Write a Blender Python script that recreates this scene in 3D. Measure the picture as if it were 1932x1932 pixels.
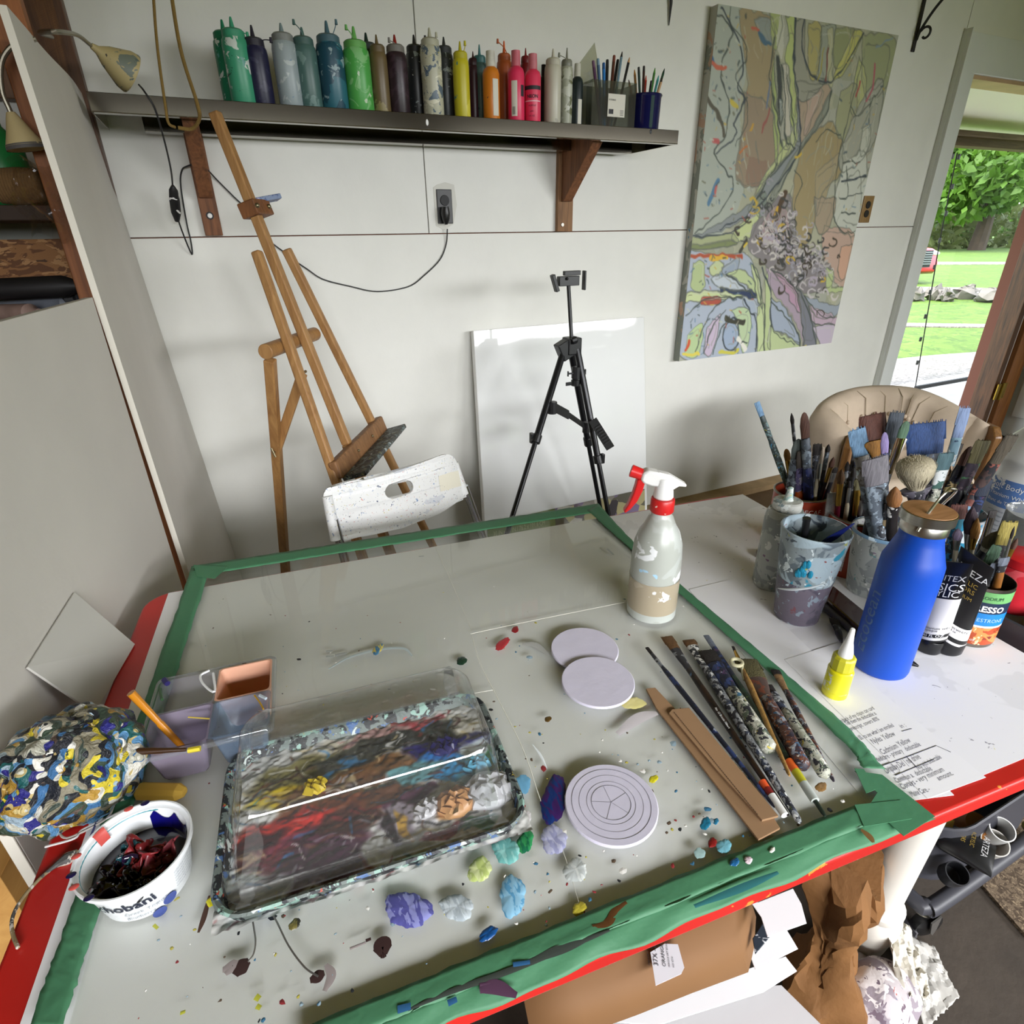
import bpy, math, random
import numpy as np
from mathutils import Vector, Matrix
# ---------------------------------------------------------------- camera
for o in list(bpy.data.objects): bpy.data.objects.remove(o)
SC = bpy.context.scene; COL = SC.collection
F, PITCH, ROLL, WY = 1090.61, math.radians(25.70528), math.radians(0.8970865), math.radians(24.621151)
TA = math.radians(18.66370419 - 24.621151)          # table heading against the back wall
CZ = 1.30
def cam_axes():
    cp, sp, cr, sr = math.cos(PITCH), math.sin(PITCH), math.cos(ROLL), math.sin(ROLL)
    r = np.array([1, 0, 0.]); f = np.array([0, cp, -sp]); d = np.array([0, -sp, -cp])
    M = np.array([cr*r + sr*d, -sr*r + cr*d, f])
    u = np.array([math.cos(WY), math.sin(WY), 0]); n = np.array([-math.sin(WY), math.cos(WY), 0])
    W = np.array([u, n, [0, 0, 1.]])
    return M @ W.T                                   # rows: right, down, forward in room axes
CAM = cam_axes()
cd = bpy.data.cameras.new('camera'); cam = bpy.data.objects.new('camera', cd); COL.objects.link(cam)
cd.sensor_width = 36; cd.lens = F/1932*36; cd.clip_start = .02; cd.clip_end = 400
cam.matrix_world = Matrix([[CAM[0][i], -CAM[1][i], -CAM[2][i], (0, 0, CZ)[i]] for i in range(3)] + [[0, 0, 0, 1]])
SC.camera = cam
# ---------------------------------------------------------------- light
SC.view_settings.view_transform = 'Standard'; SC.view_settings.look = 'None'
SC.view_settings.exposure = 0.16; SC.view_settings.gamma = 1.0; SC.view_settings.use_curve_mapping = False
w = bpy.data.worlds.new('sky'); SC.world = w; w.use_nodes = True
nt = w.node_tree; bg = nt.nodes['Background']
sky = nt.nodes.new('ShaderNodeTexSky'); sky.sky_type = 'NISHITA'; sky.sun_disc = False
sky.sun_elevation = math.radians(55); sky.sun_rotation = math.radians(250); sky.air_density = 1.2; sky.dust_density = 3
hz = nt.nodes.new('ShaderNodeMixRGB'); hz.inputs[0].default_value = .6; hz.inputs[2].default_value = (3.2, 3.3, 3.4, 1)
nt.links.new(sky.outputs[0], hz.inputs[1]); nt.links.new(hz.outputs[0], bg.inputs[0]); bg.inputs[1].default_value = 1.35
sd = bpy.data.lights.new('sun', 'SUN'); sd.energy = 2.6; sd.angle = math.radians(3); sd.color = (1, .96, .88)
sun = bpy.data.objects.new('sun', sd); COL.objects.link(sun)
sun.rotation_euler = Vector((-.55, -.12, .82)).to_track_quat('Z', 'Y').to_euler()
def daylight(name, loc, aim, sx, sy, watts, colr, spread):
    l = bpy.data.lights.new(name, 'AREA'); l.shape = 'RECTANGLE'; l.size = sx; l.size_y = sy; l.energy = watts; l.color = colr; l.spread = math.radians(spread)
    o = bpy.data.objects.new(name, l); COL.objects.link(o); o.location = loc
    o.rotation_euler = (Vector(loc) - Vector(aim)).to_track_quat('Z', 'Y').to_euler()
    return o
def portal(name, x0, x1, y, z0, z1, sgn):           # tells the renderer where the sky comes in
    o = daylight(name, ((x0+x1)/2, y, (z0+z1)/2), ((x0+x1)/2, y+sgn, (z0+z1)/2), x1-x0, z1-z0, 1, (1, 1, 1), 180); o.data.cycles.is_portal = True
portal('sky_main_opening', -.95, 1.55, -2.41, .85, 1.96, 1); portal('sky_right_opening', 2.2, 4.6, -2.41, .1, 1.96, 1); portal('sky_doorway', 3.42, 4.37, 2.28, 0, 1.955, -1)
daylight('daylight_main_opening', (.35, -2.22, 1.68), (.5, 1.2, -.62), 2.5, .5, 41, (.965, .97, 1), 82)
daylight('daylight_right_opening', (3.4, -2.22, 1.66), (1.7, 1.5, -.3), 2.3, .55, 38, (.965, .97, 1), 88)
# ---------------------------------------------------------------- picture geometry
C0 = np.array([0, 0, CZ])
def ray(x, y): return CAM.T @ np.array([x-966, y-966, F])
def pz(x, y, z=.74): d = ray(x, y); return C0 + d*(z-CZ)/d[2]
def pY(x, y, Y): d = ray(x, y); return C0 + d*Y/d[1]
def pX(x, y, X): d = ray(x, y); return C0 + d*X/d[0]
def pp(x, y, p0, n): d = ray(x, y); p0 = np.array(p0, float); return C0 + d*(np.dot(p0-C0, n)/np.dot(d, n))
def depth(P): return float(CAM[2] @ (np.array(P, float)-C0))
def hv(P):                                            # horizontal direction from the camera to P
    v = np.array([P[0], P[1], 0.]); return v/np.linalg.norm(v)
def up(P, x, y): return pp(x, y, P, hv(P))            # on the upright plane through P facing the camera
T1 = np.array([math.cos(TA), math.sin(TA), 0]); T2 = np.array([-math.sin(TA), math.cos(TA), 0])
def tb(t, v, z=0.): return T1*t + T2*v + np.array([0, 0, z])
def to_tv(P): return float(T1 @ P), float(T2 @ P)
ZG, ZP = .740, .7345                                  # glass top, paper top
# ---------------------------------------------------------------- objects
ORI = {}
def tag(o, label=None, cat=None, group=None, kind=None):
    if label: o['label'] = label
    if cat: o['category'] = cat
    if group: o['group'] = group
    if kind: o['kind'] = kind
    return o
def thing(name, label, cat, loc=(0, 0, 0), group=None):
    o = bpy.data.objects.new(name, None); o.empty_display_size = .02; COL.objects.link(o); o.location = [float(c) for c in loc]
    ORI[o] = np.array(loc, float); return tag(o, label, cat, group)
def lin(h):
    if isinstance(h, str):
        h = h.lstrip('#'); c = [int(h[i:i+2], 16)/255 for i in (0, 2, 4)]
    else: c = list(h[:3])
    return tuple(x/12.92 if x <= .04045 else ((x+.055)/1.055)**2.4 for x in c)
class MB:
    def __init__(s): s.v = []; s.f = []; s.m = []; s.k = 0; s.c = {}
    def add(s, V, Fc, m=None):
        b = len(s.v); s.v += [tuple(map(float, p)) for p in V]
        s.f += [tuple(b+i for i in f) for f in Fc]; s.m += [s.k if m is None else m]*len(Fc); return s
    def hexa(s, P): return s.add(P, [(3, 2, 1, 0), (4, 5, 6, 7), (0, 1, 5, 4), (1, 2, 6, 5), (2, 3, 7, 6), (3, 0, 4, 7)])
    def box(s, c, size, ax=None):
        c = np.array(c, float); A = np.eye(3) if ax is None else np.array(ax, float); h = np.array(size)/2
        q = [c + A[0]*h[0]*i + A[1]*h[1]*j + A[2]*h[2]*k for k in (-1, 1) for i, j in ((-1, -1), (1, -1), (1, 1), (-1, 1))]
        return s.hexa(q)
    def bar(s, a, b, w, t, side=None):               # square bar from a to b
        a, b = np.array(a, float), np.array(b, float); d = b-a; L = np.linalg.norm(d); d = d/L
        sd_ = np.array(side if side is not None else (1, 0, 0), float); sd_ = sd_ - d*np.dot(sd_, d)
        if np.linalg.norm(sd_) < 1e-6: sd_ = np.array([0, 1, 0.]) - d*d[1]
        sd_ /= np.linalg.norm(sd_); e = np.cross(d, sd_)
        return s.box((a+b)/2, (w, t, L), (sd_, e, d))
    def prism(s, poly, up_):                          # polygon (3D points) pushed along a vector
        P = [np.array(p, float) for p in poly]; U = np.array(up_, float); n = len(P)
        V = P + [p+U for p in P]
        Fc = [tuple(range(n-1, -1, -1)), tuple(range(n, 2*n))] + [(i, (i+1) % n, n+(i+1) % n, n+i) for i in range(n)]
        return s.add(V, Fc)
    def loft(s, rings, cap=True, close=True):
        n = len(rings[0]); V = [p for r in rings for p in r]; Fc = []
        for j in range(len(rings)-1):
            for i in range(n if close else n-1):
                a, b = j*n+i, j*n+(i+1) % n; Fc.append((a, b, b+n, a+n))
        if cap and close: Fc += [tuple(range(n-1, -1, -1)), tuple(range((len(rings)-1)*n, len(rings)*n))]
        return s.add(V, Fc)
    def lathe(s, base, prof, seg=40, cap=True, axis=None, side=None):
        base = np.array(base, float); ax = np.array(axis if axis is not None else (0, 0, 1), float); ax /= np.linalg.norm(ax)
        e1 = np.cross(ax, side if side is not None else (0.31, .95, .02)); e1 /= np.linalg.norm(e1); e2 = np.cross(ax, e1)
        R = []
        for z, r in prof:
            R.append([base + ax*z + r*(e1*math.cos(2*math.pi*i/seg) + e2*math.sin(2*math.pi*i/seg)) for i in range(seg)])
        return s.loft(R, cap)
    def tube(s, pts, r, seg=10, cap=True):
        P = [np.array(p, float) for p in pts]; n = len(P); rr = [r]*n if np.isscalar(r) else list(r); R = []; e = None
        for i in range(n):
            d = P[min(i+1, n-1)] - P[max(i-1, 0)]; d = d/(np.linalg.norm(d)+1e-12)
            if e is None:
                e = np.cross(d, (0, 0, 1.)) if abs(d[2]) < .9 else np.cross(d, (0, 1., 0))
            e = e - d*np.dot(e, d); e /= (np.linalg.norm(e)+1e-12); g = np.cross(d, e)
            R.append([P[i] + rr[i]*(e*math.cos(2*math.pi*k/seg) + g*math.sin(2*math.pi*k/seg)) for k in range(seg)])
        return s.loft(R, cap)
    def grid(s, fn, nu, nv, closed=False):
        V = [fn(i/(nu-1), j/(nv-1)) for j in range(nv) for i in range(nu)]
        return s.add(V, [(j*nu+i, j*nu+i+1, (j+1)*nu+i+1, (j+1)*nu+i) for j in range(nv-1) for i in range(nu-1)])
    def sphere(s, c, r, nu=16, nv=10):
        c = np.array(c, float); r = np.array([r]*3 if np.isscalar(r) else r, float); R = []
        for j in range(nv+1):
            a = math.pi*(j+.02)/(nv+.04) - math.pi/2
            R.append([c + r*np.array([math.cos(a)*math.cos(2*math.pi*i/nu), math.cos(a)*math.sin(2*math.pi*i/nu), math.sin(a)]) for i in range(nu)])
        return s.loft(R)
    def build(s, name, mats, parent=None, smooth=35, bevel=0, solid=0, sub=0, loc=None, seg=2):
        if parent is not None: O = ORI[parent]
        elif loc is not None: O = np.array(loc, float)
        else:
            A = np.array(s.v); O = np.array([(A[:, 0].min()+A[:, 0].max())/2, (A[:, 1].min()+A[:, 1].max())/2, A[:, 2].min()])
        me = bpy.data.meshes.new(name); me.from_pydata([tuple(np.array(p)-O) for p in s.v], [], s.f)
        mats = mats if isinstance(mats, (list, tuple)) else [mats]
        for m in mats: me.materials.append(m)
        if len(mats) > 1: me.polygons.foreach_set('material_index', s.m)
        o = bpy.data.objects.new(name, me); COL.objects.link(o); ORI[o] = O
        if parent is not None: o.parent = parent
        else: o.location = [float(c) for c in O]
        import bmesh
        bm = bmesh.new(); bm.from_mesh(me); bmesh.ops.recalc_face_normals(bm, faces=bm.faces); bm.to_mesh(me); bm.free()
        if smooth:
            me.shade_smooth(); me.set_sharp_from_angle(angle=math.radians(smooth))
        if solid:
            md = o.modifiers.new('solid', 'SOLIDIFY'); md.thickness = solid; md.offset = 0
        if bevel:
            md = o.modifiers.new('bevel', 'BEVEL'); md.width = bevel; md.segments = seg; md.limit_method = 'ANGLE'; md.angle_limit = math.radians(40)
        if sub:
            md = o.modifiers.new('sub', 'SUBSURF'); md.levels = sub; md.render_levels = sub
        return o
def spline(pts, n=8):
    P = [np.array(p, float) for p in pts]; P = [2*P[0]-P[1]] + P + [2*P[-1]-P[-2]]; out = []
    for i in range(1, len(P)-2):
        for k in range(n):
            t = k/n
            out.append(.5*((2*P[i]) + (-P[i-1]+P[i+1])*t + (2*P[i-1]-5*P[i]+4*P[i+1]-P[i+2])*t*t + (-P[i-1]+3*P[i]-3*P[i+1]+P[i+2])*t**3))
    out.append(P[-2]); return out
def rings(P, L):                                      # picture rings (x, y, half width) -> lathe profile above P
    out = []
    for x, y, hw in L:
        q = up(P, x, y); out.append((q[2]-P[2], hw*depth(q)/F))
    return out
def cup(outer, th):                                   # open vessel profile from an outer profile
    zb = outer[0][0]+th
    return outer + [(outer[-1][0], outer[-1][1]-th)] + [(max(z, zb), max(r-th, .001)) for z, r in reversed(outer[:-1])]
# ---------------------------------------------------------------- materials
MATS = {}
def newmat(name):
    m = bpy.data.materials.new(name); m.use_nodes = True; return m, m.node_tree, m.node_tree.nodes['Principled BSDF']
def coords(t, off=(0, 0, 0), sc=(1, 1, 1), kind='Object'):
    tc = t.nodes.new('ShaderNodeTexCoord'); mp = t.nodes.new('ShaderNodeMapping')
    mp.inputs['Location'].default_value = off; mp.inputs['Scale'].default_value = sc
    t.links.new(tc.outputs[kind], mp.inputs[0]); return mp.outputs[0]
def noise(t, vec, scale, detail=3, rough=.55, dist=0):
    n = t.nodes.new('ShaderNodeTexNoise'); n.inputs['Scale'].default_value = scale; n.inputs['Detail'].default_value = detail
    n.inputs['Roughness'].default_value = rough; n.inputs['Distortion'].default_value = dist; t.links.new(vec, n.inputs['Vector']); return n
def mix(t, fac, a, b):
    n = t.nodes.new('ShaderNodeMix'); n.data_type = 'RGBA'
    if hasattr(fac, 'is_output'): t.links.new(fac, n.inputs[0])
    else: n.inputs[0].default_value = fac
    for i, c in ((6, a), (7, b)):
        if hasattr(c, 'is_output'): t.links.new(c, n.inputs[i])
        else: n.inputs[i].default_value = (*c, 1)
    return n.outputs[2]
def step(t, val, lo, hi):
    n = t.nodes.new('ShaderNodeMapRange'); t.links.new(val, n.inputs[0]); n.inputs[1].default_value = lo; n.inputs[2].default_value = hi; return n.outputs[0]
def mat(name, c, rough=.5, metal=0, vary=0, vscale=8, bump=0, bscale=60, spec=.5, coat=0, stretch=(1, 1, 1), c2=None, sub=0):
    if name in MATS: return MATS[name]
    m, t, b = newmat(name); col = lin(c); b.inputs['Base Color'].default_value = (*col, 1); b.inputs['Roughness'].default_value = rough
    b.inputs['Metallic'].default_value = metal; b.inputs['Specular IOR Level'].default_value = spec; b.inputs['Coat Weight'].default_value = coat
    if sub: b.inputs['Subsurface Weight'].default_value = sub; b.inputs['Subsurface Radius'].default_value = (.01, .01, .01)
    if vary or bump:
        v = coords(t, (random.random()*9, random.random()*9, 0), stretch)
    if vary:
        n = noise(t, v, vscale, 4); d = lin(c2) if c2 else tuple(x*(1-vary) for x in col)
        t.links.new(mix(t, step(t, n.outputs[0], .3, .72), d, col), b.inputs['Base Color'])
    if bump:
        n = noise(t, v, bscale, 4); bp = t.nodes.new('ShaderNodeBump'); bp.inputs['Strength'].default_value = bump; bp.inputs['Distance'].default_value = .004
        t.links.new(n.outputs[0], bp.inputs['Height']); t.links.new(bp.outputs[0], b.inputs['Normal'])
    MATS[name] = m; return m
def splat(name, base, spots, rough=.45, bump=.25, stretch=(1, 1, 1), metal=0, seed=None):
    """paint crusted surface: colour patches over a base, each (colour, scale, threshold)"""
    if name in MATS: return MATS[name]
    m, t, b = newmat(name); rs = random.Random(name if seed is None else seed)
    cur = lin(base); last = None
    for c, s, th in spots:
        v = coords(t, (rs.random()*20, rs.random()*20, rs.random()*20), stretch); n = noise(t, v, s, 3, .6, .6)
        cur = mix(t, step(t, n.outputs[0], .5+(th-.5)*.8, .5+(th-.5)*.8+.015), cur, lin(c)); last = n
    if hasattr(cur, 'is_output'): t.links.new(cur, b.inputs['Base Color'])
    else: b.inputs['Base Color'].default_value = (*cur, 1)
    b.inputs['Roughness'].default_value = rough; b.inputs['Metallic'].default_value = metal
    if bump and last:
        bp = t.nodes.new('ShaderNodeBump'); bp.inputs['Strength'].default_value = bump; bp.inputs['Distance'].default_value = .002
        t.links.new(last.outputs[0], bp.inputs['Height']); t.links.new(bp.outputs[0], b.inputs['Normal'])
    MATS[name] = m; return m
def cells(name, pal, scale=30, dist=.6, rough=.35, bump=.6):
    """crust of many paint colours"""
    if name in MATS: return MATS[name]
    m, t, b = newmat(name); v = coords(t); n = noise(t, v, scale*.35, 3)
    va = t.nodes.new('ShaderNodeVectorMath'); va.operation = 'SCALE'; va.inputs['Scale'].default_value = dist*.12
    t.links.new(n.outputs[1], va.inputs[0]); ad = t.nodes.new('ShaderNodeVectorMath'); t.links.new(v, ad.inputs[0]); t.links.new(va.outputs[0], ad.inputs[1])
    vo = t.nodes.new('ShaderNodeTexVoronoi'); vo.inputs['Scale'].default_value = scale; t.links.new(ad.outputs[0], vo.inputs['Vector'])
    sx = t.nodes.new('ShaderNodeSeparateColor'); t.links.new(vo.outputs['Color'], sx.inputs[0])
    rp = t.nodes.new('ShaderNodeValToRGB'); rp.color_ramp.interpolation = 'CONSTANT'
    el = rp.color_ramp.elements
    while len(el) < len(pal): el.new(.5)
    for i, c in enumerate(pal): el[i].position = i/len(pal); el[i].color = (*lin(c), 1)
    t.links.new(sx.outputs[0], rp.inputs[0]); t.links.new(rp.outputs[0], b.inputs['Base Color']); b.inputs['Roughness'].default_value = rough
    bp = t.nodes.new('ShaderNodeBump'); bp.inputs['Strength'].default_value = bump; bp.inputs['Distance'].default_value = .004
    n2 = noise(t, ad.outputs[0], scale*2.2, 4); t.links.new(n2.outputs[0], bp.inputs['Height']); t.links.new(bp.outputs[0], b.inputs['Normal'])
    MATS[name] = m; return m
def wood(name, c, c2, scale=9, rough=.5, axis=2, spots=()):
    if name in MATS: return MATS[name]
    m, t, b = newmat(name); s = [7, 7, 7]; s[axis] = .55
    v = coords(t, (random.random()*5, random.random()*5, 3), tuple(s)); n = noise(t, v, scale, 4, .6, 1.2)
    cur = mix(t, step(t, n.outputs[0], .3, .7), lin(c2), lin(c))
    for cc, sc_, th in spots:
        n2 = noise(t, coords(t, (random.random()*9, 4, 2)), sc_, 3, .6, .5); cur = mix(t, step(t, n2.outputs[0], th, th+.02), cur, lin(cc))
    t.links.new(cur, b.inputs['Base Color']); b.inputs['Roughness'].default_value = rough
    MATS[name] = m; return m
def clear(name, tint='f2f4f2', gloss=.06, rough=.03, frost=0, frostc='ffffff'):
    """thin clear plastic or glass sheet"""
    if name in MATS: return MATS[name]
    m, t, b = newmat(name); t.nodes.remove(b); out = t.nodes['Material Output']
    tr = t.nodes.new('ShaderNodeBsdfTransparent'); tr.inputs[0].default_value = (*lin(tint), 1)
    gl = t.nodes.new('ShaderNodeBsdfGlossy'); gl.inputs['Roughness'].default_value = rough
    lw = t.nodes.new('ShaderNodeFresnel'); ge = t.nodes.new('ShaderNodeNewGeometry'); io = t.nodes.new('ShaderNodeMapRange')
    io.inputs[3].default_value = 1.45; io.inputs[4].default_value = 1/1.45; t.links.new(ge.outputs['Backfacing'], io.inputs[0]); t.links.new(io.outputs[0], lw.inputs[0])
    mx = t.nodes.new('ShaderNodeMixShader'); cur = tr.outputs[0]
    if frost:
        df = t.nodes.new('ShaderNodeBsdfDiffuse'); df.inputs[0].default_value = (*lin(frostc), 1); m2 = t.nodes.new('ShaderNodeMixShader')
        m2.inputs[0].default_value = frost; t.links.new(cur, m2.inputs[1]); t.links.new(df.outputs[0], m2.inputs[2]); cur = m2.outputs[0]
    ma = t.nodes.new('ShaderNodeMath'); ma.operation = 'ADD'; ma.use_clamp = True; ma.inputs[1].default_value = gloss-.04; t.links.new(lw.outputs[0], ma.inputs[0])
    t.links.new(ma.outputs[0], mx.inputs[0]); t.links.new(cur, mx.inputs[1]); t.links.new(gl.outputs[0], mx.inputs[2]); t.links.new(mx.outputs[0], out.inputs[0])
    MATS[name] = m; return m
def vcol(name, rough=.5, bump=0):
    m, t, b = newmat(name); a = t.nodes.new('ShaderNodeVertexColor'); a.layer_name = 'paint'; t.links.new(a.outputs[0], b.inputs['Base Color'])
    b.inputs['Roughness'].default_value = rough
    if bump:
        n = noise(t, coords(t), 90, 3); bp = t.nodes.new('ShaderNodeBump'); bp.inputs['Strength'].default_value = bump; bp.inputs['Distance'].default_value = .003
        t.links.new(n.outputs[0], bp.inputs['Height']); t.links.new(bp.outputs[0], b.inputs['Normal'])
    return m
class Paint:                                          # pigment laid out on a surface, coordinates 0..1
    def __init__(s, w, h, bg):
        s.w, s.h = w, h; y, x = np.mgrid[0:h, 0:w]; s.x = x/(w-1); s.y = y/(h-1); s.c = np.zeros((h, w, 3)); s.c[:] = s._c(bg); s.asp = 1.; s.dx = 0; s.dy = 0
    def _c(s, h): return np.array([int(h.lstrip('#')[i:i+2], 16)/255 for i in (0, 2, 4)])
    def noise(s, n, seed, m=None):
        r = np.random.RandomState(seed); m = m or n; g = r.rand(m+2, n+2); X = s.x*n; Y = s.y*m; i = np.floor(X).astype(int); j = np.floor(Y).astype(int)
        a, b = X-i, Y-j; a = a*a*(3-2*a); b = b*b*(3-2*b)
        return (g[j, i]*(1-a)+g[j, i+1]*a)*(1-b) + (g[j+1, i]*(1-a)+g[j+1, i+1]*a)*b
    def put(s, mask, c, al=1.): s.c += (np.clip(mask, 0, 1)*al)[..., None]*(s._c(c)-s.c)
    def warp(s, amp, n, seed): s.dx = amp*(s.noise(n, seed)-.5)*2; s.dy = amp*(s.noise(n, seed+1)-.5)*2
    def poly(s, pts, c, al=1., sm=True):
        P = spline(list(pts)+[pts[0]], 5) if sm else [np.array(p) for p in pts]; X, Y = s.x+s.dx, s.y+s.dy; ins = np.zeros(X.shape, bool); n = len(P)
        for i in range(n):
            x1, y1 = P[i][:2]; x2, y2 = P[(i+1) % n][:2]
            if y1 == y2: continue
            ins ^= ((y1 > Y) != (y2 > Y)) & (X < (x2-x1)*(Y-y1)/(y2-y1)+x1)
        s.put(ins.astype(float), c, al)
    def line(s, pts, c, wd, al=1., sm=True):
        P = spline(pts, 5) if sm and len(pts) > 2 else [np.array(p) for p in pts]; X, Y = s.x+s.dx, s.y+s.dy; best = np.full(X.shape, 9.); n = len(P)-1
        for i in range(n):
            a, b = P[i], P[i+1]; bx, by = b[0]-a[0], (b[1]-a[1])*s.asp; ll = bx*bx+by*by+1e-12
            tt = np.clip(((X-a[0])*bx+(Y-a[1])*s.asp*by)/ll, 0, 1); best = np.minimum(best, np.hypot(X-a[0]-tt*bx, (Y-a[1])*s.asp-tt*by))
        px = 1./s.w; s.put(np.clip((wd/2-best)/px+.5, 0, 1), c, al)
    def blob(s, cx, cy, rx, ry, c, al=1., soft=.15):
        d = np.hypot((s.x+s.dx-cx)/rx, (s.y+s.dy-cy)/ry); s.put(np.clip((1-d)/soft, 0, 1), c, al)
    def attach(s, o):
        me = o.data; at = me.color_attributes.new('paint', 'FLOAT_COLOR', 'POINT'); c = s.c.reshape(-1, 3)
        l = np.where(c <= .04045, c/12.92, ((c+.055)/1.055)**2.4); n = len(me.vertices); A = np.ones((n, 4), np.float32); k = min(n, len(l)); A[:k, :3] = l[:k]
        at.data.foreach_set('color', A.ravel())
def letters(txt, size, fn, name, m, parent, align='LEFT', bold=0, lift=0):
    """lettering: the flat glyphs of txt laid on a surface through fn(x, y)"""
    cu = bpy.data.curves.new('t', 'FONT'); cu.body = txt; cu.size = size; cu.align_x = align; cu.resolution_u = 2; cu.offset = bold
    o = bpy.data.objects.new('t', cu); COL.objects.link(o); dg = bpy.context.evaluated_depsgraph_get(); dg.update()
    me = o.evaluated_get(dg).to_mesh(); V = [tuple(v.co) for v in me.vertices]; Fc = [tuple(p.vertices) for p in me.polygons]
    b = MB(); b.add([fn(x, y) for x, y, z in V], Fc) if V else None
    o.evaluated_get(dg).to_mesh_clear(); bpy.data.objects.remove(o); bpy.data.curves.remove(cu)
    return b.build(name, m, parent, smooth=0)
def flat(o, ex, ey, n=(0, 0, 0)): o, ex, ey, n = (np.array(q, float) for q in (o, ex, ey, n)); return lambda x, y: o + ex*x + ey*y + n
def wrap(P, r, ang, z0, slope=0):                     # onto an upright cylinder; x runs to the viewer's right
    P = np.array(P, float)
    def fn(x, y):
        rr = r(z0+y) if callable(r) else r; a = ang + x/rr; return P + np.array([rr*math.cos(a), rr*math.sin(a), z0+y])
    return fn
def face(P): return math.atan2(-P[1], -P[0])          # angle on a round thing that faces the camera
WHITE = mat('white_print', 'f4f4f2', .6); INK = mat('black_print', '18181a', .6)
# ---------------------------------------------------------------- the room
def struct(name, b, m, **k): o = b.build(name, m, **k); o['kind'] = 'structure'; return o
M_wall = mat('wall_paint', 'e6e6df', .55, vary=.07, vscale=5, bump=.12, bscale=40)
M_osb = splat('osb_board', '9a6a3c', [('6e4524', 14, .52), ('b98a58', 22, .6), ('50331c', 30, .66)], .7, .3, (1, 1, 2.2))
M_stud = wood('stud_wood', 'a5642f', '6f3f1b', 7, .6, 2, [('3a2212', 16, .74)])
M_dark = mat('dark_wood', '3a281a', .7, vary=.4, vscale=9)
M_floor = mat('concrete_floor', '453c33', .85, vary=.35, vscale=9, bump=.5, bscale=35)
YW = 2.15; XL, XR, YR, ZC = -1.05, 5.3, -2.3, 2.62
DX0, DX1, DZ = 3.425, 4.37, 1.955
struct('floor', MB().box(((XL+XR)/2, (YW+YR)/2, -.05), (XR-XL, YW-YR+.24, .1)), M_floor, smooth=0)
b = MB(); g = .0016
for x0, x1, z0, z1 in ((XL, 3.32, 0, 1.304), (XL, .684, 1.304, ZC), (.684, 3.32, 1.304, ZC), (3.32, DX1+.3, DZ, ZC), (DX1+.22, XR, 0, ZC)):
    b.box(((x0+x1)/2, YW+.006, (z0+z1)/2), (x1-x0-2*g, .012, z1-z0-2*g))
b.k = 1
for x0, x1, z0, z1 in ((XL, DX0, 0, ZC), (DX0, DX1, DZ, ZC), (DX1+.09, XR, 0, ZC)): b.box(((x0+x1)/2, YW+.063, (z0+z1)/2), (x1-x0, .1, z1-z0))
struct('wall_back', b, [M_wall, mat('seam_wood', '6b4030', .8)], smooth=0, bevel=.0012)
struct('wall_left', MB().box((XL-.05, (YW+YR)/2, ZC/2), (.1, YW-YR+.2, ZC)), mat('shed_boards', '8b6a48', .8, vary=.4, vscale=6), smooth=0)
struct('wall_right', MB().box((XR+.05, (YW+YR)/2, ZC/2), (.1, YW-YR+.2, ZC)), mat('right_wall', 'b5ad7c', .8), smooth=0)
b = MB()
for x0, x1, z0, z1 in ((XL, -.95, 0, ZC), (1.55, 2.2, 0, ZC), (4.6, XR, 0, ZC), (-.95, 1.55, 1.96, ZC), (2.2, 4.6, 1.96, ZC), (-.95, 1.55, 0, .85), (2.2, 4.6, 0, .1)):
    b.box(((x0+x1)/2, YR-.05, (z0+z1)/2), (x1-x0, .1, z1-z0))
struct('wall_front', b, mat('front_boards', '7a6c3e', .8, vary=.3, vscale=5), smooth=0)
struct('ceiling', MB().box(((XL+XR)/2, (YW+YR)/2, ZC+.05), (XR-XL+.2, YW-YR+.3, .1)), mat('ceiling_paint', 'c9b443', .8), smooth=0)
b = MB().box((2.1, YW-.045, .018), (2.5, .09, .036))
struct('baseboard_back', b, mat('sill_plank', 'a98d66', .8, vary=.35, vscale=10), smooth=0, bevel=.003)
b = MB().box((2.1, YW-.26, .004), (2.5, .34, .008))
struct('trim_1', b, mat('floor_plank', '6b5234', .85, vary=.4, vscale=8), smooth=0)
M_trim = mat('door_trim', 'dfe2df', .45, vary=.04, vscale=6)
b = MB(); b.box(((3.30+DX0)/2, YW-.012, (DZ+.15)/2), (DX0-3.30, .024, DZ+.15)); b.box(((DX0+DX1+.1)/2, YW-.012, DZ+.075), (DX1+.1-DX0, .022, .15))
b.box(((3.302+DX0)/2-.055, YW-.02, (DZ+.16)/2), (.012, .04, DZ+.16)); b.box((DX0-.006, YW+.06, DZ/2), (.012, .13, DZ))
struct('trim_2', b, M_trim, smooth=0, bevel=.002)
b = MB(); b.box(((DX0+DX1)/2, YW+.06, DZ-.008), (DX1-DX0, .13, .016)); struct('trim_3', b, mat('header_wood', 'caa982', .7, vary=.2), smooth=0)
dj = thing('door_jamb', None, None, (DX1, YW, 0)); dj['kind'] = 'structure'; dj.name = 'door_1'
MB().box((DX1+.02, YW-.05, 1.0), (.05, .11, 2.0)).build('jamb_board', wood('jamb_dark', '6a4426', '3b2413', 8), dj, smooth=0, bevel=.003)
MB().box((DX1+.06, YW-.045, 1.0), (.03, .10, 2.0)).build('weather_strip', mat('strip_white', 'd4cfc4', .7), dj, smooth=0, bevel=.003)
MB().box((DX1+.15, YW-.05, 1.0), (.14, .14, 2.0)).build('stile', wood('jamb_light', 'a5692f', '74431d', 7), dj, smooth=0, bevel=.004)
q = pY(1852, 745, YW-.12)
b = MB(); b.box((DX1+.045, YW-.122, q[2]), (.10, .006, .10)); b.tube([(DX1+.04, YW-.128, q[2]-.055), (DX1+.04, YW-.128, q[2]+.055)], .007)
b.build('hinge', mat('brass', 'a88a3c', .35, 1), dj)
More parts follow.
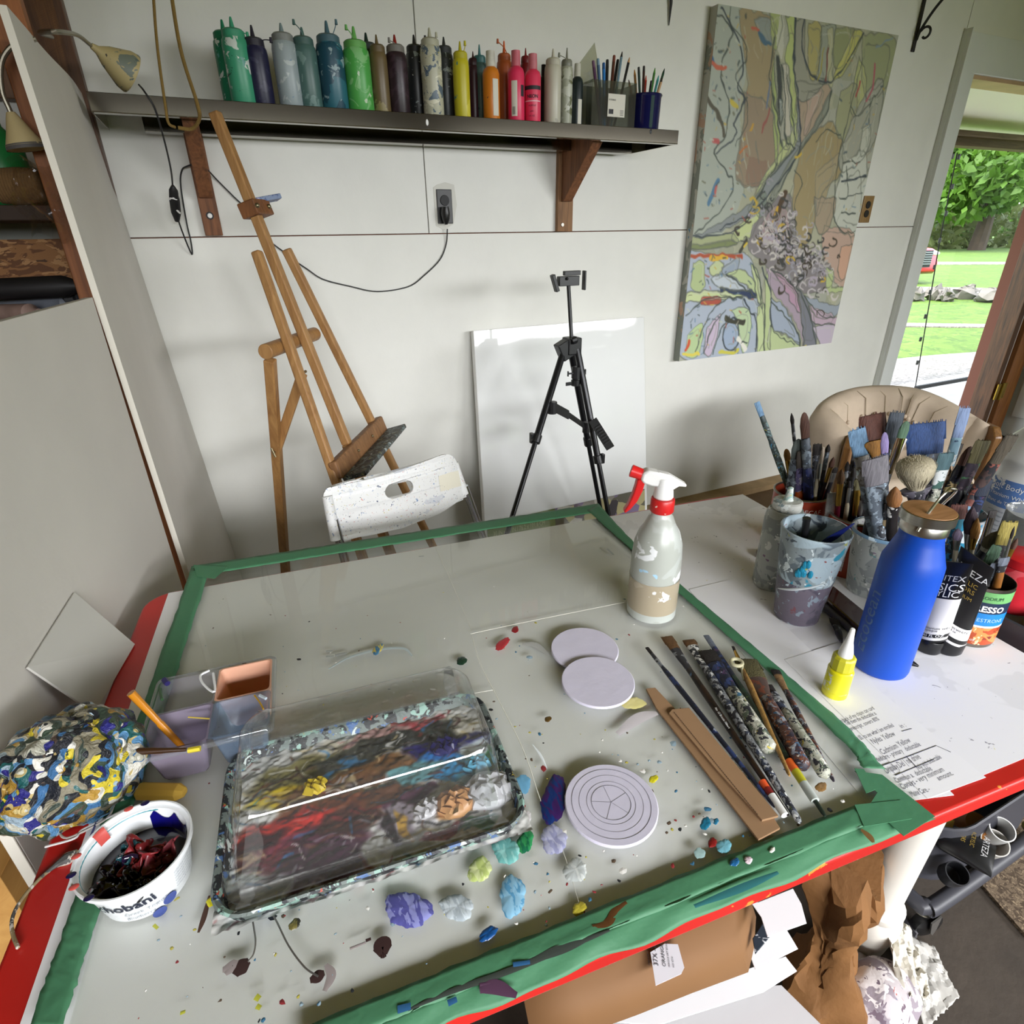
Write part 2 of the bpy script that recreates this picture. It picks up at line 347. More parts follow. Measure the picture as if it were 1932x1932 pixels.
b = MB(); b.box((DX1+.27, YW-.36, 1.0), (.04, .64, 1.98)); b.box((DX1+.245, YW-.36, .45), (.012, .44, .6)); b.box((DX1+.245, YW-.36, 1.4), (.012, .44, .7))
b.build('door_leaf', M_trim, dj, smooth=0, bevel=.004)
# ---------------------------------------------------------------- outdoors
M_grass = splat('lawn', '48640f', [('527018', 1.6, .5), ('3e5a0e', 6, .56), ('5e7a26', 9, .62)], .9, .2)
M_grav = splat('gravel_mix', '7d7973', [('928d86', 14, .5), ('66625c', 30, .58)], .95, .4)
def ground(name, px, z, m, kind='structure', far=None):
    P = [pz(x, y, 0) for x, y in px]; b = MB(); b.prism([(p[0], p[1], z-.02) for p in P], (0, 0, .02)); o = b.build(name, m, smooth=0); o['kind'] = kind; return o
b = MB(); b.box((30, 62.3, -.16), (170, 120, .2)); b.box((0, -32.5, -.16), (150, 60, .2)); b.box((-30.2, .1, -.17), (58, 5.0, .2)); b.box((35, -.1, -.17), (59, 4.4, .2)); o = b.build('lawn', M_grass, smooth=0); o['kind'] = 'structure'
ground('gravel_apron', [(1640, 676), (1760, 664), (1932, 652), (1932, 730), (1640, 790)], -.035, M_grav)
ground('gravel_strip', [(1640, 603), (1932, 607), (1932, 612), (1640, 609)], -.04, M_grav)
ground('driveway', [(1640, 536), (1932, 541), (1932, 551), (1640, 545)], -.04, M_grav)
ground('lane', [(1640, 492), (1932, 492), (1932, 496), (1640, 497)], -.04, M_grav)
b = MB(); b.box((DX0+1.5, 2.75, -.03), (5.5, 1.1, .06)); o = b.build('porch_floor', mat('porch_slab', 'b5b2aa', .9, vary=.15), smooth=0); o['kind'] = 'structure'
YB = 3.0
z0, z1 = pY(1860, 278, YB)[2], pY(1860, 252, YB)[2]
b = MB(); b.box((5.6, YB+.05, (z0+z1)/2), (4.2, .1, z1-z0)); b.box((5.6, YB-.02, z1-.012), (4.2, .05, .03)); o = b.build('porch_beam', wood('beam_wood', '6d5643', '4d3b2c', 6, .8, 0), smooth=0, bevel=.004); o['kind'] = 'structure'
b = MB(); b.prism([(3.0, 2.27, 2.16), (8.0, 2.27, 2.16), (8.0, YB+.2, z1+.02), (3.0, YB+.2, z1+.02)], (0, 0, .04))
b.prism([(3.6, 2.5, 2.11), (7.0, 2.5, 2.11), (7.0, 2.54, 2.105), (3.6, 2.54, 2.105)], (0, 0, .04)); b.box((5.05, 2.62, 2.10), (.05, .7, .03))
o = b.build('porch_roof', mat('porch_white', 'f4efe8', .6), smooth=0); o['kind'] = 'structure'
# mosquito screen with magnets
YS = 2.93
a0 = pY(1727, 731, YS); a1 = pY(1840, 745, YS); t0 = pY(1806, 288, YS)
sc = thing('mosquito_screen', 'sheer mosquito net with black magnets along its edge hanging in the sunny doorway', 'screen', (a0[0], YS, 0))
b = MB(); b.grid(lambda u, v: (a0[0]+.02*math.sin(v*3)+(a1[0]-a0[0])*u+.02*v, YS+.012*math.sin(u*14+v*2), a0[2]+(t0[2]-a0[2])*v), 30, 12)
b.build('net', clear('net_sheer', 'f7f8f6', -.3, .6, .02), sc)
b = MB(); b.box((a0[0]*.5+a1[0]*.5, YS-.012, a0[2]), (a1[0]-a0[0]+.04, .02, .03)); b.tube([a0, pY(1773, 454, YS-.01), t0], .004)
b.build('hem', mat('black_binding', '1c1a18', .7), sc)
for x, y in ((1797, 295), (1809, 296), (1777, 350), (1797, 352), (1760, 405), (1785, 403), (1773, 454), (1763, 504), (1755, 551), (1746, 597), (1737, 640), (1731, 684)):
    q = pY(x, y, YS-.012); MB().box(q, (.022, .012, .034)).build('magnet', mat('black_rubber', '161616', .5), sc, smooth=0, bevel=.003)
# trees
def tree(name, label, base, h, rad, m, n, seed, trunk=.28, low=.28):
    rs = np.random.RandomState(seed); t = thing(name, label, 'tree', base); B = np.array(base)
    b = MB(); b.tube(spline([B, B+(.1, 0, h*.2), B+(-.1, .1, h*.45), B+(.1, 0, h*.7)], 4), [trunk*(1-.7*i/12) for i in range(13)], 10)
    for k in range(7):
        a = k*2.4; s = B+np.array((0, 0, h*(.2+.06*k))); b.tube([s, s+(math.cos(a)*rad*.35, math.sin(a)*rad*.35, h*.1), s+(math.cos(a)*rad*.7, math.sin(a)*rad*.7, h*.22)], [trunk*.35, trunk*.22, .04], 6)
    b.build('trunk', mat('bark', '4e4034', .9, vary=.4, vscale=3), t)
    b = MB(); lob = [(rs.uniform(-.75, .75)*rad, rs.uniform(-.75, .75)*rad, h*rs.uniform(low, .92), rad*rs.uniform(.3, .48)) for _ in range(26)]
    V, Fc = [], []
    for i in range(n):
        lx, ly, lz, lr = lob[rs.randint(len(lob))]; d = rs.normal(size=3); d /= np.linalg.norm(d); d[2] *= .62; c = B+np.array((lx, ly, lz))+d*lr*rs.uniform(.75, 1.02)
        s = rad*.055*rs.uniform(.6, 1.3); e = rs.normal(size=3); e /= np.linalg.norm(e); f = np.cross(e, rs.normal(size=3)); f /= np.linalg.norm(f); k = len(V)
        V += [c-e*s, c+f*s*.55, c+e*s, c-f*s*.55]; Fc.append((k, k+1, k+2, k+3))
    b.add(V, Fc); b.build('leaves', m, t, smooth=0)
def leafmat(name, c, c2):
    m, t, b = newmat(name); n = noise(t, coords(t), .6, 3); col = mix(t, step(t, n.outputs[0], .35, .65), lin(c), lin(c2)); t.links.new(col, b.inputs['Base Color'])
    b.inputs['Roughness'].default_value = .6; tl = t.nodes.new('ShaderNodeBsdfTranslucent'); t.links.new(col, tl.inputs[0]); mx = t.nodes.new('ShaderNodeMixShader'); mx.inputs[0].default_value = .4
    t.links.new(b.outputs[0], mx.inputs[1]); t.links.new(tl.outputs[0], mx.inputs[2]); t.links.new(mx.outputs[0], t.nodes['Material Output'].inputs[0]); return m
q = pz(1842, 470, 0); q2 = pz(1800, 462, 0)
tree('maple_tree', 'big bright green maple with dark trunk filling the doorway view', (q[0], q[1], -.1), 10.5, 5.6, leafmat('maple_leaf', '3e6018', '5a8028'), 9000, 3, .5, .26)
tree('far_tree', 'dark green tree behind the maple at the edge of the lawn', (q2[0]+22, q2[1]+12, -.1), 12, 7.5, leafmat('far_leaf', '3c5c1e', '54762a'), 7000, 5, .4, .08)
tree('far_tree', 'mid green tree beside the pale blue house, left of the maple', (q2[0]-2, q2[1]+34, -.1), 13, 8, leafmat('far_leaf_b', '426422', '5c7e30'), 7000, 8, .4, .08)
# wood out of view behind the building, put in to send green light inside
rs = np.random.RandomState(14); V, Fc = [], []
for i in range(9000):
    z = 9.5*rs.rand()**.9; c = np.array((rs.uniform(-24, 26), -13.5+rs.normal()*1.3-.08*z, z)); e = rs.normal(size=3)*.3; f = rs.normal(size=3)*.3; k = len(V)
    V += [c-e, c+f, c+e, c-f]; Fc.append((k, k+1, k+2, k+3))
tag(MB().add(V, Fc).build('woods', leafmat('woods_leaf', '4c6a16', '68882a'), smooth=0), 'leafy wood outside behind the camera, mirrored in the canvas film', 'woods', kind='stuff')
# brush line under the trees
rs = np.random.RandomState(4); V, Fc = [], []
for i in range(5000):
    u = rs.rand(); c = np.array((q[0]-14+u*40, q[1]+10-u*16+rs.normal()*1.2, rs.rand()**1.5*2.6)); e = rs.normal(size=3)*.16; f = rs.normal(size=3)*.16; k = len(V)
    V += [c-e, c+f, c+e, c-f]; Fc.append((k, k+1, k+2, k+3))
tag(MB().add(V, Fc).build('undergrowth', leafmat('scrub_leaf', '5c6638', '747e4a'), smooth=0), 'pale scrub growing along the far edge of the lawn', 'undergrowth', kind='stuff')
for i, (x, y, sx, lb) in enumerate(((1726, 562, .2, 'leftmost grey stone of the row on the lawn, half behind the door trim'), (1764, 560, .24, 'large pale stone second from left in the row on the lawn'), (1785, 563, .15, 'low rounded stone in the middle of the row on the lawn'), (1822, 558, .27, 'pale upright block of stone right in the row on the lawn'), (1872, 563, .36, 'flat stone at the right end of the row on the lawn'))):
    P = pz(x, y, 0); rr = np.random.RandomState(i); b = MB(); b.sphere((P[0], P[1], .04), (sx, sx*.7, .13), 12, 8)
    b.v = [tuple(np.array(v)+rr.normal(size=3)*.035) for v in b.v]; tag(b.build('stone', mat('field_stone', '77736c', .9, vary=.3, vscale=5), smooth=40), lb, 'stone', 'stones across the lawn')
# house
P = pz(1752, 462, 0)+np.array((0, 9, 0)); P[2] = -.1
h = thing('house', 'pale blue house far beyond the lawn, left behind the net', 'house', P)
b = MB(); b.box(P+(0, 2, 1.9), (7, 6, 3.8)); b.build('wall', mat('house_blue', '9fb2c6', .7), h, smooth=0)
b = MB(); b.prism([P+(-3.9, -1.5, 3.7), P+(3.9, -1.5, 3.7), P+(0, -1.5, 5.9)], (0, 7, 0)); b.build('roof', mat('house_roof', '8f8d8c', .8), h, smooth=0)
for dx in (-1.9, 0.2, 2.2): MB().box(P+(dx, -1.02, 2.2), (.9, .08, 1.3)).build('window', mat('house_window', 'e8eef4', .2), h, smooth=0)
# car
P = pz(1712, 533, 0); P[2] = -.06; d = hv(P); s = np.array((-d[1], d[0], 0))*-1.
d = -d; d = d*math.cos(.8)+s*math.sin(.8); s = np.array((d[1], -d[0], 0))
c = thing('car', 'red car parked on the driveway, its grille facing the doorway', 'car', P)
def cp(a, l, z): return P + d*a + s*l + np.array((0, 0, z))
def sec(a, hw, z0, z1, k=.75): return [cp(a, -hw, z0), cp(a, hw, z0), cp(a, hw*1.02, (z0+z1)/2), cp(a, hw*.94, z1-.06), cp(a, hw*k, z1), cp(a, -hw*k, z1), cp(a, -hw*.94, z1-.06), cp(a, -hw*1.02, (z0+z1)/2)]
M_red = mat('car_red', 'c41f2e', .25, coat=.6)
MB().loft([sec(0, .78, .32, .72), sec(-.12, .86, .25, .86), sec(-1.2, .9, .25, 1.0), sec(-4.2, .9, .28, 1.02), sec(-4.5, .84, .35, .9)]).build('body', M_red, c, smooth=50, bevel=.02)
MB().loft([sec(-1.1, .8, .98, 1.02), sec(-1.85, .7, 1.0, 1.5, .8), sec(-3.3, .7, 1.0, 1.52, .8), sec(-4.2, .78, .98, 1.05)]).build('cabin', mat('car_glass', '20262c', .1), c, smooth=40)
b = MB(); [b.box(cp(.03, 0, .5+.055*i), (.05, 1.05, .028), (d, s, (0, 0, 1))) for i in range(6)]; b.build('grille', mat('grille_grey', '8b9098', .3, .8), c, smooth=0)
MB().box(cp(.0, 0, .62), (.04, 1.1, .4), (d, s, (0, 0, 1))).build('grille_back', mat('grille_dark', '1d1e22', .5), c, smooth=0)
MB().box(cp(.07, 0, .5), (.02, .36, .2), (d, s, (0, 0, 1))).build('number_plate', mat('plate', 'dfe6f2', .4), c, smooth=0)
for k in (-1, 1):
    b = MB(); b.sphere(cp(-.12, k*.68, .74), (.16, .16, .07)); b.build('headlight', mat('lamp_glass', 'eef2f6', .1), c)
    for a in (-.85, -3.5): b = MB(); b.lathe(cp(a, k*.78-.1, .3), [(0, .3), (0, .33), (.2, .33), (.2, .3)], 24, axis=s); b.build('wheel', mat('tyre', '1a1a1b', .8), c)
# ---------------------------------------------------------------- left partition and the shelves behind it
M_panel = mat('panel_grey', 'd0ccc4', .6, vary=.08, vscale=4, bump=.1, bscale=60)
FT, FB = np.array((-.212, 1.315, 1.617)), np.array((-.212, 1.475, 0)); BT, BB = np.array((-.232, 2.145, 1.642)), np.array((-.148, 2.145, 0))
b = MB(); N = 24; th = np.array((-.011, 0, 0))
def pa(u, v): return (FT*(1-u)+BT*u)*v + (FB*(1-u)+BB*u)*(1-v) + np.array((.004*math.sin(9*u+2*v)*u, 0, 0))
for off, rev in ((0, 0), (1, 1)): b.grid(lambda u, v: pa(u, v)+th*off, N, N)
n2 = N*N
for i in range(N-1):
    for e in ((i, i+1), (n2-N+i, n2-N+i+1), (i*N, i*N+N), (i*N+N-1, i*N+2*N-1)): b.f.append((e[0], e[1], e[1]+n2, e[0]+n2)); b.m.append(1)
tag(b.build('partition_board', [M_panel, mat('board_edge', 'e2ddd0', .8)], smooth=20), 'tall grey board standing on edge against the back wall, left of the easel', 'board')
A0 = np.array((-.222, 1.345, 0)); dB = np.array((-.145, -.989, 0)); nB = np.array((-.989, .145, 0))
Lb = .735; zt = 1.206
b = MB(); P4 = [A0, A0+dB*Lb, A0+dB*Lb+(0, 0, zt), A0+(0, 0, zt)]; b.prism(P4, nB*.012); b.k = 1
e0 = A0+dB*(Lb+.0005); b.prism([e0, e0+dB*.003, e0+dB*.003+(0, 0, zt), e0+(0, 0, zt)], nB*.012)
tag(b.build('partition_board', [M_panel, mat('board_edge', 'e2ddd0', .8)], smooth=0, bevel=.001), 'low wide grey board left of the table with an empty shelf gap above it', 'board')
def stud(name, x0, x1, y0, y1, z0, z1, m=None):
    o = MB().box(((x0+x1)/2, (y0+y1)/2, (z0+z1)/2), (x1-x0, y1-y0, z1-z0)).build(name, m or M_stud, smooth=0, bevel=.002); o['kind'] = 'structure'; return o
q = pY(18, 180, 1.55); qa = pY(156, 564, 1.55); xs = (q[0]+qa[0])/2
stud('trim_4', xs, -.228, 1.55, 1.59, 0, ZC)
stud('trim_5', pY(30, 0, 2.12)[0]-.02, pY(128, 40, 2.12)[0], 2.10, 2.148, 0, ZC, wood('stud_dark', '6d4420', '3d2410', 7))
stud('trim_6', -1.0, xs-.01, 1.98, 2.0, pY(10, 452, 1.98)[2]-.5, pY(10, 452, 1.98)[2], M_osb)
stud('trim_7', -.9, -.24, 2.10, 2.145, 1.62, ZC, wood('stud_back', '7b5026', '4a2c14', 7))
zz = pY(10, 385, 1.8)[2]
o = MB().box((-.62, 1.85, zz-.02), (.66, .26, .03)).build('wall_shelf', M_dark, smooth=0, bevel=.002); tag(o, 'dark wooden shelf behind the grey boards holding the ball of twine', 'shelf')
o = MB().box((-.56, 2.03, pY(60, 425, 2.02)[2]), (.46, .012, .13)).build('back_plate', mat('plate_grey', '8a8c84', .5), smooth=0, bevel=.01); tag(o, 'grey metal plate with rounded corners below the dark shelf', 'plate')
zl = 1.10
o = MB().box((-.62, 1.72, zl-.02), (.7, .46, .03)).build('wall_shelf', M_dark, smooth=0); tag(o, 'lower dark shelf full of tools behind the low grey board', 'shelf')
# things on those shelves
P = pY(50, 365, 1.74); P[2] = zz-.005
def twine(P, r, h, axis):
    b = MB(); prof = []
    for i in range(33):
        z = h*i/32; prof.append((z, r*(.86+.14*math.sin(math.pi*min(1, max(0, z/h))))+(.0022 if i % 2 else 0)))
    b.lathe(P, prof, 28, axis=axis); return b
tag(twine(P+(-.05, 0, .034), .034, .085, (1, -.1, 0.05)).build('twine_spool', mat('jute', '84653f', .95, bump=.8, bscale=200), smooth=60), 'brown spool of jute twine lying on the dark shelf', 'twine')
P = pY(-8, 275, 1.86); P[2] = zz-.005
t = thing('green_bottle', 'green plastic bottle at the left end of the dark shelf', 'bottle', P)
MB().lathe(P, [(0, .045), (.01, .05), (.12, .05), (.16, .022), (.18, .02)], 24).build('body', mat('bottle_green', '1f7a3c', .35), t)
MB().lathe(P+(0, 0, .18), [(0, .022), (.03, .02)], 16).build('cap', mat('cap_dark', '23302a', .5), t)
P = pY(52, 318, 1.86); P[2] = zz-.004
b = MB(); b.grid(lambda u, v: P+np.array((-.1+.13*u, .05*v, .01+.05*math.sin(u*2.6)+.03*v)), 12, 6); tag(b.build('rag', mat('rag_grey', 'b9c0bc', .8), smooth=60, solid=.004), 'crumpled pale cloth beside the twine on the dark shelf', 'rag')
rs = np.random.RandomState(2)
for i, (x, y, L, w_, c, nm, lb) in enumerate(((20, 545, .30, .022, '1b1a1c', 'black_bar', 'long black bar across the lower shelf'), (70, 578, .2, .03, '6e737c', 'spray_can', 'worn grey spray can lying on the lower shelf'), (20, 592, .14, .02, 'a48a80', 'wood_stick', 'pinkish wooden stick on the lower shelf, in front of the can'), (130, 560, .12, .03, '202226', 'black_tin', 'small black tin at the right end of the lower shelf'))):
    P = pY(x, y, 1.62+.06*(i % 2)); P[2] = max(P[2], zl-.005+w_); a = .5+.25*i; D = np.array((math.cos(a), -math.sin(a)*.6, .02))
    b = MB(); b.lathe(P-D*L/2, [(0, w_*.5), (.004, w_*.96), (L*.82, w_), (L*.9, w_*.55), (L, w_*.5)], 16, axis=D); tag(b.build(nm, mat('clutter_'+nm, c, .5, vary=.3, vscale=30)), lb, nm.split('_')[1])
# crumpled clear wrap on the stud
b = MB(); P = pY(100, 385, 1.52)
def wrapf(u, v): return P+np.array((-.05+.09*u+.01*math.sin(9*v), -.012-.02*abs(math.sin(7*u+5*v))-.008*math.sin(19*v), -.06+.13*v+.01*math.sin(8*u)))
b.grid(wrapf, 14, 16); tag(b.build('plastic_wrap', clear('wrap_clear', 'f4f2ee', .12, .05), smooth=30), 'crinkled clear plastic wrap taped to the wooden stud', 'wrap')
# ---------------------------------------------------------------- the red table
TL, TR, TF, TBK = -.338, .915, None, 1.022
TF = to_tv(pz(1400, 1717, .712))[1]
TT = .7332
def red_table():
    m, t, b = newmat('red_paint'); v = coords(t); n = noise(t, v, 26, 4, .6); n3 = noise(t, v, 5, 2)
    # chips of bare wood follow the outer edge
    sx = t.nodes.new('ShaderNodeSeparateXYZ'); t.links.new(v, sx.inputs[0])
    def dist(out, c, sgn):
        a = t.nodes.new('ShaderNodeMath'); a.operation = 'MULTIPLY_ADD'; t.links.new(out, a.inputs[0]); a.inputs[1].default_value = sgn; a.inputs[2].default_value = -sgn*c; return a.outputs[0]
    e = t.nodes.new('ShaderNodeMath'); e.operation = 'MINIMUM'; t.links.new(dist(sx.outputs[1], TF-.6, 1), e.inputs[0]); t.links.new(dist(sx.outputs[0], TL-.3, 1), e.inputs[1])
    k = step(t, e.outputs[0], -.004, .018); ad = t.nodes.new('ShaderNodeMath'); ad.operation = 'MULTIPLY_ADD'; t.links.new(k, ad.inputs[0]); ad.inputs[1].default_value = .26; t.links.new(n.outputs[0], ad.inputs[2])
    red = mix(t, step(t, n3.outputs[0], .35, .65), lin('b5211c'), lin('c9261e'))
    t.links.new(mix(t, step(t, ad.outputs[0], .40, .412), lin('dd8a3a'), red), b.inputs['Base Color']); b.inputs['Roughness'].default_value = .38
    return m
tab = thing('painting_table', 'red painted wooden table covered with white paper and a taped glass sheet', 'table', (0, 0, 0))
C_ = tb(.3, .6, 0); tab.location = C_; tab.rotation_euler = (0, 0, TA)
def tloc(o, z=0): o.parent = tab; return o
def tl(t, v, z): return (t-.3, v-.6, z)               # table's own axes
def rrect(x0, x1, y0, y1, r, n=6):
    out = []
    for cx, cy, a0 in ((x1-r, y1-r, 0), (x0+r, y1-r, 90), (x0+r, y0+r, 180), (x1-r, y0+r, 270)):
        out += [(cx+r*math.cos(math.radians(a0+90*i/n)), cy+r*math.sin(math.radians(a0+90*i/n))) for i in range(n+1)]
    return out
ORI[tab] = np.zeros(3)
b = MB(); b.prism([tl(x, y, TT-.022) for x, y in rrect(TL, TR, TF, TBK, .045)], (0, 0, .022)); b.build('tabletop', red_table(), tab, smooth=30, bevel=.004, seg=3)
M_leg = mat('leg_white', 'dedad0', .35, vary=.06, vscale=10, coat=.2)
LP = [(0, .022), (.012, .03), (.045, .036), (.075, .04), (.10, .045), (.125, .045), (.14, .039), (.145, .042), (.158, .042), (.165, .033), (.18, .032), (.4, .037), (.62, .041), (.665, .041)]
lx = to_tv(pz(1622, 1790, .0)); LT, LV = lx
for t_, v_ in ((LT, LV), (TL+.1, LV), (LT, TBK-.09), (TL+.1, TBK-.09)):
    b = MB(); b.lathe(tl(t_, v_, 0), LP, 28); b.build('leg', M_leg, tab)
b = MB()
for t0_, t1_, v0_, v1_ in ((TL+.13, LT-.04, LV-.012, LV+.012), (TL+.13, LT-.04, TBK-.102, TBK-.078), (TL+.09, TL+.11, LV+.03, TBK-.12), (LT-.01, LT+.01, LV+.03, TBK-.12)):
    b.box(tl((t0_+t1_)/2, (v0_+v1_)/2, .665), (t1_-t0_, v1_-v0_, .085))
b.build('apron', M_leg, tab, smooth=0, bevel=.002)
# ---------------------------------------------------------------- paper
M_paper = mat('paper_white', 'efeef0', .75, vary=.03, vscale=6)
M_paper2 = splat('paper_used', 'ebeaec', [('e2e1e3', 7, .6), ('9a98a0', 60, .755), ('d8d49a', 34, .77)], .75, 0)
def sheet(lbl, pts, z, m, th=.0004): b = MB(); b.prism([(p[0], p[1], z) for p in pts], (0, 0, th)); return tag(b.build('paper_sheet', m, smooth=0), lbl, 'paper')
q1, q2 = pz(320, 1112, ZP), pz(36, 1932, ZP); v1 = TF+.004
tvL = to_tv(q1)[0]; seamT = to_tv(pz(1000, 1530, ZP))[0]; seam1 = to_tv(pz(815, 1022, ZP)); seam2 = to_tv(pz(1095, 1740, ZP))
sA, sB = to_tv(pz(815, 1022, ZP))[0], to_tv(pz(1095, 1740, ZP))[0]; v0s, v1s = 1.016, TF+.012
sheet('large white paper under the left half of the glass, edge bare on the red tabletop', [tb(tvL, v1s+.0), tb(sB-.001, v1s), tb(sA-.001, v0s), tb(tvL, v0s)], TT+.0007, M_paper)
sheet('large white paper under the right half of the glass with a visible seam', [tb(sB-.006, v1s), tb(.535, v1s), tb(.545, v0s+.002), tb(sA-.006, v0s+.002)], TT+.0001, M_paper)
edge = [pz(1403, 931, ZP)]; fr = [pz(1932, 1428, ZP), pz(1850, 1464, ZP)]; rt = to_tv(edge[0])[0]-.004
sheet('white paper covering the right part of the table below the bottles and cans', [tb(.52, 1.017), tb(rt, 1.012), tb(rt+.003, .6), tb(rt+.003, to_tv(fr[0])[1]), tb(.62, to_tv(fr[1])[1]), tb(.52, .4)], TT+.0002, M_paper2)
sheet('square white paper lying between the spray bottle and the painted plastic cup', [pz(1300, 1112, ZP), pz(1386, 1091, ZP), pz(1640, 1330, ZP), pz(1800, 1500, ZP), pz(1640, 1520, ZP)], TT+.0009, M_paper)
# hand written note
NP = [pz(1480, 1245, ZP), pz(1590, 1210, ZP), pz(1655, 1300, ZP), pz(1860, 1467, ZP), pz(1750, 1507, ZP)]
note = sheet('handwritten note in thin black pen on white paper beside the green tape corner', NP, TT+.0013, M_paper)
M_pen = mat('pen_ink', '5c5c68', .6)
def note_line(txt, x0, y0, x1, y1, k=1.):
    a, b_ = pz(x0, y0, TT+.0018), pz(x1, y1, TT+.0018); d = b_-a; L = np.linalg.norm(d); d /= L; e = np.array((-d[1], d[0], 0)); sz = .0085*k
    wid = max(.4*sz*len(txt), 1e-4); sxx = L/wid*.86
    letters(txt, sz, lambda x, y: a + d*(x*sxx*.82+.22*y) + e*y, 'handwriting', M_pen, note)
for a_ in (('are on back of my chipin can card', 1577, 1369, 1677, 1327), ('Tell them the deductable is', 1598, 1369, 1676, 1340), ('Dell prescript. covers 80%', 1594, 1384, 1684, 1349), ('call SS. to see what I am enrolled', 1616, 1400, 1718, 1358), ('in :', 1701, 1374, 1719, 1367),
           ('Nyles Yellow', 1648, 1404, 1702, 1383, 1.25), ('Cadmium Yellow', 1666, 1424, 1727, 1396, 1.25), ('Medicare - primary   deductable', 1655, 1439, 1767, 1396, 1.1), ('Dripaby,Del | no drive', 1674, 1460, 1762, 1420, 1.3),
           ('help with deductable', 1732, 1452, 1793, 1423), ('Commun a.  deductable', 1693, 1478, 1775, 1447, 1.1), ('Corays - very minimum', 1704, 1490, 1802, 1446, 1.1), ('amount.', 1772, 1473, 1806, 1459), ('Maine Care. -', 1722, 1504, 1768, 1488, 1.1)): note_line(*a_)
b = MB(); zz_ = TT+.0019
for l in ([(1662, 1446), (1710, 1429), (1767, 1407), (1794, 1419)], [(1710, 1427), (1730, 1448)], [(1690, 1463), (1762, 1433)], [(1702, 1380), (1720, 1375)]):
    b.tube([pz(x, y, zz_) for x, y in l], .0004, 5)
b.build('pen_rule', M_pen, note)
# ---------------------------------------------------------------- glass with green tape round it
GL, GR, GF, GB = -.262, .553, to_tv(pz(1300, 1693, ZG))[1], 1.086
gl = thing('glass_sheet', 'large clear glass sheet used as a palette, edged with green masking tape', 'glass', (0, 0, 0))
gl.location = C_; gl.rotation_euler = (0, 0, TA); ORI[gl] = np.zeros(3)
b = MB(); x0, y0, _ = tl(GL, GF, 0); x1, y1, _ = tl(GR, GB, 0)
b.box(((x0+x1)/2, (y0+y1)/2, ZG-.0025), (x1-x0, y1-y0, .005)); b.build('pane', clear('glass_pane', 'fcfdfb', .012, .015), gl, smooth=0)
M_tape = mat('green_tape', '47805c', .6, vary=.1, vscale=14, bump=.35, bscale=28)
def tvl(x, y, z): q = pz(x, y, z); t, v = to_tv(q); return np.array(tl(t, v, z))
def strip(pairs, z, m=None, lab=None, th=.0006, wob=.0008, seed=0):
    """tape along picture points: (outer, inner) pairs"""
    rs = np.random.RandomState(seed); A = [tvl(*p[0], z if len(p) < 3 else p[2]) for p in pairs]; B = [tvl(*p[1], z) for p in pairs]; A2, B2 = spline(A, 14) if len(A) > 2 else A, spline(B, 14) if len(B) > 2 else B
    b = MB(); n = len(A2); nv = 6
    def fn(i, j):
        p = A2[i]*(1-j/(nv-1))+B2[i]*(j/(nv-1)); k = 1 if 0 < j < nv-1 else .5
        return p + np.array((rs.normal()*wob*.7*(j in (0, nv-1)), rs.normal()*wob*.7*(j in (0, nv-1)), .0003+abs(rs.normal())*wob*k))
    V = [fn(i, j) for i in range(n) for j in range(nv)]; b.add(V, [(i*nv+j, i*nv+j+1, (i+1)*nv+j+1, (i+1)*nv+j) for i in range(n-1) for j in range(nv-1)])
    return b.build('tape_strip', m or M_tape, gl, smooth=60, solid=th)
def lerp2(a, b_, n): return [(a[0]+(b_[0]-a[0])*i/n, a[1]+(b_[1]-a[1])*i/n) for i in range(n+1)]
strip(list(zip(lerp2((360, 1069), (1126, 951), 5), lerp2((372, 1087), (1124, 967), 5))), ZG+.0004, seed=1)
strip(list(zip(lerp2((362, 1070), (55, 1940), 6), lerp2((392, 1086), (118, 1940), 6))), ZG+.0009, seed=2)
strip(list(zip([(1128, 950), (1196, 1024), (1279, 1099), (1440, 1235), (1600, 1374), (1668, 1452)], [(1108, 963), (1189, 1036), (1279, 1118), (1430, 1250), (1587, 1397), (1628, 1450)])), ZG+.0012, seed=3)
strip(list(zip([(560, 2000), (900, 1859), (1300, 1695), (1690, 1535)], [(560, 1943), (900, 1806), (1300, 1645), (1616, 1518)])), ZG+.0014, seed=4)
# the second front strip bridges from the glass edge down on to the tabletop
b = MB(); rs = np.random.RandomState(9); n = 60; V = []
for i in range(n):
    u = i/(n-1); s0 = np.array((560+(1694-560)*u, 2000+(1533-2000)*u)); s1 = np.array((560+(1764-560)*u, 2058+(1543-2058)*u)); w_ = .0016*math.sin(u*31)+.0012*math.sin(u*53+1)
    P0, P1 = tvl(*s0, ZG+.0016), tvl(*s1, TT+.002); P0[1] += .002
    for j in range(7):
        k = j/6; p = P0*(1-k)+P1*k; p[2] = (ZG+.002)*(1-k)**1.4+(TT+.0022)*(1-(1-k)**1.4) + .0022*math.sin(k*3.14)*(.6+.5*math.sin(u*40+3*k)) ; p[1] += w_*k*k; V.append(p)
b.add(V, [(i*7+j, i*7+j+1, i*7+j+8, i*7+j+7) for i in range(n-1) for j in range(6)]); b.build('tape_strip', M_tape, gl, smooth=70, solid=.0006)
for k, px in enumerate(([(1612, 1455), (1664, 1462), (1764, 1541), (1705, 1578), (1640, 1520), (1655, 1496)], [(1612, 1519), (1700, 1510), (1720, 1545), (1630, 1560)], [(1612, 1450), (1630, 1452), (1652, 1490), (1634, 1497)])):
    b = MB(); P = [tvl(x, y, ZG+.0022+.0006*k) for x, y in px]; b.prism(P, (0, 0, .0006)); b.build('tape_patch', M_tape, gl, smooth=0)
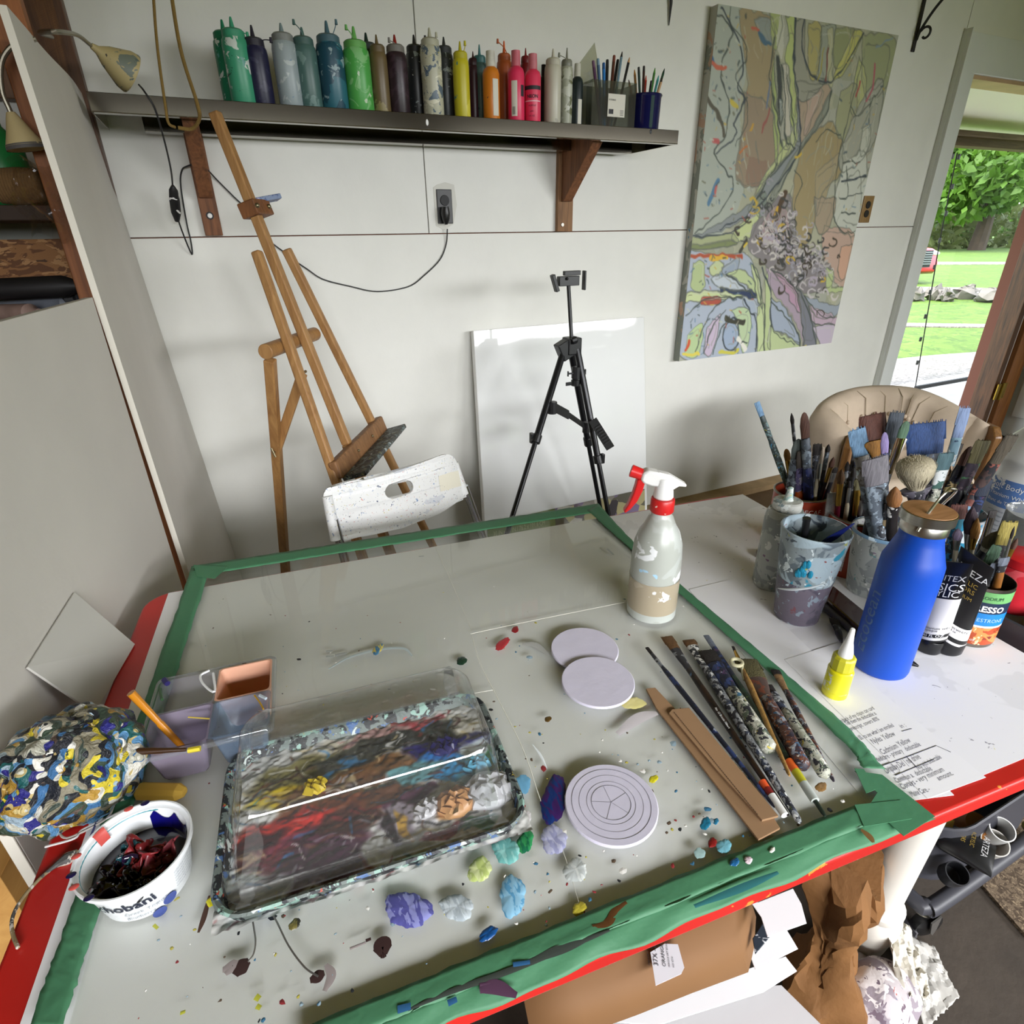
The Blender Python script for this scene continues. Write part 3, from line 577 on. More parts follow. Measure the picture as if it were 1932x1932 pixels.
b = MB(); P = [tvl(x, y, ZG+.003) for x, y in ((365, 1066), (430, 1070), (405, 1092), (372, 1088))]; b.prism(P, (0, 0, .0005)); b.build('tape_patch', M_tape, gl, smooth=0)
# faint smears and specks of dried paint
def ribbon(b, pts, w_, z, n=6):
    P = spline([pz(x, y, z) for x, y in pts], n) if len(pts) > 2 else [pz(x, y, z) for x, y in pts]; V = []; N_ = len(P)
    for i, p in enumerate(P):
        d = P[min(i+1, N_-1)]-P[max(i-1, 0)]; d /= np.linalg.norm(d); e = np.array((-d[1], d[0], 0)); k = i/(N_-1); ww = w_*(.35+.65*math.sin(math.pi*min(.97, max(.06, k))))
        V += [p-e*ww/2, p+(0, 0, .0004), p+e*ww/2]
    b.add(V, [(3*i+j, 3*i+j+1, 3*i+j+4, 3*i+j+3) for i in range(N_-1) for j in (0, 1)])
def gpart(b, name, m): # as part of the glass, world -> glass axes
    inv = Matrix.Translation(C_) @ Matrix.Rotation(TA, 4, 'Z'); inv = inv.inverted(); b.v = [tuple(inv @ Vector(v)) for v in b.v]; return b.build(name, m, gl, smooth=50)
def specks(b, n, seed, box, cols, smin=.0006, smax=.0022):
    rs = np.random.RandomState(seed)
    for i in range(n):
        x, y = rs.uniform(box[0], box[2]), rs.uniform(box[1], box[3]); p = pz(x, y, ZG+.0002); t, v = to_tv(p)
        if not (GL+.03 < t < GR-.03 and GF+.02 < v < GB-.05): continue
        r = rs.uniform(smin, smax)*(1+rs.rand()**6*2); b.k = rs.randint(cols); a = rs.rand()*6; k = 6; s = rs.uniform(.5, 1)
        V = [p + r*np.array((math.cos(a)*math.cos(q*6.283/k)-s*math.sin(a)*math.sin(q*6.283/k), math.sin(a)*math.cos(q*6.283/k)+s*math.cos(a)*math.sin(q*6.283/k), 0))*rs.uniform(.6, 1.2) for q in range(k)] + [p+(0, 0, .0005)]
        b.add(V, [(q, (q+1) % k, k) for q in range(k)])
PC = [mat('speck_'+c, c, .4) for c in ('23262a', '5a4a3c', '8fa4b0', '3d6f8f', 'b3a94a', '8a2f33', 'e6e4de')]
b = MB(); specks(b, 420, 3, (250, 1100, 1650, 1932), 7); specks(b, 160, 5, (950, 1380, 1500, 1900), 7, .0008, .003)
inv = (Matrix.Translation(C_) @ Matrix.Rotation(TA, 4, 'Z')).inverted(); b.v = [tuple(inv @ Vector(v)) for v in b.v]; o = b.build('paint_specks', PC, gl, smooth=0); o['kind'] = 'stuff'
def smear(cells_, c, z=ZG+.0002, rough=.6, nm='paint_smear'):
    for pts, w_ in cells_: b = MB(); ribbon(b, pts, w_, z); gpart(b, nm, mat('smear_'+c, c, rough))
smear([([(620, 1262), (660, 1240), (712, 1226), (760, 1223), (778, 1238)], .006)], 'b9c6c8')
smear([([(985, 1215), (1010, 1217), (1035, 1236)], .012)], 'a9aaa6')
smear([([(632, 1236), (655, 1232)], .013), ([(615, 1229), (628, 1228)], .007), ([(615, 1239), (630, 1238)], .008), ([(790, 1050), (800, 1049)], .006), ([(1145, 1035), (1158, 1047)], .01)], 'a5a9a6')
smear([([(1165, 1385), (1205, 1355), (1240, 1345)], .016)], 'cfc9cc')
smear([([(1005, 1405), (1020, 1425), (1032, 1450)], .003), ([(430, 1425), (440, 1455)], .002)], 'e8eef0')
smear([([(890, 1197), (905, 1250), (935, 1310), (985, 1410), (1020, 1510), (1060, 1600), (1095, 1712)], .0012), ([(895, 1308), (930, 1302)], .0016), ([(888, 1196), (1000, 1172), (1180, 1136)], .0012)], 'd9d7ca')
smear([([(820, 1030), (850, 1095), (890, 1190)], .001)], 'd9d7cc')
smear([([(395, 1690), (385, 1730), (374, 1760)], .005), ([(412, 1690), (402, 1705)], .006)], '4e3226')
smear([([(443, 1840), (455, 1825), (470, 1812)], .014), ([(585, 1850), (600, 1842), (612, 1835)], .01), ([(710, 1800), (722, 1787), (735, 1792)], .018), ([(690, 1775), (700, 1771)], .006)], '3a2423')
smear([([(420, 1830), (440, 1822), (425, 1838)], .01), ([(612, 1870), (625, 1840), (615, 1820)], .008), ([(660, 1790), (690, 1778)], .005)], '9b908f')
smear([([(1118, 1748), (1140, 1744), (1152, 1735), (1160, 1718), (1182, 1702)], .007)], '5a3a22', ZG+.0026, .25)
smear([([(905, 1868), (935, 1862), (975, 1878)], .011), ([(905, 1858), (925, 1855)], .006)], '5a3a55', ZG+.003)
smear([([(770, 1905), (850, 1871), (960, 1832), (1100, 1775), (1150, 1755)], .005), ([(1000, 1814), (1060, 1790), (1110, 1771)], .008)], '3d4540', ZG+.0028)
smear([([(1310, 1710), (1400, 1675), (1468, 1646)], .007)], '2f7478', ZG+.0045)
smear([([(750, 1905), (775, 1898)], .012), ([(968, 1820), (1000, 1815)], .008), ([(845, 1893), (862, 1885)], .01)], '2a5f8f', ZG+.0034)
smear([([(1625, 1565), (1640, 1578), (1648, 1590)], .007)], '7a5a30', ZG+.0045)
smear([([(482, 1880), (490, 1885)], .01), ([(484, 1898), (492, 1902)], .008), ([(340, 1912), (350, 1908)], .006), ([(290, 1745), (298, 1752)], .006), ([(928, 1795), (945, 1805)], .012)], 'b8b93e')
# ---------------------------------------------------------------- things on the glass and the paper
def foot(x, y, r, z=ZP):                              # axis point when (x, y) is the lowest point of the foot in view
    q = pz(x, y, z); e = pz(x+1, y, z)-q; e /= np.linalg.norm(e); n = np.array((-e[1], e[0], 0)); n = n if np.dot(n, q) > 0 else -n; n = n*.33+hv(q)*.67; return q + n/np.linalg.norm(n)*r
def pr(P, L): return rings(P, L)
# spray bottle
P = foot(1229, 1177, .0395, ZG)
sb = thing('spray_bottle', 'cloudy spray bottle with red and white trigger head, half full, on the glass', 'spray bottle', P)
def rz(P, x, y): return up(P, x, y)[2]-P[2]
D0 = depth(P)
zS = [rz(P, 1229, y) for y in (1150, 1080, 1045, 1020, 1000, 985, 968, 962)]
M_sb = splat('spray_plastic', 'b9beb8', [('aeb2aa', 9, .55), ('e9ecec', 26, .66), ('a9cfe6', 22, .71), ('7d7ba0', 24, .74), ('e2c65a', 30, .755), ('c98a3c', 60, .78)], .3, .1)
b = MB(); prof = [(0, .034), (.004, .0385), (.02, .0392), (zS[0], .0392), (zS[2], .0385), (zS[3], .0365), (zS[4], .031), (zS[4]+.012, .024), (zS[5]+.012, .0185), (zS[6], .0158), (zS[7]+.004, .0150)]
b.lathe(P, prof, 44); b.build('bottle', M_sb, sb, smooth=60)
b = MB(); b.lathe(P, [(z, r+.0003) for z, r in prof[:3]]+[(zS[1]*.98, .0394)], 44, cap=False); b.build('liquid', splat('spray_liquid', 'a99d86', [('b7ad98', 9, .5), ('e4e6e2', 30, .66), ('a9cfe6', 26, .72), ('e2c65a', 44, .76)], .3, .1), sb)
zt_ = zS[7]; zr1 = rz(P, 1229, 937)
b = MB(); b.lathe(P, [(zt_, .0165), (zt_+.002, .0178), (zr1-.002, .0178), (zr1, .0165)], 32); b.build('collar', splat('red_plastic', 'c8201f', [('f0e4d8', 90, .72)], .35, 0), sb)
R3 = np.array((CAM[0][0], CAM[0][1], 0)); R3 /= np.linalg.norm(R3); FW = np.array((R3[1]*-1, R3[0], 0))
def hp(x, y, off=0): return up(P, x, y) + FW*off
b = MB(); b.lathe(P, [(zr1, .0145), (zr1+.004, .0150), (rz(P, 1233, 905), .0118), (rz(P, 1233, 898), .0118)], 24)
hd = [(1211, 889), (1221, 884), (1240, 888), (1258, 899), (1266, 912), (1258, 922), (1243, 915), (1228, 914), (1213, 909), (1207, 902)]
b.prism([hp(x, y, -.0095) for x, y in hd], FW*.019); b.build('head', mat('head_white', 'f1f1ee', .35), sb, smooth=40, bevel=.003)
b = MB(); b.prism([hp(x, y, -.006) for x, y in ((1240, 888), (1262, 893), (1294, 912), (1293, 916), (1280, 915), (1264, 924), (1256, 922), (1262, 905), (1250, 896))], FW*.012); b.build('spray_shroud', mat('head_white', 'f1f1ee', .35), sb, smooth=0, bevel=.001)
b = MB(); b.tube([hp(1211, 895), hp(1191, 888)], [.0085, .0095], 18); b.tube([hp(1191, 888), hp(1189.5, 887.5)], [.0095, .007], 18); b.build('nozzle', mat('nozzle_red', 'd32122', .35), sb)
b = MB(); tr = [(1210, 900), (1216, 908), (1211, 925), (1201, 944), (1189, 958), (1178, 966), (1176, 962), (1184, 950), (1193, 930), (1198, 915), (1201, 903)]
b.prism([hp(x, y, -.0065) for x, y in tr], FW*.013); b.build('trigger', mat('nozzle_red', 'd32122', .35), sb, smooth=30, bevel=.002)
b = MB(); b.tube([P+(0, 0, .02), P+(0, 0, zt_)], .0022); b.build('dip_tube', mat('dip', '7c7b90', .4), sb)
# discs
M_disc = mat('primed_disc', 'd3cfe0', .55, vary=.05, vscale=12, bump=.15, bscale=45)
for i, (x, y, z, lb) in enumerate(((1103, 1223, ZG, 'pale round disc half covered by another disc, nearest the spray bottle'), (1128, 1284, ZG+.0042, 'pale round disc lying on top of another disc'), (1153, 1514, ZG, 'pale round disc with pencilled rings and spokes'))):
    q = pz(x, y, z+.004); r = (.0499, .0497, .0502)[i]
    d_ = thing('round_panel', lb, 'disc', (q[0], q[1], z))
    Q = np.array((q[0], q[1], z)); b = MB(); b.lathe(Q, [(0, r-.001), (.001, r), (.0032, r), (.0042, r-.001)], 72)
    tiltv = (0, 0, 1)
    b.build('panel', M_disc, d_, smooth=40)
    if i == 2:
        M_pc = mat('pencil', '6e6c76', .7); b = MB(); T = Q+np.array((0, 0, .0043))
        for rr, w_ in ((.0425, .00028), (.0345, .00018), (.0262, .0002), (.0212, .00028)):
            ring = [T+np.array((rr*math.cos(a*math.pi/32), rr*math.sin(a*math.pi/32), 0)) for a in range(65)]; b.tube(ring, w_, 4, False)
        for a in (80, 152, 224, 296, 8): b.tube([T, T+np.array((.021*math.cos(math.radians(a)), .021*math.sin(math.radians(a)), 0))], .00018, 4)
        b.build('pencil_drawing', M_pc, d_)
# ---------------------------------------------------------------- paint brushes
def loft_el(b, P, d, w, secs, n=14):
    d = d/np.linalg.norm(d); w = w-d*np.dot(w, d); w /= np.linalg.norm(w); t_ = np.cross(d, w); R = []
    for s, a, c, in secs: R.append([P+d*s+w*a*math.cos(2*math.pi*i/n)+t_*c*math.sin(2*math.pi*i/n) for i in range(n)])
    b.loft(R)
def brush(lbl, A, B, hw, hm, fm, bm, bl, bw, bt=None, fl=None, w=(0, 0, 1), group=None, shape='flat', hw2=None, name='paint_brush', cat='brush'):
    """A handle end, B bristle tip; hw handle half width; bl, bw bristle length and half width; w the broad direction"""
    A, B = np.array(A, float), np.array(B, float); L = np.linalg.norm(B-A); d = (B-A)/L; w = np.array(w, float)
    fl = fl if fl is not None else min(.05, L*.2); bt = bt if bt is not None else (bw if shape == 'round' else max(.002, bw*.35)); h = L-bl-fl; hw2 = hw2 or hw*.55
    base = A if A[2] <= B[2] else B
    o = thing(name, lbl, cat, base, group)
    fw, ft = (bw*.92, max(bt, hw*.6)) if shape != 'fan' else (hw*1.05, hw*.9)
    b = MB(); loft_el(b, A, d, w, [(0, hw2*.5, hw2*.5), (.004, hw2*.9, hw2*.9), (h*.35, (hw+hw2)/2, (hw+hw2)/2), (h*.78, hw, hw), (h*.95, hw*.9, hw*.9), (h, min(hw, fw)*.95, min(hw*.9, ft))]); b.build('handle', hm, o, smooth=60)
    b = MB(); loft_el(b, A+d*(h-.001), d, w, [(0, min(hw, fw), min(hw*.92, ft)), (fl*.25, min(hw, fw)*1.04, min(hw, ft*1.05)), (fl*.5, (hw+fw)/2, (hw*.7+ft)/2 if shape == 'flat' else hw*.95), (fl, fw, ft)]); b.build('ferrule', fm, o, smooth=60)
    b = MB(); s0 = A+d*(h+fl-.002)
    if shape == 'round': S = [(0, bw*.9, bw*.9), (bl*.35, bw*1.15, bw*1.15), (bl*.7, bw*.8, bw*.8), (bl*.92, bw*.3, bw*.3), (bl, bw*.05, bw*.05)]
    elif shape == 'mop': S = [(0, bw*.40, bw*.40), (bl*.2, bw*.55, bw*.55), (bl*.45, bw*.82, bw*.82), (bl*.66, bw*.95, bw*.95), (bl*.82, bw*.85, bw*.85), (bl*.93, bw*.5, bw*.5), (bl*.97, bw*.1, bw*.1)]
    elif shape == 'fan': S = [(0, fw*.9, ft*.6), (bl*.4, bw*.55, .0025), (bl*.8, bw*.95, .002), (bl*.93, bw*.92, .0016), (bl, bw*.6, .0012)]
    elif shape == 'filbert': S = [(0, bw*.9, bt), (bl*.5, bw*1.05, bt), (bl*.8, bw*.8, bt*.6), (bl*.95, bw*.45, bt*.35), (bl, bw*.1, bt*.15)]
    else: S = [(0, bw*.95, bt), (bl*.5, bw*1.02, bt*.95), (bl*.9, bw*1.03, bt*.6), (bl, bw*1.0, bt*.35)]
    loft_el(b, s0, d, w, S, 18)
    if shape == 'flat' and bw > .0068:                 # ragged hair ends
        rs_ = np.random.RandomState(int(bw*1e5)+int(L*1e4)); wn = w-d*np.dot(w, d); wn /= np.linalg.norm(wn); nh = int(14+bw*900)
        for i in range(nh):
            u_ = (i+.5)/nh*2-1+rs_.normal()*.02; fl_ = 1+.10*rs_.rand(); p0_ = s0+wn*bw*.96*u_+d*bl*.45; p1_ = s0+wn*bw*u_*fl_+d*bl*rs_.uniform(.93, 1.09); b.tube([p0_, p1_], [bt*.6, .0005], 4, False)
    if shape == 'mop':
        rs_ = np.random.RandomState(3); e1 = np.cross(d, w); e1 /= np.linalg.norm(e1); e2 = np.cross(e1, d)
        for i in range(420):
            a_ = rs_.rand()*6.283; k = rs_.rand()**.6; o1 = e1*math.cos(a_)+e2*math.sin(a_); p0_ = s0+o1*bw*.42*k+d*bl*.05; p1_ = s0+o1*bw*.98*k*rs_.uniform(.9, 1.06)+d*bl*(.6+.4*math.sqrt(max(0, 1-(k*.95)**2)))*rs_.uniform(.93, 1.05); b.tube([p0_, (p0_+p1_)/2+o1*bw*.12*k, p1_], [.0005, .0005, .0002], 3, False)
    b.build('bristles', bm, o, smooth=60); ORI[o] = base; return o
def hair(name, c, c2): return wood(name, c, c2, 40, .75, 2)
def hairm(name, c, tip=None, dark=.6):
    if name in MATS: return MATS[name]
    m, t, b = newmat(name); n = noise(t, coords(t, (0, 0, 0), (1, 1, .06)), 420, 2); col = lin(c); t.links.new(mix(t, step(t, n.outputs[0], .3, .7), tuple(x*dark for x in col), col), b.inputs['Base Color']); b.inputs['Roughness'].default_value = .75
    bp = t.nodes.new('ShaderNodeBump'); bp.inputs['Strength'].default_value = .6; bp.inputs['Distance'].default_value = .002; t.links.new(n.outputs[0], bp.inputs['Height']); t.links.new(bp.outputs[0], b.inputs['Normal'])
    MATS[name] = m; return m
H_blk = splat('handle_black', '1c1b20', [('2d2c3c', 30, .55), ('5a5a66', 70, .7), ('3c4a6a', 60, .72)], .35, .2)
H_blue = splat('handle_blueblack', '1d2130', [('2c3a63', 45, .55), ('4a3550', 60, .64), ('8f96a8', 110, .72)], .45, .4)
H_brown = splat('handle_brown', '2e2019', [('1c1512', 40, .55), ('4e6a8a', 90, .74)], .3, .15)
H_white = splat('handle_splashed', '8c8f92', [('24252c', 120, .5), ('3a4256', 90, .6), ('d6d8d6', 140, .62), ('54602e', 80, .72)], .55, .6)
H_multi = splat('handle_multi', '5a3a30', [('2a2430', 120, .5), ('8a8f98', 150, .6), ('2f5a7a', 120, .66), ('b0622e', 150, .68), ('c9c2b4', 170, .7)], .5, .6)
H_cream = splat('handle_cream', 'a8a99a', [('2a2a30', 100, .52), ('5d6a58', 120, .6), ('d9d9cc', 150, .62), ('3a6a8a', 100, .7), ('b7a63c', 90, .73)], .5, .6)
H_green = splat('handle_green', '1f2a22', [('27382c', 40, .5), ('5a6a3a', 60, .7), ('8a6a2a', 80, .74)], .4, .3)
H_wood = wood('handle_wood', 'b08a4c', '7d5c2e', 20, .5, 2)
H_navy = splat('handle_navy', '1a2247', [('2d3a7a', 60, .55), ('7d86b0', 110, .7), ('b48aa0', 120, .74)], .4, .3)
FE = mat('ferrule_steel', 'b9b9b6', .3, .9, vary=.3, vscale=50); FEB = splat('ferrule_dirty', '3a3a3e', [('8d8f92', 80, .6), ('5f6f86', 60, .68)], .4, .3, metal=.4); FEG = mat('ferrule_gold', 'b08a3e', .3, .9)
B_brown = hairm('hair_brown', '6b4a26'); B_dark = hairm('hair_dark', '241d1b'); B_olive = hairm('hair_olive', '5e5836'); B_grey = hairm('hair_grey', '6a7280'); B_blue = hairm('hair_blue', '2e4d84'); B_lblue = hairm('hair_lightblue', '6f93b4')
B_rust = hairm('hair_rust', '5d3a2c'); B_gold = hairm('hair_gold', '9a6a26'); B_teal = hairm('hair_teal', '54737a'); B_badger = hairm('hair_badger', 'b5ab90', dark=.75); B_steel = hairm('hair_steelblue', '7f93b8'); B_yel = hairm('hair_yellow', '9a8b3c'); B_green = hairm('hair_green', '4b6a52')
def lay(z): return lambda x, y: pz(x, y, ZG+z)
XY = np.array((0, 0, 1.))
def lying(lbl, a, b_, hw, hm, fm, bm, bl, bw, z0=None, z1=None, **k):
    za = ZG+(z0 if z0 is not None else hw*.9); zb = ZG+(z1 if z1 is not None else hw+.001); A, B = pz(*a, za), pz(*b_, zb); d = B-A; w = np.cross(d, XY); return brush(lbl, A, B, hw, hm, fm, bm, bl, bw, w=w, **k)
lying('thin blue-black brush lying leftmost of the row beside the cardboard strips', (1462, 1523), (1219, 1220), .0038, H_blue, FEB, B_dark, .016, .0028, fl=.03)
o = lying('long dark brown flat brush with white lettering along its handle and a sticker', (1487, 1538), (1257, 1200), .0048, H_brown, FEB, B_brown, .03, .0085, fl=.045)
A_, B_ = pz(1487, 1538, ZG+.0098), pz(1257, 1200, ZG+.0102); dd = (B_-A_)/np.linalg.norm(B_-A_); ee = np.cross(XY, dd)
letters('No 12 Bristle Filbert', .0042, lambda x, y: pz(1385, 1385, ZG+.0104)+(-dd)*x*-1*-1+ee*(-y)*-1*-1 if False else pz(1350, 1335, ZG+.0104)-dd*x-ee*(y-.0015), 'lettering', WHITE, o)
for i, (s0, s1, c) in enumerate(((.004, .028, 'e8e8e4'), (.028, .036, '7a1f1c'), (.036, .046, 'e2592a'))):
    b = MB(); b.lathe(A_-np.array((0, 0, .0055))+dd*s0, [(0, .0042), (s1-s0, .0046)], 14, axis=dd); b.build('sticker', mat('sticker_'+c, c, .5), o)
lying('black brush caked with white splashes near its flat brown tip', (1509, 1552), (1298, 1206), .0062, H_white, splat('ferrule_splash', 'c9c9c4', [('22242a', 150, .48)], .5, .5), B_brown, .016, .0095, fl=.04, hw2=.004)
lying('thick handled dark brush with a spattered cream grip ending in pale blue', (1455, 1417), (1332, 1226), .0088, H_cream, H_blue, B_dark, .03, .0125, fl=.05, hw2=.0105, z0=.0095, z1=.011)
o = lying('slim dark green brush with orange and yellow stickers near its end', (1557, 1540), (1331, 1197), .0046, H_green, H_blue, B_grey, .03, .0045, fl=.06, z0=.006, z1=.012)
A_, B_ = pz(1557, 1540, ZG+.006), pz(1331, 1197, ZG+.012); dd = (B_-A_)/np.linalg.norm(B_-A_)
for s0, s1, c in ((.018, .04, 'b9c0bb'), (.04, .056, 'b9b52a'), (.056, .07, 'e0662a')):
    b = MB(); b.lathe(A_+dd*s0, [(0, .0048), (s1-s0, .0049)], 14, axis=dd); b.build('sticker', mat('sticker_'+c, c, .5), o)
lying('plain wooden stick brush with tiny tip among the lying brushes', (1490, 1464), (1382, 1218), .0042, H_wood, FEG, B_dark, .012, .002, fl=.03, z0=.012, z1=.012)
b = MB(); q = pz(1389, 1254, ZG+.012); ring = [q+np.array((.0075*math.cos(a*math.pi/12), .0075*math.sin(a*math.pi/12), .004)) for a in range(25)]; b.tube(ring, .0026, 10, False); b.tube([q+(.002, -.008, .002), pz(1404, 1283, ZG+.01)], [.003, .002])
tag(b.build('brush_ring', mat('ivory', 'b9b493', .5)), 'small ivory plastic ring on the lying brushes', 'ring')
lying('fat multicoloured brush with a wide olive fan tip', (1518, 1450), (1405, 1243), .0085, H_multi, splat('ferrule_multi', '4a3a34', [('6a3a2a', 60, .55), ('5a7a8a', 70, .64)], .5, .4), B_olive, .04, .016, fl=.035, hw2=.0095, z0=.0095, z1=.012)
lying('white ended brush crusted with pale paint, second from the right of the row', (1559, 1464), (1447, 1290), .0078, H_cream, H_white, B_dark, .018, .006, fl=.03, hw2=.0088, z0=.009, z1=.0085)
lying('slender brown brush with a pale ferrule, rightmost of the lying row', (1573, 1474), (1461, 1262), .0042, H_multi, wood('ferrule_tan', '9a7a52', '5e4530', 20), B_dark, .012, .0065, fl=.03)
lying('short black brush beside the dark brown one, near the middle of the row', (1466, 1470), (1345, 1290), .0035, H_blk, FEB, B_dark, .012, .003, fl=.02, z0=.004, z1=.0045)
# cardboard strips
M_card = mat('cardboard', '9a7856', .85, vary=.14, vscale=12); M_flute = mat('card_edge', '5d4530', .9)
def card(lbl, px, z, th=.003, row=None):
    b = MB(); b.prism([pz(x, y, z+th) - np.array((0, 0, th)) for x, y in px], (0, 0, th)); o = b.build('cardboard_strip', M_card, smooth=0, bevel=.0004); tag(o, lbl, 'cardboard')
    if row:
        b = MB(); a, c = pz(*row[0], z+th+.0003), pz(*row[1], z+th+.0003); n = 56
        for i in range(n): p = a+(c-a)*(i/n); b.box(p, (.0016, .0009, .0006), ((c-a)/np.linalg.norm(c-a), np.cross(XY, (c-a)/np.linalg.norm(c-a)), XY))
        b.build('perforation', M_flute, o, smooth=0)
    return o
card('long narrow cardboard strip, lower of the two, beside the brushes', [(1219, 1299), (1236, 1297), (1446, 1520), (1472, 1562), (1431, 1584), (1320, 1440), (1238, 1335)], ZG)
card('wide cardboard strip with a row of perforations, on top of the narrow strip', [(1268, 1338), (1300, 1335), (1469, 1539), (1438, 1547), (1352, 1452), (1262, 1345)], ZG+.0032, row=((1273, 1345), (1432, 1540)))
# ---------------------------------------------------------------- bottle, cups and tubes at the right
P = foot(1660, 1285, .0365); bt = thing('water_bottle', 'matt blue steel water bottle with bamboo lid and wire loop', 'bottle', P)
zz = lambda x, y: rz(P, x, y)
zsh, znk, zl0, zl1, zl2 = zz(1733, 1073), zz(1750, 1015), zz(1752, 1003), zz(1755, 984), zz(1758, 964)
kr = .0365
b = MB(); b.lathe(P, [(0, kr*.88), (.003, kr*.97), (.008, kr), (zsh-.004, kr), (zsh+.010, kr*.985), (zsh+.019, kr*.9), (znk-.006, kr*.74), (znk, kr*.7), (zl0, kr*.69)], 64); b.build('body', mat('bottle_blue', '0a48b4', .42, spec=.4), bt, smooth=60)
b = MB(); b.lathe(P, [(zl0, kr*.70), (zl0+.001, kr*.74), (zl1-.001, kr*.74), (zl1, kr*.72), (zl1+.0012, kr*.72), (zl1+.002, kr*.84), (zl2, kr*.84), (zl2+.0006, kr*.8)], 64); b.build('lid', mat('brushed_steel', 'b3b0a8', .28, 1, vary=.1, vscale=30, stretch=(1, 1, 20)), bt, smooth=40)
b = MB(); b.lathe(P, [(zl2-.001, kr*.815), (zl2+.0012, kr*.80), (zl2+.002, .001)], 48); b.build('lid_inlay', wood('bamboo', 'b98a5c', '8f6238', 9, .5, 0), bt, smooth=40)
q0 = up(P, 1737, 986); hx = hv(P)
b = MB(); side = R3*.9+FW*.3; c0 = P+(0, 0, (zl1+zl2)/2)
pts = [c0-hx*kr*.86-R3*.010, c0-hx*kr*.9-R3*.006+(0, 0, .008), P+hx*.0+R3*.006+(0, 0, zl2+.02), P+hx*kr*.5+R3*.014+(0, 0, zl2+.026), P+hx*kr*.5+R3*.022+(0, 0, zl2+.022)]
b.tube(spline([up(P, 1737, 986)-hx*kr*.84, up(P, 1752, 963)-hx*kr*.45, up(P, 1770, 944), up(P, 1784, 932)+hx*.006, up(P, 1790, 929)+hx*.016], 6), .0017, 10)
b.tube(spline([up(P, 1790, 929)+hx*.016, up(P, 1800, 942)+hx*.03, c0+hx*kr*.86+R3*.012], 6), .0017, 10); b.build('wire_loop', mat('wire_steel', 'c9c6bd', .25, 1), bt)
an = face(P)
letters('Ecocean', .03, lambda x, y: wrap(P, kr+.0003, an-.78, .022)(-y, x) if False else P+np.array(((kr+.0003)*math.cos(an-.62-(y)/kr), (kr+.0003)*math.sin(an-.62-(y)/kr), .03+x)), 'lettering', mat('etched_grey', '4a6fae', .5), bt)
# painted plastic cup
P = foot(1503, 1183, .033); t_ = thing('plastic_cup', 'clear plastic cup crusted with blue and grey paint, in front of the cans', 'cup', P)
M_crust = splat('cup_crust', '8f9ba0', [('66737c', 22, .5), ('a9bcc6', 16, .58), ('4a5560', 40, .62), ('d7e2e6', 36, .64), ('2f8aa5', 20, .71), ('a3a652', 55, .72), ('8a4a48', 70, .74)], .4, .5)
M_crust2 = splat('cup_crust_low', '6a6270', [('54505e', 20, .5), ('8795a2', 40, .6), ('c7d6de', 60, .68), ('7a4a52', 50, .7)], .4, .5)
hh = rz(P, 1542, 998); hL = [(0, .030), (.003, .033), (hh*.25, .0362), (hh*.262, .0372), (hh*.48, .040), (hh*.5, .041), (hh*.8, .0455), (hh*.97, .0485), (hh, .0495), (hh+.002, .0485)]
b = MB(); b.lathe(P, cup(hL, .0016), 56, cap=True); b.build('cup', M_crust, t_, smooth=50)
b = MB(); b.lathe(P, [(z, r+.0004) for z, r in hL[:5]], 56, cap=False); b.build('paint_residue', M_crust2, t_, smooth=50)
b = MB(); 
ringpts = [(hh*.33+.03*max(0, math.cos(a*.105-1.2))) for a in range(60)]
swo = []
for a in range(30):
    th_ = an-.1+(a/29-.45)*1.7; z = hh*(.34+.22*(a/29)); r = np.interp(z, [h_[0] for h_ in hL], [h_[1] for h_ in hL])+.0008; swo.append(P+np.array((r*math.cos(th_), r*math.sin(th_), z)))
b.tube(swo, [.0008+.0016*math.sin(math.pi*i/29) for i in range(30)], 6); b.build('white_swirl', mat('paint_offwhite', 'cfd6da', .4), t_)
b = MB(); rs = np.random.RandomState(5)
for i in range(9):
    th_ = an+.05+rs.normal()*.1; z = hh*(.66+rs.normal()*.05); r = np.interp(z, [h_[0] for h_ in hL], [h_[1] for h_ in hL]); b.sphere(P+np.array((r*math.cos(th_), r*math.sin(th_), z)), (.004, .004, .007), 8, 6)
b.build('teal_splash', mat('paint_teal', '1f86a8', .3), t_)
CUP = P; CUPH = hh
# grey squeeze bottle behind the cup
P = foot(1456, 1118, .031); t_ = thing('squeeze_bottle', 'grey paint-stained squeeze bottle standing behind the crusted plastic cup', 'squeeze bottle', P)
h1, h2, h3 = rz(P, 1497, 962), rz(P, 1500, 945), rz(P, 1506, 922)
M_gs = splat('stained_grey', '8b908e', [('a9ada8', 18, .5), ('6d7472', 30, .6), ('4d8a8a', 50, .72), ('7a5a78', 60, .74), ('d9dad4', 40, .67)], .45, .4)
b = MB(); b.lathe(P, [(0, .029), (.004, .0315), (h1*.45, .0315), (h1*.5, .031), (h1-.02, .0315), (h1-.008, .030), (h1, .026)], 40); b.build('body', M_gs, t_)
b = MB(); b.lathe(P, [(h1, .0215), (h1+.002, .023), (h2-.002, .023), (h2, .0205)], 32); b.build('cap', splat('cap_stain', 'b9bab4', [('7f8f92', 60, .55), ('d7dcd8', 70, .6), ('6a5a88', 80, .72)], .5, .4), t_)
b = MB(); b.lathe(P, [(h2, .008), (h2+.006, .006), (h3, .004), (h3+.001, .002)], 20); b.build('nozzle', splat('noz_stain', '9fc0bd', [('d9e0da', 90, .5), ('c9c47a', 90, .66)], .5, .4), t_)
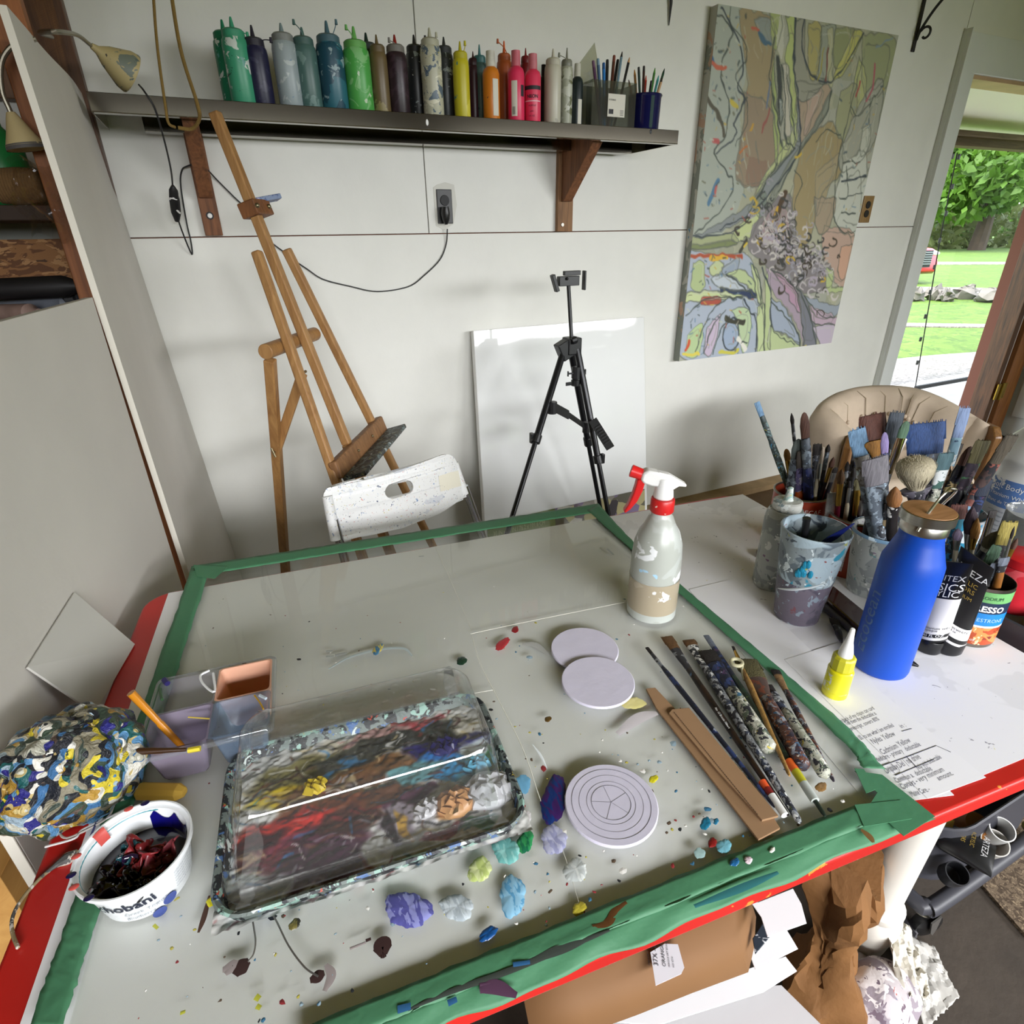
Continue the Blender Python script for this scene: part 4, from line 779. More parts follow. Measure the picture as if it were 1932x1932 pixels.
# coffee cans
M_can = mat('can_orange', 'a63a1c', .35, vary=.1, vscale=6); M_rim = mat('can_rim', '8f8a84', .3, 1)
def coffee(P, r, h, lbl, sx):
    t_ = thing('coffee_can', lbl, 'can', P); a = face(P)
    b = MB(); b.lathe(P, cup([(0, r*.985), (.003, r), (h-.004, r), (h-.002, r)], .0012), 64); b.build('can', M_can, t_, smooth=40)
    b = MB(); b.lathe(P+(0, 0, h-.003), [(0, r+.0002), (.001, r+.0016), (.003, r+.0016), (.004, r), (.004, r-.002), (0, r-.0022)], 64, cap=False); b.build('rim', M_rim, t_)
    b = MB(); a0 = a+sx[0]; a1 = a+sx[1]; b.grid(lambda u, v: P+np.array(((r+.0005)*math.cos(a0+(a1-a0)*u), (r+.0005)*math.sin(a0+(a1-a0)*u), .012+(h-.028)*v)), 14, 2); b.build('label_panel', mat('label_white', 'dcd9d6', .5), t_, smooth=80)
    f = wrap(P, r+.0009, a0+.06, h-.03)
    for i in range(7): letters('roasted ground coffee blend', .0042, wrap(P, r+.0009, a0+.05, h-.034-.011*i), 'small_print', mat('print_red', '9a3a30', .6), t_)
    letters('DECAF', .0135, wrap(P, r+.0008, a1+.12, h-.028), 'lettering', WHITE, t_)
    letters('CAFE', .03, wrap(P, r+.0008, a1+.14, h-.062), 'lettering', mat('print_grey', 'a8988f', .6), t_); letters('LATTE', .026, wrap(P, r+.0008, a1+.14, h-.095), 'lettering', mat('print_grey2', '8a5a4a', .6), t_)
    return t_
r_c = .0505
P = foot(1601, 1093, r_c); CAN2 = P; hC = rz(P, 1608, 966)
coffee(P, r_c, hC, 'orange coffee can full of slim brushes, right of the two cans', (-.55, -.1)); CANH = hC
q = pz(1514, 926, ZP+hC); CAN1 = np.array((q[0], q[1], ZP))
coffee(CAN1, r_c, hC, 'orange coffee can farther back, left of the two cans', (-.75, -.1))
# second painted cup
P = foot(1638, 1131, .033); dq = up(P, 1690, 1000); CUP2 = P; CUP2H = rz(P, 1688, 1004)
t_ = thing('plastic_cup', 'tall grey crusted cup of big brushes right behind the blue bottle', 'cup', P)
hL2 = [(0, .031), (.003, .033), (CUP2H*.5, .039), (CUP2H-.004, .0455), (CUP2H-.001, .0475), (CUP2H+.001, .047)]
b = MB(); b.lathe(P, cup(hL2, .0016), 48); b.build('cup', M_gs, t_)
b = MB(); b.lathe(P+(0, 0, CUP2H-.004), [(0, .0478), (.003, .0485), (.006, .0475)], 48, cap=False); b.build('rim', splat('rim_blue', '6d8ea8', [('c5d6de', 40, .55), ('2d5a80', 50, .64)], .4, .4), t_)
# paint jar with the right-hand brushes, and the glass jar behind the tubes
q = pz(1795, 962, ZP+.125); JAR = np.array((q[0], q[1], ZP)); JH = .125
t_ = thing('plastic_tub', 'blue striped plastic tub of long brushes behind the bamboo lid', 'tub', JAR)
b = MB(); b.lathe(JAR, cup([(0, .044), (.004, .047), (JH-.004, .0515), (JH, .0525)], .0018), 48); b.build('tub', splat('tub_crust', '9a9ea0', [('2f7fa0', 24, .52), ('c9d2d6', 30, .6), ('6a3a44', 40, .66), ('22303a', 40, .66)], .4, .4), t_)
q = pz(1806, 1062, ZP+.085); JAR2 = np.array((q[0], q[1], ZP)); J2H = .085
t_ = thing('black_tin', 'low dark tin of small brushes behind the black paint tubes', 'tin', JAR2)
b = MB(); b.lathe(JAR2, cup([(0, .038), (.003, .04), (J2H, .04)], .0014), 44); b.build('tin', mat('tin_dark', '2a2522', .5, vary=.5, vscale=30, c2='5a3a1e'), t_)
# soup can
P = foot(1822, 1217, .0335); SOUP = P; SH = rz(P, 1856, 1088); t_ = thing('soup_can', 'soup can with blue and red label holding short brushes', 'can', P); rS = .0365
b = MB(); b.lathe(P, cup([(0, rS-.001), (.003, rS), (SH, rS)], .001), 56); b.build('can', mat('can_steel', '8d8780', .3, 1), t_, smooth=40)
def band(nm, z0, z1, m): b = MB(); b.lathe(P, [(z0, rS+.0005), (z1, rS+.0005)], 56, cap=False); b.build(nm, m, t_)
band('label_soup', .006, SH*.36, splat('soup_photo', 'b24a26', [('d98a4a', 40, .5), ('7a2a18', 50, .58), ('e8d0a0', 70, .68)], .4, .05)); band('label_stripe', SH*.36, SH*.39, WHITE)
band('label_blue', SH*.39, SH*.6, mat('label_blue', '1f7fc9', .4)); band('label_brand', SH*.6, SH*.78, mat('label_night', '1c2c46', .4)); band('label_green', SH*.78, SH*.95, mat('label_green', '6fae6a', .45))
a = face(P); letters('PROGRESSO', .0135, wrap(P, rS+.001, a-.95, SH*.63), 'lettering', WHITE, t_, bold=.0004); letters('HEARTY MINESTRONE', .0085, wrap(P, rS+.001, a-1.1, SH*.46), 'lettering', mat('print_pale', 'a9d4f2', .5), t_); letters('REDUCED SODIUM', .0075, wrap(P, rS+.001, a-.85, SH*.83), 'lettering', mat('print_green', '27503a', .5), t_); letters('NET WT 19 OZ', .0045, wrap(P, rS+.001, a-.4, .012), 'lettering', WHITE, t_)
# paint tubes standing on their caps
def ptube(lbl, capfront, crimp, r, bands, txt):
    P = foot(*capfront, r); t_ = thing('paint_tube', lbl, 'paint tube', P); hc = .022
    A = up(P, *crimp[0])+hv(P)*0.004; B = up(P, *crimp[1])-hv(P)*.004; top = (A+B)/2; half = (B-A)/2; n = 40
    def sect(k):
        c = P*(1-k)+top*k; c = np.array((P[0]+(top[0]-P[0])*k, P[1]+(top[1]-P[1])*k, P[2]+hc+(top[2]-P[2]-hc)*k)); w_ = half/np.linalg.norm(half); hw_ = r*(1-k)+np.linalg.norm(half)*k; tt = r*.96*(1-k)**.8+.0012; e = np.cross(w_, XY); e /= np.linalg.norm(e)
        return [c+w_*hw_*math.cos(2*math.pi*i/n)+e*tt*math.sin(2*math.pi*i/n) for i in range(n)], c, w_, e, hw_, tt
    b = MB(); b.lathe(P, [(0, r*.8), (.003, r*.9), (hc-.002, r*.95), (hc, r*.9)], 40); b.build('cap', mat('cap_black', '151517', .3), t_)
    for k0, k1, m in bands:
        b = MB(); b.loft([sect(k0+(k1-k0)*i/10)[0] for i in range(11)], cap=True); b.build('tube' if m is M_tb else 'label_band', m, t_, smooth=60)
    def on(k, x, lift=.0004):      # point on the front of the tube
        _, c, w_, e, hw_, tt = sect(k); sg = 1 if np.dot(e, -hv(P)) > 0 else -1; u = max(-.97, min(.97, x/hw_)); return c+w_*u*hw_*(1 if np.dot(w_, R3) > 0 else -1)+e*sg*(tt*math.sqrt(1-u*u)+lift)
    Ht = top[2]-P[2]-hc
    for s, size, k, x0, m in txt: letters(s, size, lambda x, y: on(min(.999, k+y/Ht), x0+x), 'lettering', m, t_)
    return t_
M_tb = mat('tube_black', '121214', .32); M_wb = mat('tube_white', 'e2e0de', .45); GOLD = mat('print_gold', 'a58a3e', .4, .3); SIL = mat('print_silver', 'c9c9c9', .4)
ptube('black and white paint tube standing on its cap right against the blue bottle', (1752, 1238), ((1776, 1060), (1838, 1062)), .0185, ((0, .025, M_tb), (.025, .06, M_wb), (.06, .105, M_tb), (.105, .56, M_wb), (.56, 1, M_tb)), (('BASICS', .016, .66, -.03, WHITE), ('ACRYLIC', .013, .585, -.036, WHITE), ('LIQUITEX', .012, .78, -.035, SIL), ('8.45 FL OZ', .006, .07, -.012, WHITE), ('titanium white', .0055, .17, -.008, mat('print_dark', '4a4a4c', .6)), ('opaque', .0055, .14, -.008, mat('print_dark', '4a4a4c', .6))))
ptube('black acrylic tube with gold lettering between the soup can and the other tube', (1786, 1240), ((1812, 1032), (1877, 1072)), .0225, ((0, .03, M_tb), (.03, .06, M_wb), (.06, .11, M_tb), (.11, .25, M_wb), (.25, 1, M_tb)), (('ARTEZA', .0135, .8, -.026, SIL), ('ACRYLIC', .009, .71, -.022, GOLD), ('COLORS', .009, .64, -.022, GOLD), ('PREMIUM', .007, .565, -.016, GOLD), ('AP', .009, .42, -.02, SIL), ('TITANIUM WHITE', .0045, .2, -.014, mat('print_dark', '4a4a4c', .6)), ('120 ml 4 oz', .0045, .17, -.012, mat('print_dark', '4a4a4c', .6))))
# yellow bottle
P = foot(1574, 1323, .0155); t_ = thing('paint_bottle', 'small yellow paint bottle with white cone nozzle beside the lying brushes', 'paint bottle', P)
za, zb_, zc, zd = rz(P, 1582, 1258), rz(P, 1583, 1253), rz(P, 1586, 1233), rz(P, 1594, 1181)
b = MB(); b.lathe(P, [(0, .0135), (.002, .0155), (.010, .0157), (.0105, .0153), (.012, .0157), (za-.002, .0157), (za, .014)], 40); b.build('body', mat('yellow_paint', 'e0d81a', .3, coat=.3), t_, smooth=40)
b = MB(); b.lathe(P, [(za, .0125), (za+.001, .0142), (zc-.003, .0142), (zc, .012)], 12); b.build('cap', mat('yellow_cap', 'c2bd2c', .4), t_, smooth=0, bevel=.001)
b = MB(); b.lathe(P, [(zc, .0088), (zc+.006, .0086), (zc+(zd-zc)*.55, .0046), (zd-.001, .0028), (zd, .002)], 24); b.build('nozzle', mat('nozzle_white', 'efefef', .4), t_)
a = face(P); b = MB(); b.grid(lambda u, v: P+np.array((.0160*math.cos(a-1.15+.75*u), .0160*math.sin(a-1.15+.75*u), .014+v*(za-.02))), 10, 2); b.build('label', splat('torn_label', 'd9d9c4', [('e0d81a', 90, .55)], .6, 0), t_, smooth=80)
# brown packet, pen tips
b = MB(); zt0 = ZP+.018
b.prism([(p[0], p[1], ZP+.002) for p in (pz(1559, 1130, zt0), pz(1571, 1104, zt0), pz(1640, 1160, zt0), pz(1632, 1196, zt0))], (0, 0, .017)); tag(b.build('pastel_box', mat('packet_brown', '3a201c', .15, vary=.3, vscale=20, coat=1), smooth=0, bevel=.003), 'dark brown glossy box lying between the crusted cup and blue bottle', 'box')
b = MB(); b.tube([pz(1552, 1142, ZP+.006), pz(1628, 1206, ZP+.006)], .006, 14); tag(b.build('grey_marker', mat('marker_grey', '565257', .4)), 'grey marker pen lying in front of the dark brown box', 'marker')
brush('short dark brush lying between the yellow bottle and the brown box', pz(1588, 1212, ZP+.006), pz(1573, 1166, ZP+.008), .005, H_blk, FEB, B_dark, .02, .007, fl=.012, w=R3)
b = MB(); b.tube([pz(1700, 1236, ZP+.004), pz(1722, 1252, ZP+.004), pz(1733, 1257, ZP+.003)], [.0042, .004, .0015], 12); tag(b.build('black_pen', mat('pen_black', '141416', .3)), 'tip of a black pen sticking out from behind the blue bottle', 'pen')
b = MB(); q = pz(1430, 1045, ZP+.004); b.hexa([q+R3*x+FW*y+(0, 0, z) for z in (-.004, .003) for x, y in ((-.006, -.004), (.035, -.012), (.04, .006), (.0, .01))]); tag(b.build('clear_case', mat('case_grey', '6d625f', .3), smooth=0), 'corner of a grey plastic case poking out left of the squeeze bottle', 'case')
# ---------------------------------------------------------------- wall: shelf, bottles, pencils
YF = 1.87; zS1 = pY(165, 172, YF)[2]; xS0, xS1 = pY(165, 185, YF)[0], pY(1280, 256, YF)[0]; zS0 = pY(700, 232, YF)[2]
zS0 = zS1-.04
M_ss = mat('stainless', '8a8476', .11, 1, vary=.12, vscale=12, stretch=(.2, 1, 8))
sh = thing('steel_shelf', 'long stainless steel wall shelf holding rows of paint bottles', 'shelf', ((xS0+xS1)/2, YW, zS1))
b = MB(); th = .0022
b.box(((xS0+xS1)/2, (YF+YW)/2, zS1-th/2), (xS1-xS0, YW-YF, th)); b.box(((xS0+xS1)/2, YF+th/2, (zS1+zS0)/2), (xS1-xS0, th, zS1-zS0)); b.box(((xS0+xS1)/2, YF+.012, zS0+th/2), (xS1-xS0, .026, th))
for x in (xS0+th/2, xS1-th/2): b.box((x, (YF+YW)/2, (zS1+zS0)/2), (th, YW-YF, zS1-zS0))
b.build('tray', M_ss, sh, smooth=0, bevel=.0012)
b = MB(); b.box(((xS0+xS1)/2+.02, YW-.06, zS1-.026), (xS1-xS0-.14, .05, .045)); b.build('stiffener', M_ss, sh, smooth=0, bevel=.001)
b = MB(); q = pY(806, 231, YF-.001); b.sphere(q, (.004, .001, .008), 8, 6); b.build('paint_drip', WHITE, sh)
b = MB(); q = pY(1228, 248, YF-.001); b.sphere(q, (.004, .001, .007), 8, 6); b.build('paint_drip', mat('drip_dark', '22262c', .4), sh)
M_bw = wood('bracket_wood', '8d5a36', '5d3820', 8, .65, 2)
def bracket(lbl, xa, xb, ztop, zbot, m2):
    t_ = thing('shelf_bracket', lbl, 'bracket', ((xa+xb)/2, YW, zbot))
    b = MB(); b.box(((xa+xb)/2, YW-.010, (ztop+zbot)/2), (xb-xa, .02, ztop-zbot)); b.build('back_board', m2, t_, smooth=0, bevel=.002)
    b = MB(); xm = (xa+xb)/2; w_ = .038
    b.prism([(xm-w_/2, YW-.02, ztop), (xm-w_/2, YW-.235, ztop), (xm-w_/2, YW-.225, ztop-.035), (xm-w_/2, YW-.035, zbot+.10), (xm-w_/2, YW-.02, zbot+.10)], (w_, 0, 0)); b.build('gusset', M_bw, t_, smooth=0, bevel=.002)
    return t_
qa = pY(388, 445, YW); qb = pY(421, 445, YW)
k = bracket('left wooden shelf bracket with a white washer near its foot, behind the easel', qa[0], qb[0], zS1-.004, qa[2], M_bw)
b = MB(); q = pY(396, 407, YW-.021); b.lathe(q, [(0, .007), (.003, .006)], 16, axis=(0, -1, 0)); b.build('washer', WHITE, k)
b = MB(); q = pY(396, 407, YW-.0205); b.lathe(q, [(0, .0105), (.001, .0105)], 16, axis=(0, -1, 0)); b.build('hole', INK, k)
qa = pY(1047, 437, YW); qb = pY(1075, 437, YW)
k = bracket('right wooden shelf bracket below the white and black bottles', qa[0], qb[0], zS1-.004, qa[2], wood('bracket_wood2', '9a7048', '6b4a2c', 8, .65, 2))
b = MB(); b.lathe(pY(1061, 424, YW-.021), [(0, .007), (.003, .006)], 16, axis=(0, -1, 0)); b.build('bolt', mat('bolt_grey', '9a968e', .4, .7), k)
# squeeze bottles: x pixel of the axis at foot and cap, foot row, cap row, tip row, half width, colour
def sq(lbl, xf, xc, yf, ycap, ytip, hw, c, y_, cap=None, spots=None, tip=None, plug=None, style='squeeze', grp=None):
    P = pY(xf, yf, y_); P[2] = zS1; r = hw*depth(P)/F; t_ = thing('paint_bottle', lbl, 'paint bottle', P, grp)
    zc = max(.06, pY(xc, ycap, y_)[2]-zS1); zt_ = pY(xc, ytip, y_)[2]-zS1
    sp = spots if spots is not None else [('a9bab0', 26, .66), ('2a3438', 40, .72), ('6d8a86', 30, .68)]
    m = splat('pb_'+lbl, c, [(a, s*1., th) for a, s, th in sp], .38, .15)
    mc = mat('pbc_'+(cap or c)+lbl[:8], cap or c, .45, vary=.25, vscale=40); mt = mat('pbt_'+(tip or cap or c)+lbl[:8], tip or cap or c, .4)
    b = MB()
    if style == 'squeeze':
        b.lathe(P, [(0, r*.93), (.004, r), (zc-.022, r), (zc-.010, r*.95), (zc-.006, r*.86)], 32); b.build('body', m, t_)
        b = MB(); b.lathe(P, [(zc-.008, r*.80), (zc-.006, r*.86), (zc+.008, r*.84), (zc+.012, r*.7), (zc+.014, r*.3)], 28); b.build('cap', mc, t_)
        b = MB(); b.lathe(P, [(zc+.012, r*.27), (zc+.016, r*.2), (zt_-.003, r*.10), (zt_, r*.07)], 14); b.build('nozzle', mt, t_)
    else:
        b.lathe(P, [(0, r*.94), (.003, r), (zc-.030, r), (zc-.019, r*.85), (zc-.014, r*.58), (zc-.012, r*.52)], 32); b.build('body', m, t_)
        b = MB(); b.lathe(P, [(zc-.013, r*.56), (zc+(zt_-zc)*.98, r*.52), (zt_, r*.46)], 24); b.build('cap', mc, t_)
    if plug:
        dx, dy = plug; b = MB(); Q = pY(xc, ycap, y_)+(0, -.012, 0); E = pY(xc+dx, ycap+dy, y_-.012); b.tube(spline([Q, (Q+E)/2+(.004, 0, .004), E], 5), .0012, 6); b.tube([E+(0, 0, -.005), E+(0, 0, .006)], [.004, .003], 10); b.build('plug', mat('plug_'+c, cap or c, .5), t_)
    return t_
S1 = [('cfdad2', 26, .62), ('1f3a34', 40, .70), ('5a9a90', 30, .66)]; SB = [('8d9694', 34, .64), ('b9bdb6', 60, .70)]
Y1, Y2 = 1.925, 1.985
sq('dark green squeeze bottle at the far left end, mostly behind the mint one', 445, 428, 187, 72, 38, 22, '1f7a58', Y2, spots=S1, plug=None)
sq('mint green squeeze bottle with pale streaks, leftmost on the shelf', 462, 445, 189, 68, 33, 23, '3f9a76', Y1, spots=S1, plug=(22, -2))
sq('dark navy squeeze bottle second from the left on the shelf', 497, 479, 191, 84, 48, 21, '20203e', Y1, cap='2c2a38', spots=[('34344e', 20, .6)], plug=(32, -8))
sq('pale grey blue squeeze bottle with a wide grey cap', 551, 534, 194, 75, 44, 22, '9aa6aa', Y1, cap='8b8f8c', spots=[('7f95a8', 18, .58), ('b9c2c2', 30, .62)], tip='7a8c90')
sq('grey green squeeze bottle with a dark plug sticking up', 588, 574, 197, 82, 52, 21, '4a6a66', Y1, spots=[('6d8a86', 20, .58)], plug=(-20, -40))
sq('dark teal squeeze bottle with white smears down its front', 634, 622, 200, 78, 40, 24, '1f4a5c', Y1, cap='4a6a76', spots=[('8fa6ac', 26, .6), ('2f6a7a', 14, .55)], plug=(12, -36))
sq('bright grass green squeeze bottle near the middle of the row', 682, 667, 203, 88, 50, 24, '4fa84e', Y1, cap='6ab05a', spots=[('7fc07a', 20, .56), ('c2d8b8', 34, .68)], plug=(-14, -36))
sq('dark green squeeze bottle squeezed behind the grass green one', 703, 692, 200, 92, 62, 20, '15402c', Y2, cap='18302a', spots=[])
sq('olive brown squeeze bottle right of the grass green one', 722, 716, 205, 96, 66, 16, '6a5a3c', Y1, spots=[('8f8258', 20, .6)])
sq('blackish plum squeeze bottle with a grey cap and red tip', 755, 748, 206, 96, 66, 19, '2a1c24', Y1, cap='7d7a74', tip='8a2420', spots=[('3a2a34', 20, .6)], plug=(-14, -20))
sq('black squeeze bottle with pale spatter, left of the white spattered one', 790, 784, 209, 96, 66, 17, '2a2c2e', Y2, spots=SB, plug=(18, -24))
sq('white squeeze bottle spattered with many colours and streaks', 819, 815, 212, 84, 53, 19, 'b9b8a2', Y1, spots=[('5a6a78', 40, .58), ('d9d6bf', 24, .56), ('a9a24a', 60, .72), ('2a3a5a', 60, .72)], plug=(8, -18))
sq('charcoal squeeze bottle with pale spatter, right of the white spattered one', 844, 840, 213, 98, 70, 16, '34383a', Y2, spots=SB)
sq('yellow squeeze bottle with a few green spots', 873, 869, 214, 108, 78, 15, 'c2b826', Y1, spots=[('5a8a7a', 26, .68), ('d9cf4a', 16, .6)], plug=(8, -26))
sq('slim dark maroon squeeze bottle just right of the yellow one', 896, 893, 215, 120, 97, 10, '3a1c26', Y2, spots=[])
sq('grey teal squeeze bottle with blue tip, left of the orange one', 908, 912, 216, 116, 85, 13, '43605e', Y2, cap='3f7a7c', spots=[('2c4444', 30, .6)])
def label(t_, P, r, a0, a1, z0, z1, m, nm='label'):
    b = MB(); n = 12; b.grid(lambda u, v: P+np.array((r*math.cos(a0+(a1-a0)*u), r*math.sin(a0+(a1-a0)*u), z0+(z1-z0)*v)), n, 2); return b.build(nm, m, t_, smooth=80)
M_lab = mat('label_paper', 'd6d3c6', .55); M_bar = mat('print_black', '25242a', .6)
t_ = sq('orange acrylic bottle with a white cap and a white side label', 928, 931, 218, 117, 97, 15.5, 'd07a22', Y1-.01, cap='d9d6c9', style='flip', spots=[('2a2c34', 40, .74)]); P = ORI[t_]; r = 15.5*depth(P)/F
label(t_, P, r+.0006, face(P)+.2, face(P)+.95, .01, .10, M_lab)
t_ = sq('dull orange squeeze bottle with drips behind the pink bottles', 953, 957, 218, 112, 78, 14, 'b25a2e', Y2, tip='d9663a', spots=[('2a2224', 24, .72), ('c98a6a', 20, .62)], plug=(-18, -34))
t_ = sq('hot pink acrylic bottle with a barcode label, taller of the two', 974, 976, 222, 116, 96, 15.5, 'e0345e', Y1-.015, cap='d8707e', style='flip', spots=[]); P = ORI[t_]; r = 15.5*depth(P)/F
label(t_, P, r+.0006, face(P)-.55, face(P)+.15, .012, .10, M_lab)
b = MB(); [b.grid(lambda u, v, i=i: P+np.array(((r+.001)*math.cos(face(P)-.42+.05*i+.02*u), (r+.001)*math.sin(face(P)-.42+.05*i+.02*u), .016+.02*v)), 2, 2) for i in range(7)]; b.build('barcode', M_bar, t_, smooth=0)
label(t_, P, r+.0007, face(P)+.62, face(P)+1.1, .062, .09, M_bar, 'emblem')
t_ = sq('neon pink acrylic bottle printed with NEON, shorter of the two', 1005, 1007, 223, 122, 102, 15, 'e23a5e', Y1-.015, cap='d27a84', style='flip', spots=[]); P = ORI[t_]; r = 15*depth(P)/F; a = face(P)
label(t_, P, r+.0006, a-1.2, a+1.2, .082, .092, M_bar, 'band'); letters('NEON', .0125, wrap(P, r+.0009, a-.72, .061), 'lettering', M_bar, t_, bold=.0003); label(t_, P, r+.0007, a-1.1, a+1.1, .052, .055, mat('pale_pink', 'eab9c2', .5), 'rule')
letters('ACRYLIC', .006, wrap(P, r+.0009, a-.5, .04), 'lettering', M_bar, t_); letters('2 FL OZ', .0055, wrap(P, r+.0009, a-.5, .014), 'lettering', M_bar, t_); letters('pink', .006, wrap(P, r+.0009, a-.3, .026), 'lettering', M_bar, t_)
sq('dark red squeeze bottle behind the two pink bottles', 992, 995, 219, 116, 91, 10, '7a1c22', Y2, spots=[])
sq('narrow black bottle between the pink and white bottles', 1025, 1026, 223, 134, 122, 8, '1c1c1c', Y2-.01, style='flip', spots=[])
sq('plain white squeeze bottle near the right end of the row', 1042, 1045, 224, 120, 92, 15.5, 'c2bfae', Y1, spots=[('a9a698', 10, .6)], cap='c9c6b4')
sq('cloudy clear squeeze bottle with sage stains, right of the plain white one', 1067, 1069, 226, 122, 90, 11.5, 'a3a593', Y1+.02, spots=[('6d7050', 16, .6), ('bfc1b2', 22, .55)], cap='8a8b7e', plug=(-14, -18))
t_ = sq('black acrylic bottle with white cap and white label at the right end of the row', 1087, 1090, 227, 136, 120, 11, '1f2a2c', Y1+.02, cap='d0cebf', style='flip', spots=[]); P = ORI[t_]; label(t_, P, 11*depth(P)/F+.0006, face(P)+.25, face(P)+1.0, .004, .075, M_lab)
# pens and pencils
def pencil(lbl, A, B, r, c, tipc, kind='pencil', grp=None, cap=None):
    A, B = np.array(A, float), np.array(B, float); L = np.linalg.norm(B-A); d = (B-A)/L; t_ = thing(kind, lbl, kind.split('_')[-1], A if A[2] < B[2] else B, grp)
    n = 6 if kind == 'pencil' else 12
    b = MB(); b.lathe(A, [(0, r*.95), (L-r*3.5, r), (L-r*3.4, r*.96)], n, axis=d); b.build('barrel', mat('pen_'+c, c, .4), t_, smooth=30)
    b = MB(); b.lathe(A+d*(L-r*3.45), [(0, r*.98), (r*3, r*.35), (r*3.4, r*.15)] if kind != 'marker' else [(0, r*.98), (r*3, r*.9), (r*3.4, r*.6)], n, axis=d); b.build('tip', mat('pen_'+tipc, tipc, .5), t_, smooth=30); return t_
Pb = pY(1213, 236, 1.96); Pb[2] = zS1; rb = 30*depth(Pb)/F; hb = pY(1213, 180, 1.96)[2]-zS1
t_ = thing('pencil_cup', 'glossy dark blue cup of coloured pencils at the right end of the shelf', 'cup', Pb); b = MB(); b.lathe(Pb, cup([(0, rb*.93), (.004, rb*.96), (hb-.01, rb), (hb-.003, rb*1.06), (hb, rb*1.03)], .002), 44); b.build('cup', mat('cobalt_glaze', '14164a', .12, coat=.5), t_)
for i, (x, y, c, tc, nm, kd) in enumerate(((1186, 150, 'a8683a', '4a3020', 'ochre pencil at the left of the blue cup', 'pencil'), (1197, 131, '9a6a2a', 'c98a2a', 'golden brown pencil standing in the blue cup', 'pencil'), (1205, 126, '1f3a34', '101614', 'dark green pen, second from the left in the blue cup', 'marker'), (1215, 124, '3a1c18', '1c1210', 'dark brown pen standing tall in the blue cup', 'marker'), (1219, 142, 'b52a24', 'd06a5a', 'red pencil in the middle of the blue cup', 'pencil'),
        (1236, 128, '3f7a2e', '5a9a3a', 'green pencil leaning right in the blue cup', 'pencil'), (1243, 142, '2f8a8a', '3aa0a0', 'turquoise pencil leaning right in the blue cup', 'pencil'), (1254, 129, '1f4a34', '16352a', 'dark green pencil leaning farthest right in the blue cup', 'pencil'), (1229, 152, '1c1c22', '1c1c22', 'short black pen at the front of the blue cup', 'marker'), (1250, 146, 'c9a07a', '3a2a20', 'bare wood pencil at the right rim of the blue cup', 'pencil'))):
    off = .012*math.sin(i*2.1); T = pY(x, y, 1.96+off); E = np.array((Pb[0]+(T[0]-Pb[0])*.25, 1.96+off*.6, zS1+.006)); pencil('%s' % nm, E, T, .0042, c, tc, kd)
Pc = pY(1140, 233, 1.95); Pc[2] = zS1; x0, x1 = pY(1100, 230, 1.95)[0], pY(1180, 236, 1.95)[0]; hc = pY(1140, 160, 1.95)[2]-zS1
t_ = thing('clear_box', 'clear plastic box with an open lid and price tag, full of markers', 'box', ((x0+x1)/2, 1.95, zS1)); xm, wx = (x0+x1)/2, x1-x0; y0, y1 = 1.90, 1.99
b = MB(); z0 = zS1+.001
for c_, s_ in (((xm, y0, z0+hc/2), (wx, .0012, hc)), ((xm, y1, z0+hc/2), (wx, .0012, hc)), ((x0, (y0+y1)/2, z0+hc/2), (.0012, y1-y0, hc)), ((x1, (y0+y1)/2, z0+hc/2), (.0012, y1-y0, hc)), ((xm, (y0+y1)/2, z0), (wx, y1-y0, .0014))): b.box(c_, s_)
b.build('box', clear('box_clear', 'cfd2cd', .1, .08, .06, 'b9b8a8'), t_, smooth=0)
lx0 = pY(1075, 112, 1.93); b = MB(); T3 = [pY(1085, 130, 1.95), pY(1122, 80, 1.99), pY(1133, 150, 1.97), pY(1100, 160, 1.93)]; b.prism(T3, (0, .001, 0)); b.build('lid', clear('box_lid', 'e6e8e0', .1, .1, .14, 'b9b8a0'), t_, smooth=0)
q = pY(1148, 176, y0-.002); q1 = pY(1178, 222, y0-.002); b = MB(); b.box(((q[0]+q1[0])/2-.0, y0-.0015, (q[2]+q1[2])/2), (q1[0]-q[0], .001, q[2]-q1[2])); b.build('price_tag', M_lab, t_, smooth=0)
f = flat((q[0]+.003, y0-.0025, q[2]-.018), (1, 0, 0), (0, 0, 1)); letters('SCRIBBLE', .0065, f, 'lettering', M_bar, t_); b = MB(); b.box((q[0]+.013, y0-.0025, q1[2]+.014), (.017, .0006, .013)); [b.box((q1[0]-.012, y0-.0025, q1[2]+.006+.004*i), (.013, .0006, .0012)) for i in range(4)]; b.build('print_block', M_bar, t_, smooth=0)
for i, (x, y, c, tc, nm, kd) in enumerate(((1119, 114, '5a3a5a', '6d4a6a', 'purple marker at the left of the clear box', 'marker'), (1128, 110, '4a6a8a', '7a9ab0', 'thick grey blue marker in the clear box', 'marker'), (1139, 118, '2f7fc9', '1f5a9a', 'bright blue marker in the clear box', 'marker'), (1146, 112, '1a1a1c', '1a1a1c', 'black pen at the back of the clear box', 'marker'), (1159, 104, '5a2e22', '7a3a2a', 'rust brown wide pen leaning right in the clear box', 'marker'), (1174, 97, '6d8a9a', '141414', 'pale blue brush pen with a long black point', 'pencil'), (1188, 108, '17171a', 'c9986a', 'black pencil with sharpened wooden end in the clear box', 'pencil'), (1157, 136, 'c9a82a', 'b08a2a', 'yellow pencil at the front of the clear box', 'pencil'), (1166, 112, '1c1c1e', '101012', 'slim black liner standing right of the rust pen', 'marker'))):
    T = pY(x, y, 1.93+.006*i); E = np.array((xm+(T[0]-xm)*.45, 1.925+.006*i, zS1+.004)); pencil(nm, E, T, .0045 if kd == 'pencil' else .0052, c, tc, kd)
